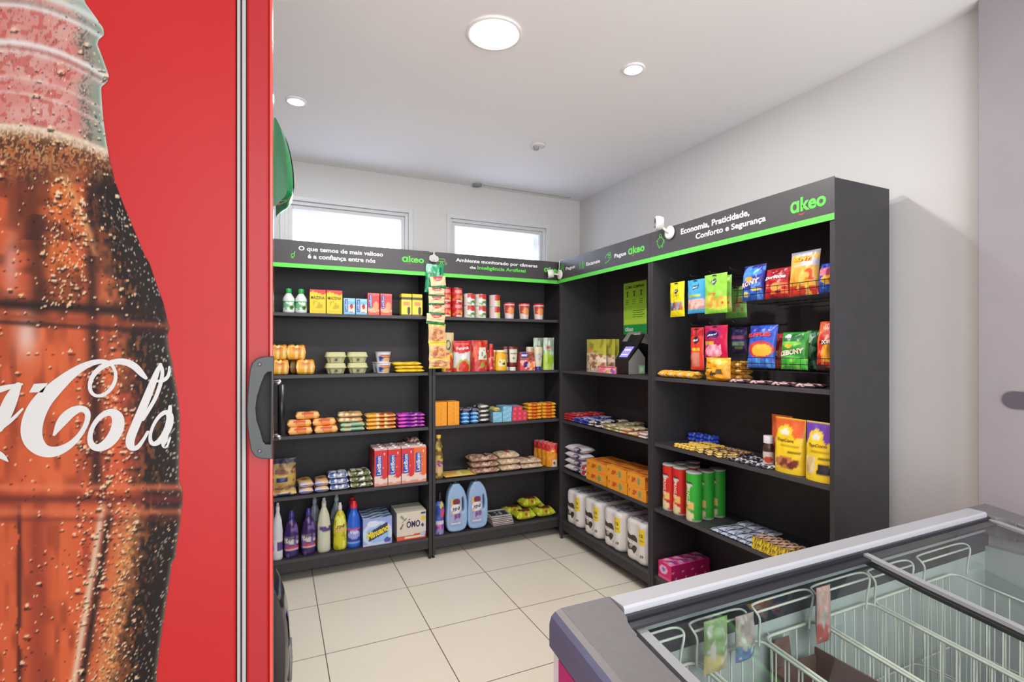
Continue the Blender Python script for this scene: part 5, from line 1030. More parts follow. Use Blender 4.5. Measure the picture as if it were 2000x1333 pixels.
t = mk('wafer_pack', pillow(.12, w2*.98, .026, [('c', (120, 120, 140)), ('s', (30, 30, 60), 5, 6, .5, 3), ('s', (210, 210, 220), 6, 6, .68, 5)], axis='y', seed=4, n=2.2), FILM, 'grey wafer packs', 'wafers')
many(t, [((c_[0], Yb+.002, z2+.0262*3), radians(3), 'grey wafer pack on top of the blue ones, %s' % nm_) for c_, nm_ in ((l_, 'left'), (l2_, 'right'))])
BW = [('c', (40, 38, 40)), ('s', (214, 210, 204), 8, 8, .58, 3), ('s', (120, 90, 60), 6, 6, .76, 5)]
(l_, w2, _) = s2(937.5, 959)
t = mk('wafer_pack', pillow(.12, w2*.98, .030, BW, axis='y', seed=5, n=2.4), FILM, 'black and white wafer packs', 'wafers')
many(t, [((l_[0], Yb+.001*k, z2+.0302*k), radians(k), 'black and white wafer pack, %s' % ['lowest', 'second from the bottom', 'third from the bottom', 'topmost'][k]) for k in range(4)])
CB = [('c', (120, 184, 214)), ('r', 0, 0, 1, .1, (150, 200, 220)), ('s', (150, 205, 225), 5, 5, .65, 3)]
(l_, w2, _) = s2(963, 981); (l2_, _, _) = s2(982, 999)
t = mk('biscuit_box', carton(w2*.97, .12, .035, CB, CB, CB, nu=8, nv=5), CARD, 'light blue biscuit boxes', 'box', 'carton')
many(t, [((l_[0], Yb, z2), 0, 'light blue biscuit box, bottom left'), ((l2_[0], Yb, z2), 0, 'light blue biscuit box, bottom right'), ((l2_[0], Yb, z2+.0352), 0, 'light blue biscuit box, second layer right'), ((l_[0], Yb+.002, z2+.0352), 0, 'light blue biscuit box, second layer left'), ((l2_[0]+.004, Yb+.004, z2+.0704), 0, 'light blue biscuit box, third layer')])
t = mk('biscuit_pack', pillow(.11, .05, .028, [('c', (206, 190, 110)), ('e', .9, .25, .08, .12, (70, 60, 50)), ('s', (230, 220, 150), 5, 4, .6, 3)], axis='y', seed=7), FILM, 'yellow-green biscuit packs', 'biscuits')
many(t, [((l_[0], Yb+.004, z2+.071), radians(4), 'yellow-green biscuit pack on the light blue boxes')])
RB = [('c', (216, 56, 84)), ('r', .02, .1, .12, .9, (170, 70, 140)), ('e', .5, .5, .2, .3, (236, 120, 100))]
t0 = mk('biscuit_box', carton(.038, .12, .034, RB, [('c', (90, 150, 210))], [('c', (130, 160, 210)), ('r', .5, 0, 1, 1, (196, 150, 170))], nu=6, nv=6), CARD, 'red and blue biscuit boxes', 'box', 'carton')
sps = []
for k in range(3):
    for j in range(3 if k < 2 else 2):
        (c_, _, _) = s2(1000.5+9.7*j+(2 if k == 2 else 0), 1010.2+9.7*j); sps.append(((c_[0], Yb, z2+.0342*k), 0, 'red-fronted biscuit box, %s row, %s' % (['bottom', 'middle', 'top'][k], ['left', 'centre', 'right'][j] if k < 2 else ['left', 'right'][j])))
wj = s2(1000.5, 1010.2)[1]; sc_ = wj*.97/.038; 
for ch in kids(t0): ch.data.transform(Matrix.Diagonal((sc_, 1, 1, 1)))
many(t0, sps)
OG = [('c', (240, 172, 56)), ('s', (214, 120, 40), 8, 4, .6, 3), ('s', (250, 214, 120), 6, 6, .7, 6), ('r', .3, .3, .7, .4, (220, 90, 40))]
(l_, w2, _) = s2(1031.5, 1058.5); (l2_, w3, _) = s2(1060, 1086.5)
t = mk('biscuit_pack', pillow(w2*.98, .10, .023, OG, seed=8, ep=12), FILM, 'orange-yellow biscuit packs', 'biscuits')
sps = []
for c_, nm_, nn in ((l_, 'left', 5), (l2_, 'right', 5)):
    for k in range(nn): sps.append(((c_[0]-.0*k, Yb+.002*(k % 2), z2+.0235*k), radians((0, 1.0, -1, 1.0, -1.0)[k]), 'orange-yellow biscuit pack in the %s stack, %s' % (nm_, ['lowest', 'second from the bottom', 'middle', 'second from the top', 'topmost'][k])))
many(t, sps)

# ---------------------------------------------------------------- corner unit, fourth shelf
(l_, w2, h2) = spot('b', 850.5, 867.5, 851, 3, FRONT)
r = w2/2; OIL = [('c', (120, 92, 40)), ('s', (196, 176, 96), 8, 20, .66, 3), ('s', (70, 54, 28), 8, 16, .7, 6), ('r', 0, .18, 1, .5, (214, 180, 140)), ('r', 0, .46, 1, .5, (224, 168, 60)), ('s', (120, 50, 110), 20, 24, .66, 5, .3, .3, .7, .46), ('r', 0, 0, 1, .05, (90, 72, 50))]
bt, sf = bottle([(r*.9, 0), (r*.95, .005), (r, h2*.1), (r, h2*.52), (r*.94, h2*.56), (r*.96, h2*.7), (r*.8, h2*.8), (r*.42, h2*.9), (r*.4, h2*.93)], OIL); t = mk('oil_bottle', bt, PLAST, None, 'bottle', 'body'); t.location = l_; t['label'] = 'tall cooking oil bottle with yellow cap'
q = MB(); q.lathe([(r*.5, h2*.92), (r*.55, h2*.93), (r*.55, h2*.99), (r*.45, h2)], 0, r, 18); part('cap', q, plas((230, 200, 70)), t); lettering('OXXO', 0, h2*.38, r*1.5, h2*.07, ink((90, 40, 110)), t, sf, bold=.02)
(l_, w2, _) = spot('b', 869, 931, None, 3, FRONT)
t = mk('flour_pack', pillow(w2*.97, .15, .02, [('c', (226, 176, 90)), ('r', 0, 0, 1, .22, (50, 170, 80)), ('e', .6, .42, .2, .1, (236, 226, 170)), ('s', (206, 196, 90), 6, 6, .66, 3, 0, .3, 1, 1)], seed=6), FILM, None, 'food pack'); t.location = (l_[0], l_[1], z3); t['label'] = 'flat orange pack with a green edge lying beside the oil bottle'
BN = [('c', (178, 144, 120)), ('s', (140, 96, 80), 26, 20, .5, 3), ('s', (216, 196, 176), 20, 16, .66, 5), ('s', (90, 40, 60), 5, 3, .74, 8, .2, .4, .8, .7)]
BN2 = [('c', (214, 190, 160)), ('s', (190, 160, 130), 26, 20, .5, 3), ('s', (232, 214, 190), 20, 16, .66, 5), ('s', (186, 70, 40), 6, 3, .66, 8, .15, .42, .8, .6), ('r', 0, .0, 1, .06, (200, 176, 150))]
(l_, w2, _) = spot('b', 925, 977, None, 3, FRONT); (l2_, w3, _) = spot('b', 979, 1019, None, 3, FRONT); (l3_, w4, _) = spot('b', 1020, 1061, None, 3, FRONT)
t = mk('bean_bag', pillow(w2, .14, .040, BN, seed=5, wr=.004, n=2.4), FILM, 'brown bean bags', 'beans'); many(t, [((l_[0]-.004*k, Yb+.008*k, z3+.0405*k), radians((0, -2, 1)[k]), 'brown bean bag in the left stack, %s' % ['lowest', 'middle', 'topmost'][k]) for k in range(3)])
t = mk('bean_bag', pillow(w3*.98, .15, .042, BN2, seed=6, wr=.004, n=2.4), FILM, 'pale bean bags', 'beans'); many(t, [((l2_[0]-.003*k, Yb+.008*k, z3+.0425*k), radians((0, 1, -2)[k]), 'pale bean bag in the middle stack, %s' % ['lowest', 'middle', 'topmost'][k]) for k in range(3)])
t = mk('bean_bag', pillow(w4, .15, .034, BN2, seed=7, wr=.004, n=2.4), FILM, 'whitish bean bags', 'beans'); many(t, [((l3_[0]-.008*k, Yb+.012*k, z3+.0345*k), radians(-2*k), 'whitish bean bag in the low right stack, %s' % ['bottom one', 'top one'][k]) for k in range(2)])
CF = [('c', (230, 150, 40)), ('W', .62, .05, .6, 1, (196, 40, 36)), ('e', .6, .66, .26, .1, (226, 120, 50)), ('e', .6, .66, .12, .05, (240, 220, 120)), ('p', [(.5, 0), (1, 0), (1, .32), (.6, .3)], (222, 210, 190)), ('e', .72, .16, .1, .06, (60, 60, 40)), ('r', 0, .94, 1, 1, (200, 50, 50))]
(l_, w2, h2) = spot('b', 1066, 1087, 860, 3, FRONT)
bt, sf = pouch(.085, .17, .042, CF, 'gusset', seed=4); t = mk('coffee_pack', bt, FILM, 'orange and red coffee packs', 'coffee')
X1_ = bx(1077, YF+.03)-.012
many(t, [((X1_+.016-.006*k, YF+.030+.0535*k, z3), radians(-25), 'orange and red coffee pack, %s' % q) for k, q in enumerate(('the frontmost by the corner', 'second of the row', 'third of the row', 'rearmost near the back panel'))])

# ---------------------------------------------------------------- corner unit, bottom shelf
(l_, w2, h2) = spot('b', 851, 870, 963, 4, FRONT); r = w2/2
bt, sf = bottle([(r*.82, 0), (r*.86, .005), (r*.9, h2*.2), (r*.82, h2*.34), (r, h2*.55), (r*.92, h2*.7), (r*.6, h2*.76), (r*.36, h2*.8)], [('c', (70, 110, 190)), ('r', 0, 0, 1, .16, (150, 150, 190)), ('r', 0, .16, 1, .3, (206, 110, 176)), ('r', 0, .3, 1, .42, (210, 210, 226)), ('e', .6, .64, .1, .16, (226, 70, 110)), ('e', .4, .7, .1, .16, (50, 60, 150)), ('r', .5, .78, .6, .95, (220, 200, 70)), ('s', (90, 80, 160), 12, 14, .72, 3)], .7)
t = mk('softener_bottle', bt, PLAST, None, 'bottle', 'body'); t.location = l_; t['label'] = 'small blue and pink softener bottle with black cap'
q = MB(); q.lathe([(r*.42, h2*.78), (r*.42, h2*.9), (r*.34, h2*.93), (r*.3, h2)], 0, r*.7, 16); part('cap', q, BLACKP, t)
(l_, w2, h2) = spot('b', 873, 914, 941, 4, FRONT)
out_ = smoothpoly([(-.36, 0), (.34, 0), (.5, .1), (.5, .45), (.48, .60), (.38, .76), (.22, .87), (.10, .91), (.08, .935), (-.20, .935), (-.22, .90), (-.34, .84), (-.44, .70), (-.46, .5), (-.5, .3), (-.48, .08)], 2)
hole = smoothpoly([(.14, .34), (.42, .36), (.46, .56), (.36, .74), (.14, .68), (.12, .45)], 2)
me = curve_solid([[(x*(w2-.026), .013+z*(h2-.02)) for x, z in out_], [(x*w2*.94, z*h2) for x, z in hole]], .018, .013, 4)
for v in me.vertices: v.co.y += .034; v.co.z = max(v.co.z, 0.0)
me.transform(Matrix.Translation((0, 0, 0))); zmin = min(v.co.z for v in me.vertices)
t = thing('softener_jug', '', 'bottle', (0, 0, 0), 0, 'big pale blue softener jugs'); part('body', me, mat('pale_blue_plastic', (150, 182, 220), .3, coat=.2), t)
q = MB(); q.lathe([(w2*.16, h2*.93), (w2*.17, h2*.94), (w2*.17, h2*.985), (w2*.13, h2)], -w2*.05, .034, 18); part('cap', q, mat('dark_blue_cap', (36, 40, 66), .4), t)
lb_ = MB(); lb_.grid(lambda U, V: ((-.36+.56*U)*w2, -.0009+0*U, (.14+.52*V)*h2), 22, 26, [('c', (160, 170, 206)), ('r', .1, .45, .6, 1, (226, 180, 80)), ('e', .55, .88, .3, .14, (120, 50, 70)), ('e', .5, .62, .42, .18, (226, 222, 222)), ('e', .65, .35, .3, .1, (150, 110, 170)), ('r', .1, .04, .9, .1, (220, 224, 236)), ('s', (120, 80, 130), 9, 9, .7, 3, .1, .1, .9, .45)]); lbo = part('label', lb_, CARD, t)
lettering('ypê', -w2*.08, h2*.46, w2*.38, h2*.1, ink((40, 34, 70)), t, shear=.25, bold=.02, eps=.0014)
l2_, _, _ = spot('b', 915.5, 953, None, 4, FRONT)
many(t, [((l_[0], l_[1], z4-zmin), 0, 'big pale blue softener jug with handle, left one'), ((l2_[0], l2_[1], z4-zmin), 0, 'big pale blue softener jug with handle, right one beside the flat packs')])
(l_, w2, _) = spot('b', 954, 1015, None, 4, FRONT)
t = mk('bin_bag_pack', carton(.155, .16, .011, [('c', (190, 180, 176)), ('r', 0, .6, 1, 1, (70, 60, 66))], None, [('c', (214, 210, 204)), ('r', .1, .15, .9, .85, (60, 60, 66)), ('r', .34, .3, .66, .7, (190, 196, 200)), ('e', .5, .5, .1, .14, (40, 40, 46))], nu=8, nv=3), CARD, 'flat bin bag packs', 'flat pack', 'pack')
many(t, [((bx(984, Yb)-.002*k, Yb+.003*k, z4+.0113*k), radians((0, 2, -1, 2, -2)[k]), 'flat black and white pack beside the blue jug, %s of the pile' % ['lowest', 'second', 'middle', 'fourth', 'topmost'][k]) for k in range(5)])
PP = [('c', (206, 212, 60)), ('s', (176, 182, 40), 12, 10, .5, 3), ('s', (232, 236, 130), 10, 8, .7, 6), ('r', .2, .42, .8, .56, (110, 40, 40)), ('e', .5, .34, .08, .05, (190, 60, 50)), ('r', .3, .6, .7, .64, (190, 190, 120))]
t = mk('popcorn_bag', pillow(.15, .12, .062, PP, seed=4, wr=.006, n=2.3, ep=4), FILM, 'yellow-green bags', 'food bag')
many(t, [((bx(1030, Yb), Yb+.005, z4), 0, 'yellow-green bag at the front, beside the flat packs'), ((bx(1069, Yb), Yb+.005, z4), 0, 'yellow-green bag at the front, by the corner'), ((bx(1030, Yb)-.035, Yb+.125, z4), radians(0), 'yellow-green bag at the back, left'), ((bx(1069, Yb)-.01, Yb+.125, z4), 0, 'yellow-green bag at the back, right'), (((bx(1030, Yb)+bx(1069, Yb))/2, Yb+.07, z4+.064), radians(3), 'yellow-green bag lying on top of the others')])
# ---------------------------------------------------------------- right unit by the corner
def rp(px, d): return XF+d, ry(px, XF+d)
# how-to-buy poster on the back panel
XB = XF+.334-.0135; ya_, yb_ = ry(1218, XB), ry(1218, XB)-.24; zt_, zb_ = zz(555, XB, ya_), zz(654, XB, ya_)
t = thing('poster', 'bright green how-to-buy poster reading COMO COMPRAR on the back panel', 'poster', (XB, (ya_+yb_)/2, zb_), RZ['r'])
pw_, ph_ = ya_-yb_, zt_-zb_
b = MB(); b.grid(lambda U, V: ((U-.5)*pw_, 0*U, V*ph_), 30, 40, [('c', (176, 236, 66)), ('r', 0, 0, 1, .19, (24, 170, 86)), ('r', 0, .19, 1, .3, (206, 244, 76))], False); b.box(-pw_/2, .0003, 0, pw_/2, .001, ph_, (240, 240, 240)); part('sheet', b, CARD, t)
DG = ink((50, 92, 30)); lettering('COMO COMPRAR', 0, ph_*.91, pw_*.82, ph_*.055, ink((30, 60, 24)), t, bold=.02)
for k, s in enumerate(('1', '2', '3')):
    q = MB(); x = (-.32+.3*k)*pw_; q.ribbon([(x, ph_*.80, .004), (x, ph_*.74, .006)], -.0008); q.ribbon([(x-.01, ph_*.82, .003), (x+.01, ph_*.82, .003)], -.0008)
    for j in range(3): q.ribbon([(x-.02, ph_*(.66-.035*j), .0014), (x+.02-.006*j, ph_*(.66-.035*j), .0014)], -.0008)
    part('instruction_icon', q, DG, t)
q = MB()
for j in range(4): q.ribbon([(-.02, ph_*(.45-.04*j), .0018), (.10-.02*(j % 2), ph_*(.45-.04*j), .0018)], -.0008)
part('fine_print', q, DG, t)
lettering('ɑkeo', -pw_*.24, ph_*.10, pw_*.36, ph_*.085, INKW, t, bold=.04, name='logo')
# popcorn pouches
PC = [('c', (206, 186, 150)), ('W', .56, .03, .8, 0, (176, 172, 66)), ('e', .3, .72, .14, .1, (216, 120, 90)), ('s', (150, 100, 76), 14, 14, .55, 3, .12, .06, 1, .55), ('s', (232, 214, 190), 12, 12, .66, 5, .0, .06, 1, .55), ('r', .0, 0, 1, .05, (196, 190, 180)), ('s', (140, 140, 50), 5, 5, .7, 8, 0, .6, 1, 1)]
t, w2, h2, l_ = pch(1140, 1178, 663, 1, .035, .05, PC, 'grain_pouch', '', 'pouch', 'green and pink grain pouches', seed=4, side='r')
many(t, [(l_, RZ['r'], 'green and pink grain pouch, frontmost and leftmost'), ((l_[0]+.055, l_[1]-.018, l_[2]), RZ['r'], 'green and pink grain pouch, middle one'), ((l_[0]+.104, l_[1]+.006, l_[2]), RZ['r'], 'green and pink grain pouch, rear one beside the black scanner')])
(l_, w2, _) = spot('r', 1167, 1201, None, 1, .02)
t = mk('sweet_box', carton(w2, .05, .042, [('c', (226, 130, 146)), ('r', .55, 0, .75, 1, (232, 190, 110)), ('r', .75, .1, 1, .9, (160, 80, 180)), ('s', (240, 200, 200), 7, 4, .65, 3), ('r', 0, .8, 1, 1, (200, 70, 90))], None, [('c', (236, 170, 170))], nu=14, nv=8), CARD, None, 'box', 'carton'); t.location = l_; t.rotation_euler = (0, 0, RZ['r']); t['label'] = 'low pink and purple sweets box in front of the grain pouches'
# payment terminal: wedge with a sloping screen
(l_, w2, _) = spot('r', 1203, 1227.5, None, 1, .035)
t = thing('payment_terminal', 'black and grey payment terminal with a sloping lit screen', 'terminal', l_, RZ['r'])
D2 = .20; hf = .085; prof_ = [(0, 0), (D2*.9, 0), (D2*.9, .03), (D2*.42, .135), (D2*.78, .235), (D2*.66, .245), (0, hf)]
b = MB(); b.prism([(0.0004, 0), (D2*.62, 0), (D2*.62, .10), (D2*.36, .158), (0.0004, hf-.006)], -w2/2, w2/2, 'yzx'); part('housing', b, mat('terminal_grey', (132, 132, 128), .45), t, .002)
b = MB(); b.prism([(-.004, .001), (0, .001), (0, hf-.006), (D2*.36, .1585), (D2*.60, .235), (D2*.57, .243), (D2*.33, .172), (-.004, hf+.004)], -w2/2-.002, w2/2+.002, 'yzx'); part('front_shell', b, BLACKP, t, .001)
sa = math.atan2(.172-hf-.004, D2*.33+.004); 
q = MB(); 
def slope(u, s0_, s1_, off): y = -.004+(D2*.33+.004)*(s0_+(s1_-s0_)*u); z = hf+.004+(.172-hf-.004)*(s0_+(s1_-s0_)*u); return y-off*sin(sa), z+off*cos(sa)
q.grid(lambda U, V: ((U-.5)*w2*.66, slope(V, .16, .92, .0012)[0], slope(V, .16, .92, .0012)[1]), 8, 12); scr = part('screen', q, mat('lit_screen', (138, 128, 236), .3, emit=.55), t)
q = MB(); q.grid(lambda U, V: ((U-.5)*w2*.5, slope(V, .62, .72, .002)[0], slope(V, .62, .72, .002)[1]), 2, 2); q.grid(lambda U, V: ((U-.5)*w2*.5, slope(V, .3, .36, .002)[0], slope(V, .3, .36, .002)[1]), 2, 2); part('screen_panel', q, mat('lit_screen_pale', (206, 200, 255), .3, emit=.7), scr)
b = MB(); b.grid(lambda U, V: (w2/2+.0008+0*U, D2*(.38+.22*U), .004+.05*V), 6, 6, [('c', (150, 206, 160)), ('r', .3, .2, .8, .8, (214, 234, 214))]); part('pale_green_sticker', b, CARD, t)
q = MB(); q.grid(lambda U, V: ((U-.5)*w2*.5, D2*.42+.05*V*0+.03*V, .182+.062*V), 4, 6, [('c', (222, 206, 170)), ('e', .6, .5, .25, .3, (226, 160, 60))]); part('card_slip', q, CARD, t)
# scanner behind
(l2_, w3, _) = spot('r', 1194, 1218, None, 1, .14)
s_ = thing('barcode_scanner', 'black barcode scanner with a grey ring and slanted grey lid, behind the terminal', 'scanner', (l2_[0]+.022, l2_[1]-.058, l2_[2]), RZ['r'])
b = MB(); b.box(-w3*.45, 0, 0, w3*.45, .08, .115); b.prism([(-.012, .115), (.11, .115), (.12, .18), (.02, .20)], -w3*.5, w3*.5, 'yzx'); part('housing', b, BLACKP, s_, .003)
q = MB(); q.tube([(w3*.05+.022*cos(a), -.004+.004*sin(a), .150+.018*sin(a)) for a in np.linspace(0, 2*pi, 18)[:-1]], .004, 8, True); part('grey_ring', q, mat('ring_grey', (120, 118, 120), .4), s_)
b = MB(); b.prism([(.02, .2005), (.12, .1805), (.16, .235), (.07, .262)], -w3*.5, w3*.5, 'yzx'); part('slanted_lid', b, mat('lid_grey', (140, 136, 132), .45), s_, .002)
# third shelf: chocolate bars lying front to back
def bars(pl, pr_, n, l_len, hgt, layers, name, grp, desc, d=.016, shelf=2, seed=1, rot=0.0, rows=1):
    (l_, w2, _) = spot('r', pl, pr_, None, shelf, d); t = mk(name, pillow(l_len, w2*.97, hgt, layers, axis='y', seed=seed, n=3.2, ep=12, nu=20, nv=16), FILM, grp, 'chocolate')
    many(t, [((l_[0]+.002*k+(l_len+.004)*r, l_[1]+.0006*(k % 2), SH[shelf]+(hgt+.0004)*k), RZ['r']+rot*((-1)**k), desc+(', %s' % ['lowest', 'second layer', 'third layer', 'fourth layer'][k] if n > 1 else '')+(', %s row' % ['front', 'rear'][r] if rows > 1 else '')) for r in range(rows) for k in range(n)]); return l_
REDB = [('c', (186, 40, 56)), ('s', (226, 130, 130), 9, 5, .62, 3), ('r', 0, .45, 1, .55, (196, 60, 76))]
BLUB = [('c', (48, 62, 156)), ('s', (190, 196, 226), 10, 6, .58, 3)]
BWB = [('c', (44, 42, 46)), ('s', (222, 218, 210), 8, 8, .55, 3)]
CRB = [('c', (190, 180, 136)), ('s', (150, 136, 96), 9, 8, .6, 3), ('s', (226, 220, 190), 9, 6, .66, 5)]
ORB = [('c', (204, 150, 96)), ('s', (230, 216, 190), 8, 7, .55, 3), ('s', (110, 60, 40), 9, 7, .7, 5)]
WHB = [('c', (216, 206, 206)), ('s', (176, 90, 50), 8, 6, .6, 3)]
bars(1099.7, 1107, 3, .138, .016, REDB, 'chocolate_bar', 'red chocolate bars', 'red chocolate bar in the corner-most column', rows=2); bars(1107.4, 1116.5, 3, .138, .016, REDB, 'chocolate_bar', 'red chocolate bars', 'red chocolate bar in the second column from the corner', seed=2, rows=2)
bars(1117, 1131, 2, .138, .016, BLUB, 'chocolate_bar', 'blue chocolate bars', 'blue chocolate bar in the column beside the red ones', seed=3, rows=2); bars(1132, 1146, 2, .138, .015, BLUB, 'chocolate_bar', 'blue chocolate bars', 'blue chocolate bar in the column beside the black and white ones', seed=4)
bars(1147, 1160, 2, .138, .015, BWB, 'chocolate_bar', 'black and white chocolate bars', 'black and white chocolate bar, left column', seed=5, rows=2); bars(1161, 1174, 1, .138, .015, BWB, 'chocolate_bar', None, 'single black and white chocolate bar beside the cream ones', seed=6)
bars(1175, 1190, 2, .138, .017, CRB, 'chocolate_bar', 'cream chocolate bars', 'cream chocolate bar, left column', seed=7, rows=2); bars(1191, 1206, 2, .138, .016, CRB, 'chocolate_bar', 'cream chocolate bars', 'cream chocolate bar, right column', seed=8)
bars(1207, 1224, 2, .16, .016, ORB, 'chocolate_bar', 'orange and cream chocolate bars', 'orange and cream chocolate bar, left column', seed=9); bars(1225, 1242, 1, .16, .02, ORB, 'chocolate_bar', None, 'thick orange and cream chocolate bar near the divider', seed=10)
bars(1243.5, 1262, 2, .16, .016, WHB, 'chocolate_bar', 'white and orange chocolate bars', 'white and orange chocolate bar right beside the divider', seed=11)
# fourth shelf: salt and orange boxes
SALT = [('c', (220, 216, 220)), ('s', (196, 192, 206), 6, 6, .66, 3), ('r', .56, .15, .98, .36, (66, 52, 84)), ('s', (200, 190, 210), 16, 16, .66, 8, .56, .17, .98, .34)]
(l_, w2, _) = spot('r', 1101.5, 1131.5, None, 3, .02)
t = mk('salt_bag', pillow(w2*.98, .13, .045, SALT, seed=3, wr=.003, n=2.3, ep=4), FILM, 'white salt bags', 'salt')
many(t, [((l_[0]+.006*(k % 2), l_[1]-.0, SH[3]+.0455*k), RZ['r']+radians((0, 2, -2, 1)[k]), 'white salt bag in the tall stack by the corner, %s' % ['lowest', 'second from the bottom', 'third from the bottom', 'topmost'][k]) for k in range(4)])
(l_, w2, _) = spot('r', 1124, 1143, None, 3, .016); 
t = mk('salt_bag', pillow(.13, w2*.9, .036, [('c', (220, 214, 220)), ('r', .0, .4, .5, .6, (190, 50, 60))], axis='y', seed=5), FILM, 'white and red salt bags', 'salt')
l9, w9, _ = spot('r', 1132.5, 1143.6, None, 3, .02); t['group'] = 'white and red salt bags'
for ch in kids(t): ch.data.transform(Matrix.Diagonal((w9/(w2*.9)*.98, 1, 1, 1)))
many(t, [((l9[0], l9[1], SH[3]+.0365*k), RZ['r'], 'white and red salt bag beside the orange boxes, %s' % ['bottom one', 'top one'][k]) for k in range(2)])
OB = [('c', (240, 160, 44)), ('e', .66, .5, .16, .34, (206, 170, 90)), ('e', .66, .5, .08, .28, (150, 150, 80)), ('s', (206, 80, 30), 12, 5, .6, 3, .04, .3, .5, .7), ('r', 0, .85, 1, .9, (230, 110, 40))]
OBS = [('c', (240, 150, 44)), ('s', (206, 90, 30), 6, 5, .6, 3)]
def obox(pl, pr_, ht, d): (l_, w2, _) = spot('r', pl, pr_, None, 3, d); return mk('flake_box', carton(w2*.985, .10, ht*.99, OB, OBS, [('c', (236, 150, 50)), ('s', (206, 100, 40), 6, 5, .6, 3), ('r', .1, .4, .9, .5, (150, 90, 40))], nu=24, nv=12), CARD, None, 'box', 'carton'), l_
for gi, (pl, pr_, ht, nn, desc) in enumerate([(1144.5, 1184, .066, 2, 'beside the salt'), (1186, 1225, .070, 2, 'in the middle'), (1226.5, 1262, .070, 2, 'against the divider')]):
    t, l_ = obox(pl, pr_, ht, .018); t['group'] = 'orange boxes %s' % desc
    off = (0, .012, .014)[gi]
    many(t, [((l_[0]+(.004*k), l_[1]+(off*k if gi else 0), SH[3]+ht*k), RZ['r'], 'orange box with a grain picture %s, %s' % (desc, ['lower', 'upper'][k])) for k in range(nn)])
    t2 = [dup(t, (l_[0]+.105, l_[1], SH[3]+ht*k), RZ['r'], 'orange box with a grain picture %s, rear %s' % (desc, ['lower', 'upper'][k])) for k in range(2)]
# bottom shelf: toilet paper packs
TP = [('c', (226, 222, 220))]
def tp(pl, pr_, lab, first=None):
    (l_, w2, h2) = spot('r', pl, pr_, None, 4, .016); return l_, w2
(l_, w2) = tp(1183, 1221, ''); (_, _, h2) = spot('r', 1104, 1133, 951, 4, .016); h2 = .235
b = MB(); rr = w2/4; d2 = rr*6; n = 120
V = []; zs_ = [0, .004, .016]+list(np.linspace(.03, h2-.02, 12))+[h2-.012, h2-.003, h2]
ins = {0: .90, .004: .96, h2: .86, h2-.003: .94, h2-.012: .985}
def outl(i):
    a = 2*pi*i/n; ex = 6.5; x = np.sign(cos(a))*abs(cos(a))**(2/ex)*w2/2; y = np.sign(sin(a))*abs(sin(a))**(2/ex)*d2/2
    kx = 1-.045*(0.5+0.5*cos(2*pi*x/(w2/2)))*(abs(y) > d2*.4); ky = 1-.03*(0.5+0.5*cos(2*pi*(y+d2/2)/(d2/3)))*(abs(x) > w2*.42)
    return x*ky, y*kx+0
V, Cc, F = [], [], []
den = 4000; n_ = n; n = den; raw = np.array([outl(i) for i in range(den)]); n = n_; cum = np.concatenate([[0], np.cumsum(np.linalg.norm(np.roll(raw, -1, 0)-raw, axis=1))]); rawc = np.vstack([raw, raw[:1]]); tq = np.linspace(0, cum[-1], n+1)[:-1]; OL = np.stack([np.interp(tq, cum, rawc[:, 0]), np.interp(tq, cum, rawc[:, 1])], 1)
for z in zs_:
    k = ins.get(z, 1.0); k = min(k, 1.0)
    for i in range(n): x, y = OL[i]; V.append((x*k, y*k+d2/2, z)); Cc.append((x/w2+.5, z/h2, y))
for j in range(len(zs_)-1):
    for i in range(n): F.append((j*n+i, j*n+(i+1) % n, (j+1)*n+(i+1) % n, (j+1)*n+i))
F.append(tuple(range(n))[::-1]); b.add(V, F, lin((224, 220, 218)), True)
b.grid(lambda U, V: ((U-.5)*w2*.86, d2*.07+V*d2*.86, h2+.002-.006*((2*((U*2) % 1)-1)**2+(2*((V*3) % 1)-1)**2)), 32, 48, [('c', (196, 196, 204)), ('s', (150, 150, 166), 8, 8, .66, 3)]+[('e', .25+.5*i, .167+.333*j, .055, .04, (110, 100, 96)) for i in range(2) for j in range(3)])  # dark ellipses paint the shade inside the roll cores
t = mk('toilet_paper_pack', b, FILM, 'toilet paper packs on the bottom shelf', 'toilet paper')
def outy(x): 
    u = abs(x)/(w2/2); return d2/2-d2/2*(1-u**6.5)**(1/6.5)*(1-.045*(0.5+0.5*cos(2*pi*x/(w2/2))))
lb_ = MB(); lb_.grid(lambda U, V: ((-.44+.84*U)*w2, np.vectorize(outy)((-.44+.84*U)*w2)-.0016, (.12+.76*V)*h2), 50, 40, [('c', (228, 224, 220)), ('p', [(0, .72), (.06, .80), (.14, .74), (.3, .66), (.5, .70), (.62, .62), (.66, .5), (.3, .46), (0, .56)], (70, 52, 46)), ('p', [(0, .44), (.2, .40), (.62, .34), (.56, .2), (.44, .08), (.34, .2), (.16, .16), (.05, .3)], (60, 50, 50)), ('e', .3, .3, .08, .07, (150, 150, 146)), ('e', .18, .86, .12, .1, (214, 218, 226)), ('r', .74, .48, .99, .98, (236, 206, 40)), ('e', .6, .1, .04, .03, (150, 200, 170))]); part('label', lb_, FILM, t)
lettering('Personal', -w2*.16, h2*.50, w2*.5, h2*.075, INKW, t, lambda x, z: outy(x)-.0018, rot=radians(-8), bold=.03)
lettering('VIP', -w2*.16, h2*.38, w2*.16, h2*.06, INKW, t, lambda x, z: outy(x)-.0018)
lettering('12', w2*.29, h2*.72, w2*.11, h2*.07, INKB, t, lambda x, z: outy(x)-.0018, rot=0, bold=.02); lettering('rolos', w2*.29, h2*.60, w2*.14, h2*.04, INKB, t, lambda x, z: outy(x)-.0018)
lettering('69', w2*.3, h2*.22, w2*.12, h2*.08, ink((50, 70, 60)), t, lambda x, z: outy(x)-.0018, bold=.02)
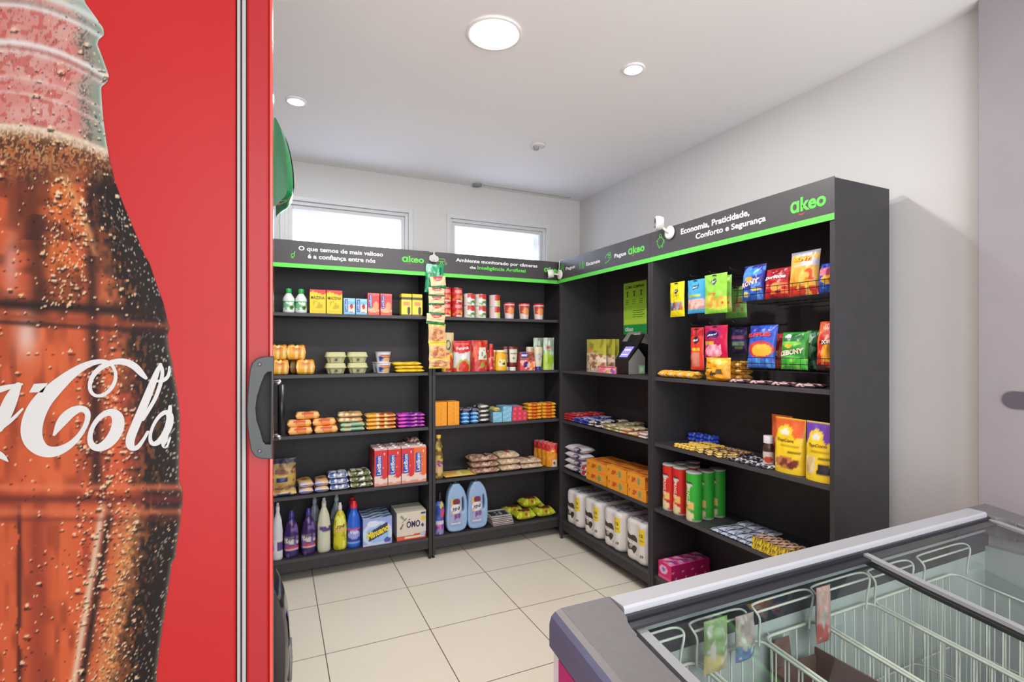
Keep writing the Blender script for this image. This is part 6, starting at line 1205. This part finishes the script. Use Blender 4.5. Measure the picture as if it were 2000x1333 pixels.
ys = [tp(a, c, '')[0] for a, c in ((1104, 1132.5), (1137, 1172), (1176, 1214), (1218, 1262))]
y4 = ys[3][1]; step = (ys[0][1]-ys[3][1])/3
sps = []; 
for k in range(4): sps.append(((XF+.018, ys[0][1]-step*k, SH[4]), RZ['r'], 'twelve-roll toilet paper pack, %s' % ['nearest the corner', 'second from the corner', 'third from the corner', 'nearest the divider'][k]))
sc_ = min(1.0, step*.985/w2)
if sc_ < 1:
    for ch in kids(t): ch.data.transform(Matrix.Diagonal((sc_, 1, 1, 1)))
many(t, sps)

# ---------------------------------------------------------------- right unit by the freezer
# hooks and hanging sweets bags
def hbag(pl, pr_, pt, pb_, d, layers, lab, grp=None, txt=None, rz=0.0, seed=1, mode='pillow', cutc=True, th=.03):
    X = XF+d; ya, yb = ry(pl, X), ry(pr_, X); Y = (ya+yb)/2; w2 = ya-yb; zt, zb = zz(pt, X, Y), zz(pb_, X, Y)
    bt, sf = pouch(w2, zt-zb, th, layers, mode, seed=seed, wr=.005, nu=24, nv=30); t = mk('sweets_bag', bt, FILM, grp, 'sweets'); t.location = (X, Y, zb); t.rotation_euler = (0, 0, RZ['r']+rz); t['label'] = lab; h2 = zt-zb
    for q in txt or []:
        s, cx, cz, tw, thh, col = q[:6]; lettering(s, cx*w2, cz*h2, tw*w2, thh*h2, ink(col), t, sf, bold=.03, shear=.15, eps=.0018, rot=q[6] if len(q) > 6 else 0)
    q = MB(); q.ribbon([(-.012, h2*.955, .002), (0, h2*.965, .003), (.012, h2*.955, .002)], sf(0, h2*.955)-.0022); part('euro_slot', q, INKB, t)
    return t
FT = lambda cx=0, cz=.72, tw=.22, col=(230, 230, 235): [('fini', cx, cz, tw, .055, col, .2)]
hbag(1305, 1333, 551, 619, .05, [('c', (226, 214, 30)), ('e', .56, .73, .15, .07, (34, 36, 52)), ('r', .06, .17, .94, .40, (96, 90, 100)), ('s', (150, 160, 190), 5, 6, .5, 3, .06, .17, .94, .40), ('s', (200, 110, 60), 6, 5, .66, 5, .06, .17, .94, .40), ('s', (120, 110, 20), 16, 20, .72, 8, .35, .48, .75, .6)], 'yellow hanging sweets bag, leftmost on the hooks', 'hanging sweets bags', FT(.06, .73, .2), seed=3)
hbag(1339, 1374, 546, 612, .04, [('c', (70, 170, 220)), ('p', [(.38, .68), (.7, .72), (.72, .84), (.4, .8)], (40, 52, 96)), ('r', .16, .5, .8, .55, (190, 206, 80)), ('r', .02, .13, .98, .42, (206, 150, 150)), ('s', (232, 190, 180), 9, 7, .5, 3, .02, .13, .98, .42)], 'light blue hanging sweets bag beside the yellow one', 'hanging sweets bags', FT(.05, .76, .26), seed=4)
hbag(1345, 1390, 600, 621, .045, [('c', (50, 140, 206)), ('s', (90, 170, 226), 5, 4, .6, 3)], 'crumpled blue sweets bag bottom showing below the light blue one', 'hanging sweets bags', None, seed=5) if False else None
GRB = [('c', (142, 206, 70)), ('w', .42, .04, 1, 0, (206, 206, 80)), ('e', .5, .8, .14, .07, (50, 60, 76)), ('s', (232, 160, 80), 8, 5, .6, 3, .1, .16, .9, .42), ('w', .12, .03, .6, 2, (130, 200, 66)), ('s', (226, 90, 50), 7, 8, .78, 6, .1, .2, .9, .5)]
hbag(1372, 1416, 535, 612, .015, GRB, 'bright green hanging sweets bag, front one of the greens', 'hanging sweets bags', FT(0, .8, .2), seed=6)
hbag(1400, 1425, 538, 610, .075, GRB, 'bright green hanging sweets bag just behind the front green one', 'hanging sweets bags', None, seed=7)
hbag(1413, 1455, 560, 621, .13, [('c', (120, 176, 90)), ('s', (150, 120, 80), 6, 5, .6, 3, .2, .2, .9, .6), ('r', 0, 0, 1, .14, (90, 160, 66))], 'duller green sweets bag hanging at the back beside the chips', 'hanging sweets bags', None, seed=8)
REDF = [('c', (220, 62, 46)), ('W', .78, 0, 1, 0, (176, 36, 44)), ('e', .55, .70, .26, .08, (40, 40, 56)), ('r', .2, .46, .8, .52, (226, 200, 60)), ('r', .2, .1, .78, .42, (206, 130, 110)), ('r', 0, 0, 1, .05, (196, 40, 40))]
hbag(1345, 1371, 640, 723, .05, REDF, 'red hanging sweets bag, tall and narrow', 'lower hanging sweets bags', FT(.04, .70, .4), seed=9)
hbag(1372, 1417, 636, 700, .04, [('c', (176, 20, 80)), ('e', .42, .72, .32, .12, (50, 26, 96)), ('r', .05, .42, .5, .52, (214, 176, 60)), ('e', .45, .22, .38, .2, (236, 150, 180)), ('s', (240, 190, 206), 8, 6, .6, 3, .05, .05, .85, .4), ('r', .8, 0, 1, 1, (196, 20, 70))], 'magenta hanging sweets bag beside the red one', 'lower hanging sweets bags', FT(-.06, .72, .4), seed=10)
hbag(1424, 1455, 640, 690, .16, [('c', (64, 56, 120)), ('r', .1, .55, .9, .68, (190, 110, 160)), ('r', .1, .3, .9, .44, (120, 150, 120)), ('r', .3, .16, .8, .24, (150, 176, 90))], 'dark violet hanging sweets bag at the back', 'lower hanging sweets bags', None, seed=11)
# hook rails
rail = thing('hook_rail', 'thin wire rail with prongs that hold the hanging sweets bags', 'rail', (0, 0, 0))
YA_, YB_ = ry(1290, XB)+.05, S4-.6
for zc_, nm_ in ((zz(548, XF+.05, ry(1320, XF+.05)), 'u'), (zz(637, XF+.05, ry(1360, XF+.05)), 'l')):
    q = MB(); q.tube([(XB-.004, S4-.03, zc_+.004), (XB-.004, S4-.58, zc_+.004)], .003, 6); part('rail_wire', q, mat('dark_wire', (60, 60, 62), .4, .6), rail)
    for pxc in ((1319, 1356, 1394, 1434) if nm_ == 'u' else (1358, 1394, 1440)):
        y = ry(pxc, XF+.05); q = MB(); q.tube([(XB-.004, y, zc_+.004), (XF+.03, y, zc_+.004), (XF+.02, y, zc_+.012)], .0018, 6); part('prong', q, MATS['dark_wire'], rail)
# wire chip racks
def rack(zf, y0, y1, lab):
    t = thing('chip_rack', lab, 'rack', (XF+.008, (y0+y1)/2, zf), 0, 'black wire chip racks'); m_ = mat('black_wire', (26, 26, 30), .4, .5); h = abs(y0-y1)/2
    q = MB()
    for x, z in ((0, 0), (0, .03), (0, .055), (.29, 0), (.15, 0)): q.tube([(x, -h, z), (x, h, z)], .0015, 6)
    part('rail_wire', q, m_, t); q = MB()
    for k in range(13): y = -h+.02+(2*h-.04)*k/12; q.tube([(0, y, .055), (0, y, 0), (.29, y, 0)], .0009, 5)
    part('cross_wire', q, m_, t)
    return t
zr1 = zz(583, XF+.03, ry(1540, XF+.03)); yr0, yr1 = ry(1440, XF+.03), S4-1.0115+.024
rack(zr1, yr0, yr1, 'black wire rack holding the upper row of chip bags'); zr2 = zz(728, XF+.03, ry(1520, XF+.03))+.006
rack(zr2, ry(1444, XF+.03), yr1, 'black wire rack holding the lower row of chip bags')
def chips(pl, pr_, pt, pb_, zrk, d, layers, lab, txt=None, lean=.12, th=.06, seed=1, roll=0.0):
    X = XF+d; ya, yb = ry(pl, X), ry(pr_, X); Y = (ya+yb)/2; w2 = ya-yb; zt = zz(pt, X+.03, Y); zb = zrk+.0035+th*sin(lean)+.002; h2 = (zt-zb)/cos(lean)
    bt, sf = pouch(w2, h2, th, layers, 'pillow', seed=seed, wr=.006, nu=34, nv=40); t = mk('chip_bag', bt, FILM, 'chip bags on the wire racks', 'chips'); t['label'] = lab
    for q in txt or []:
        s, cx, cz, tw, thh, col, rt = q; lettering(s, cx*w2, cz*h2, tw*w2, thh*h2, ink(col), t, sf, bold=.05, shear=.15, eps=.0022, rot=rt)
    t.rotation_euler = (-lean, roll, RZ['r']); t.location = (X, Y, zb); return t
BC = [('c', (44, 52, 158)), ('e', .5, .76, .44, .13, (60, 140, 220)), ('e', .42, .58, .2, .07, (230, 160, 50)), ('w', .3, .03, 1, 0, (36, 90, 190)), ('e', .3, .16, .13, .08, (216, 200, 110)), ('s', (90, 150, 230), 6, 7, .7, 3), ('e', .75, .28, .2, .04, (226, 200, 60)), ('r', 0, .97, 1, 1, (90, 90, 180))]
chips(1440, 1482, 516, 590, zr1, .03, BC, 'blue chip bag with big pinkish letters, on the upper rack', [('RONY', .02, .46, .84, .15, (236, 196, 190), .22)], seed=3)
DR = [('c', (190, 34, 40)), ('s', (226, 120, 70), 6, 7, .56, 3, .1, .12, .95, .45), ('s', (150, 20, 34), 5, 5, .62, 6), ('e', .55, .34, .22, .12, (236, 170, 90)), ('r', 0, .95, 1, 1, (170, 40, 50))]
chips(1484, 1534, 522, 588, zr1, .035, DR, 'red chip bag with white lettering, on the upper rack', [('Doritos', .0, .66, .78, .12, (235, 225, 225), .05)], seed=4)
YC = [('c', (232, 176, 70)), ('W', .62, .02, .5, 0, (206, 206, 214)), ('r', .16, .74, .84, .86, (226, 120, 40)), ('e', .45, .38, .34, .2, (226, 160, 50)), ('e', .85, .44, .22, .12, (216, 90, 60)), ('w', .2, .02, 1, 0, (214, 60, 44)), ('s', (240, 190, 90), 7, 7, .66, 3), ('r', 0, .92, 1, 1, (176, 184, 200))]
chips(1532, 1589, 489, 586, zr1, .024, YC, 'tall silver-topped yellow and red chip bag on the upper rack', [('SKINY', .02, .80, .58, .09, (240, 190, 40), .0)], seed=5, lean=.08)
RU = [('c', (50, 92, 200)), ('e', .55, .42, .44, .2, (206, 60, 60)), ('e', .6, .4, .34, .15, (240, 180, 60)), ('s', (40, 60, 170), 6, 6, .62, 3, 0, .7, 1, 1), ('w', .2, .04, .8, 0, (60, 120, 216)), ('s', (90, 160, 230), 6, 6, .7, 8, 0, 0, 1, .24)]
chips(1590, 1622, 512, 584, zr1, .03, [('c', (50, 80, 190)), ('r', .1, .55, 1, .82, (220, 110, 140)), ('e', .7, .4, .36, .14, (240, 180, 60)), ('s', (60, 140, 220), 6, 6, .6, 3, 0, 0, 1, .25)], 'blue and pink chip bag at the right end of the upper rack', None, seed=6)
chips(1450, 1504, 634, 722, zr2, .03, RU, 'big blue chip bag with red oval, left on the lower rack', [('RUFFLES', -.04, .76, .84, .1, (226, 60, 60), .04)], seed=7)
RG = [('c', (206, 50, 50)), ('w', .22, .02, 1, 0, (226, 110, 60)), ('s', (230, 130, 90), 6, 6, .64, 3, 0, .3, 1, .8)]
chips(1497, 1530, 650, 724, zr2, .10, RG, 'red chip bag half hidden behind the green one, lower rack', [('CAS', -.14, .38, .6, .13, (235, 225, 220), .08)], seed=8)
GC = [('c', (50, 150, 50)), ('e', .5, .82, .4, .13, (36, 110, 50)), ('e', .4, .68, .46, .06, (120, 200, 60)), ('e', .4, .62, .16, .05, (230, 180, 60)), ('w', .34, .03, .7, 0, (70, 190, 60)), ('s', (140, 220, 90), 7, 9, .68, 3, 0, 0, 1, .32), ('e', .3, .88, .14, .05, (200, 220, 210))]
chips(1516, 1568, 648, 730, zr2, .024, GC, 'green chip bag in the middle of the lower rack', [('CEBONY', .02, .45, .86, .14, (236, 210, 196), .16)], seed=9, lean=.08)
chips(1560, 1590, 644, 722, zr2, .10, [('c', (20, 90, 50)), ('s', (120, 170, 130), 6, 6, .7, 3), ('e', .4, .75, .3, .1, (160, 190, 170))], 'dark green chip bag behind the green one, lower rack', None, seed=10)
chips(1585, 1622, 626, 726, zr2, .03, [('c', (206, 50, 44)), ('s', (230, 110, 60), 6, 6, .6, 3), ('e', .7, .35, .3, .2, (236, 170, 60)), ('w', .1, .03, 1, 0, (70, 40, 36)), ('e', .6, .56, .34, .04, (40, 30, 36))], 'red chip bag at the right end of the lower rack', [('DORI', .16, .56, .5, .08, (235, 225, 220), .1)], seed=11)
# second shelf: small orange packs, big orange bag, thin bars
ORP = [('c', (238, 166, 40)), ('s', (250, 206, 110), 6, 6, .6, 3), ('s', (206, 120, 30), 6, 5, .72, 6), ('e', .5, .25, .2, .06, (220, 200, 160))]
(l_, w2, _) = spot('r', 1283, 1300, None, 1, .02)
t = mk('snack_pack', pillow(w2*.93, .09, .036, ORP, seed=3, wr=.003, n=2.2, ep=5), FILM, 'small orange snack packs in a row', 'snack')
sps = []
for k in range(4):
    (c_, _, _) = spot('r', 1283+17*k, 1300+17*k, None, 1, .02); sps.append(((c_[0], c_[1], SH[1]), RZ['r'], 'small orange snack pack lying on the shelf, %s from the divider' % ORD[k]))
many(t, sps)
pch(1369, 1417, 699, 1, .01, .07, [('c', (238, 164, 36)), ('r', .62, .3, .84, .52, (110, 90, 60)), ('s', (60, 50, 40), 9, 9, .68, 3, .1, .22, .6, .55), ('s', (250, 200, 90), 5, 5, .68, 6)], 'snack_bag', 'big crumpled orange snack bag standing in front', 'snack', seed=5, side='r', mode='pillow', wr=.012)
(l_, w2, _) = spot('r', 1418, 1446, None, 1, .10)
t = mk('snack_pack', pillow(w2*.45, .09, .03, ORP, seed=8, wr=.004, n=2.2, ep=5), FILM, 'small orange snack packs behind the big orange bag', 'snack')
many(t, [((l_[0]+.0*k, l_[1]+w2*(.25-.5*(k % 2)), SH[1]+.031*(k//2)), RZ['r'], 'small orange snack pack behind the big bag, %s %s' % (['left', 'right'][k % 2], ['bottom', 'second layer', 'third layer', 'top'][k//2])) for k in range(6)])
BARN = [('c', (52, 36, 40)), ('s', (206, 170, 176), 10, 6, .56, 3, .1, .2, .9, .6), ('r', 0, .46, 1, .5, (130, 60, 80))]
wv = spot('r', 1423, 1463, None, 1, .014)[1]
t = mk('cereal_bar', pillow(wv*.92, .032, .014, BARN, seed=4, nu=24), FILM, 'dark cereal bars in a line along the shelf edge', 'bar')
lY = [ry(a, XF+.03) for a in (1441, 1485, 1533, 1590)]
sps = [((XF+.012, y_, SH[1]), RZ['r'], 'dark cereal bar with pale lettering on the shelf edge, %s from the left' % ORD[k]) for k, y_ in enumerate(np.linspace(lY[0], lY[0]-3*wv*.97, 4))]
sps += [((XF+.047, s[0][1]-.01, SH[1]), RZ['r'], 'dark cereal bar in the second line behind the shelf edge, %s from the left' % ORD[k]) for k, s in enumerate(sps[:4])]
many(t, sps)
# third shelf: bars, spread jar, pouches
YB = [('c', (226, 190, 80)), ('s', (70, 50, 40), 14, 5, .72, 3, .2, .3, .9, .7), ('r', 0, .44, 1, .48, (240, 214, 120))]
DB2 = [('c', (40, 38, 50)), ('s', (206, 206, 214), 12, 6, .62, 3)]
BB2 = [('c', (36, 60, 180)), ('s', (120, 150, 230), 10, 5, .66, 3)]
BRB = [('c', (96, 66, 54)), ('s', (196, 160, 120), 12, 6, .6, 3)]
def barrow(p0, p1, n, d0, ln_, hgt, layers, grp, desc, rows=2, layers_n=1, shelf=2, ang=-.5, ep=14, z0=0.0):
    y0, y1 = ry(p0, XF+d0), ry(p1, XF+d0); st_ = (y0-y1)/n; t = mk('chocolate_bar', pillow(ln_, st_*.9*cos(ang), hgt, layers, axis='y', seed=n, n=3, ep=ep, nu=22, nv=14), FILM, grp, 'chocolate'); sps = []
    for r in range(rows):
        for k in range(n):
            for j in range(layers_n): sps.append(((XF+d0+.002*j+(ln_*cos(ang)+.012)*r, y0-st_*(k+.5)+sin(ang)*ln_*.0, SH[shelf]+z0+(hgt+.0004)*j), RZ['r']+ang, '%s, %s from the left%s%s' % (desc, ORD[k], (', %s row' % ['front', 'rear'][r]) if rows > 1 else '', (', %s' % ['lower', 'upper'][j]) if layers_n > 1 else '')))
    many(t, sps); return t
barrow(1313, 1350, 5, .016, .10, .009, YB, 'yellow chocolate bars', 'yellow chocolate bar near the divider', rows=2, layers_n=2)
barrow(1353, 1407, 3, .016, .10, .009, [('c', (214, 184, 110)), ('s', (96, 60, 40), 12, 5, .6, 3)], 'beige chocolate bars', 'beige chocolate bar in the middle of the shelf', rows=1, layers_n=2)
barrow(1414, 1496, 4, .016, .09, .010, DB2, 'black and silver chocolate bars', 'black and silver chocolate bar left of the spread jar', rows=2)
barrow(1336, 1380, 3, .21, .08, .022, BB2, 'blue chocolate bars at the back', 'bright blue chocolate bar at the back of the shelf', rows=1, layers_n=2)
barrow(1392, 1440, 4, .14, .09, .016, BRB, 'brown chocolate bars', 'brown chocolate bar behind the beige ones', rows=1)
(l_, w2, h2) = spot('r', 1485, 1503, 852, 2, .06); r = w2/2
bt, sf = bottle([(r*.9, 0), (r, .006), (r, h2*.62), (r*.8, h2*.74), (r*.8, h2*.78)], [('c', (70, 46, 40)), ('r', .1, .1, .9, .62, (206, 196, 190)), ('e', .6, .3, .14, .14, (190, 70, 60)), ('e', .35, .3, .1, .1, (110, 90, 70))]); t = mk('spread_jar', bt, PLAST, None, 'jar', 'body'); t.location = l_; t.rotation_euler = (0, 0, RZ['r']); t['label'] = 'small jar of brown spread with white lid, left of the yellow pouches'
q = MB(); q.lathe([(r*.9, h2*.76), (r*.9, h2*.985), (r*.85, h2)], 0, r, 20); part('lid', q, plas((214, 214, 218)), t)
TC = [('c', (240, 206, 44)), ('e', .42, .72, .19, .075, (232, 226, 214)), ('p', [(0, .62), (.0, 1), (1, 1), (1, .66), (.74, .64), (.66, .74), (.56, .84), (.28, .84), (.16, .76), (.12, .64)], (226, 102, 50)), ('e', .42, .76, .26, .1, (240, 206, 44)), ('e', .42, .74, .17, .05, (232, 226, 214)), ('r', .3, .48, .9, .5, (190, 150, 30)), ('r', .55, .38, .95, .4, (120, 90, 30)), ('e', .5, .2, .38, .1, (190, 120, 80)), ('s', (120, 60, 40), 8, 9, .6, 3, .14, .12, .88, .28), ('e', .7, .16, .14, .06, (110, 50, 40))]
TC2 = [x for x in TC]; TC2[2] = ('p', TC[2][1], (112, 70, 170)); TC2[7] = ('e', .26, .26, .2, .16, (206, 180, 120)); TC2[8] = ('s', (226, 206, 160), 9, 9, .55, 3, .06, .12, .46, .42); TC2[9] = ('p', [(.5, .12), (.95, .12), (.9, .3), (.6, .32)], (50, 50, 54))
tx_ = [('TopCorn', -.04, .59, .56, .07, (120, 80, 30), .0)]
t, w2, h2, l_ = pch(1504, 1563, 818, 2, .03, .07, TC, 'popcorn_pouch', 'yellow popcorn pouch with orange top, left of the purple one', 'popcorn', seed=3, side='r', txt=tx_, wr=.005)
pch(1564, 1622, 826, 2, .016, .07, TC2, 'popcorn_pouch', 'yellow popcorn pouch with purple top, at the right end of the shelf', 'popcorn', seed=4, side='r', txt=[('TopCorn', -.0, .6, .6, .07, (120, 80, 30), .0)], wr=.005)
pch(1500, 1540, 812, 2, .12, .05, [('c', (232, 110, 54))], 'popcorn_pouch', 'orange pouch standing behind the orange-topped one', 'popcorn', seed=5, side='r')
# fourth shelf: crisp tubes
def tube_can(col, grp):
    (l_, w2, h2) = spot('r', 1288, 1308, 925, 3, .03); r = w2/2*.98; h2 = .245
    dk_ = tuple(int(c*.75) for c in col)
    bt, sf = bottle([(r*.97, 0), (r, .003), (r, h2*.965)], [('c', col), ('e', .5, .78, .09, .06, (220, 214, 200)), ('r', .42, .8, .58, .83, (30, 26, 24)), ('s', (236, 190, 110), 12, 6, .55, 3, .40, .1, .6, .42), ('e', .5, .12, .13, .09, (228, 214, 170)), ('r', 0, 0, 1, .015, (190, 190, 180))], 1, 30)
    t = mk('crisp_tube', bt, TIN, grp, 'crisps', 'tube'); q = MB(); q.lathe([(r*1.0, h2*.9655), (r*1.03, h2*.968), (r*1.03, h2*.995), (r*.97, h2), (.0005, h2*.992)], 0, r, 26, caps=False); part('lid', q, mat('clear_grey_lid', (176, 176, 170), .3), t)
    lettering('PRINGLES', 0, h2*.52, h2*.36, r*.5, ink((235, 225, 200)), t, lambda x, z: sf(x, z), rot=-pi/2, bold=.03); return t, r, l_
t, r, _ = tube_can((206, 40, 36), 'red crisp tubes'); pr4 = lambda px, d: (XF+d, ry(px, XF+d+r), SH[3])
stepY = 2.06*r
y0 = spot('r', 1288, 1308, None, 3, .03)[0][1]
many(t, [((XF+.03, y0, SH[3]), RZ['r'], 'red crisp tube, the leftmost in front'), ((XF+.03, y0-stepY, SH[3]), RZ['r'], 'red crisp tube, second from the left in front'), ((XF+.03+stepY, y0, SH[3]), RZ['r'], 'red crisp tube in the second row, left'), ((XF+.03+stepY, y0-stepY, SH[3]), RZ['r'], 'red crisp tube in the second row, right'), ((XF+.03+stepY*2, y0, SH[3]), RZ['r'], 'red crisp tube in the rear row, left')])
t, r, _ = tube_can((50, 168, 52), 'green crisp tubes'); yg = spot('r', 1331, 1358, None, 3, .018)[0][1]
many(t, [((XF+.018, yg, SH[3]), RZ['r'], 'green crisp tube, the frontmost'), ((XF+.018+stepY, yg, SH[3]), RZ['r'], 'green crisp tube, second going back'), ((XF+.018+stepY*2, yg, SH[3]), RZ['r'], 'green crisp tube, third and rearmost')])
SI = [('c', (96, 104, 124)), ('s', (190, 200, 220), 9, 7, .5, 3), ('s', (40, 46, 66), 8, 8, .7, 6)]
ya_ = ry(1388, XF+.03); st_ = .052
t = mk('gum_sachet', pillow(.05, .085, .010, SI, seed=5, nu=14, nv=12), FILM, 'silver sachets lying on the shelf', 'sachet'); sps = []
for r_ in range(3):
    for k in range(5 if r_ < 2 else 4): sps.append(((XF+.014+.088*r_, ya_-.03-st_*k*.98-(.01 if r_ % 2 else 0), SH[3]), RZ['r']+radians(3*((k+r_) % 3-1)), 'silver-blue sachet in the %s row, %s from the left' % (['front', 'middle', 'rear'][r_], ORD[k])))
for k in range(4): sps.append(((XF+.03, ya_-.055-st_*k, SH[3]+.0115), RZ['r']+radians(8*(k % 2)-4), 'silver-blue sachet lying on top of the others, %s from the left' % ORD[k]))
many(t, sps)
GB = [('c', (226, 200, 40)), ('s', (90, 60, 30), 8, 4, .66, 3)]; GT = [('c', (70, 46, 40)), ('s', (214, 176, 150), 5, 9, .5, 3)]
ye = ry(1470, XF+.02); sy_ = .036
t = mk('gum_box', carton(.034, .075, .026, GB, GB, GT, nu=8, nv=4), CARD, 'small yellow and brown boxes', 'box', 'carton'); sps = []
for k in range(5):
    for j in range(2): sps.append(((XF+.014, ye-.018-sy_*k, SH[3]+.0264*j), RZ['r'], 'small yellow box with brown top in front, %s from the left, %s' % (ORD[k], ['lower', 'upper'][j])))
    sps.append(((XF+.094, ye-.018-sy_*k, SH[3]), RZ['r'], 'small yellow box with brown top in the second row, %s from the left' % ORD[k]))
many(t, sps)
t = mk('gum_box', carton(.034, .075, .026, GB, GB, [('c', (214, 90, 30)), ('s', (240, 200, 60), 4, 5, .6, 3)], nu=8, nv=4), CARD, 'small yellow and orange boxes', 'box', 'carton'); ye2 = ye-sy_*5-.006
many(t, [((XF+.014+.08*r_, ye2-.018-sy_*k, SH[3]), RZ['r'], 'small yellow box with orange top, %s from the left, %s row' % (ORD[k], ['front', 'rear'][r_])) for k in range(4) for r_ in range(2)])
# bottom shelf: pink boxes
(l_, w2, _) = spot('r', 1286, 1311, None, 4, .02); hp_ = .088
PK = [('c', (214, 30, 110)), ('e', .4, .58, .3, .26, (226, 190, 220)), ('r', 0, .0, 1, .2, (236, 96, 140)), ('e', .4, .6, .12, .12, (150, 100, 180))]
PS = [('c', (196, 30, 104)), ('s', (226, 200, 214), 6, 6, .62, 3, .1, .1, .5, .6)]
PT = [('c', (222, 60, 130)), ('s', (240, 180, 210), 6, 7, .6, 3), ('s', (130, 80, 170), 5, 6, .7, 6)]
t = mk('soap_pack', carton(w2, .066, hp_, PK, PS, PT, nu=16, nv=14), CARD, 'pink packs on the bottom shelf', 'soap', 'carton')
many(t, [((l_[0]+.068*k, l_[1], SH[4]), RZ['r'], 'pink and purple pack on the bottom shelf, %s' % ['frontmost', 'second going back', 'third going back', 'rearmost'][k]) for k in range(4)])
# security cameras on the headers
def seccam(loc, rz, lab, r_=.036, pitch=0, swing=0.0):
    t = thing('security_camera', lab, 'camera', loc, rz, 'white security cameras')
    W_ = mat('camera_white', (226, 222, 218), .35)
    b = MB(); b.lathe([(.034, 0), (.034, .006), (.026, .010), (.0005, .011)], seg=24, caps=False); b.warp(lambda x, y, z: (x, -z, y)); part('base', b, W_, t)
    b = MB(); b.tube([(0, -.010, 0), (-.004, -.024, .010), (-.012+swing, -.034, .024)], .006, 8); part('arm', b, W_, t)
    hd_ = part('head', MB().tube([(0, .018, 0), (0, .016, 0), (0, -.004, 0), (0, -.020, 0), (0, -.024, 0)], [.018, .03, r_, r_, .030], 24), W_, t); hd_.location = (-.030+swing*2, -.040, .052); hd_.rotation_euler = (radians(pitch), 0, radians(-30))
    f = part('lens_disc', MB().tube([(0, -.0242, 0), (0, -.0262, 0)], [.027, .025], 24), mat('lens_black', (14, 14, 18), .08, coat=1), hd_); return t
seccam((XF-.009, ry(1311, XF), zz(455, XF, ry(1311, XF))), -pi/2, 'white security camera above the piggy bank icon on the right header', swing=0.0)
t = seccam((XF-.009, ry(1096, XF), zz(537, XF, ry(1096, XF))), -pi/2, 'white security camera in the corner where the two green stripes meet', r_=.03, swing=-.012, pitch=5)
for ch in kids(t):
    if ch.name.startswith('head'): ch.location = (-.008, -.072, .004); ch.rotation_euler = (radians(10), 0, radians(-20))
    if ch.name.startswith('arm'): bpy.data.objects.remove(ch)
b = MB(); b.tube([(0, -.010, 0), (-.002, -.03, .002), (-.006, -.052, .004)], .006, 8); part('arm', b, MATS['camera_white'], t)
b = MB(); b.tube(smoothline([(.0, -.012, .03), (.004, -.008, .05), (.002, -.007, .07), (0, -.005, ZT-t.location.z+.006), (0, .05, ZT-t.location.z+.006)], 2), .0022, 6); part('cable', b, MATS['camera_white'], t)
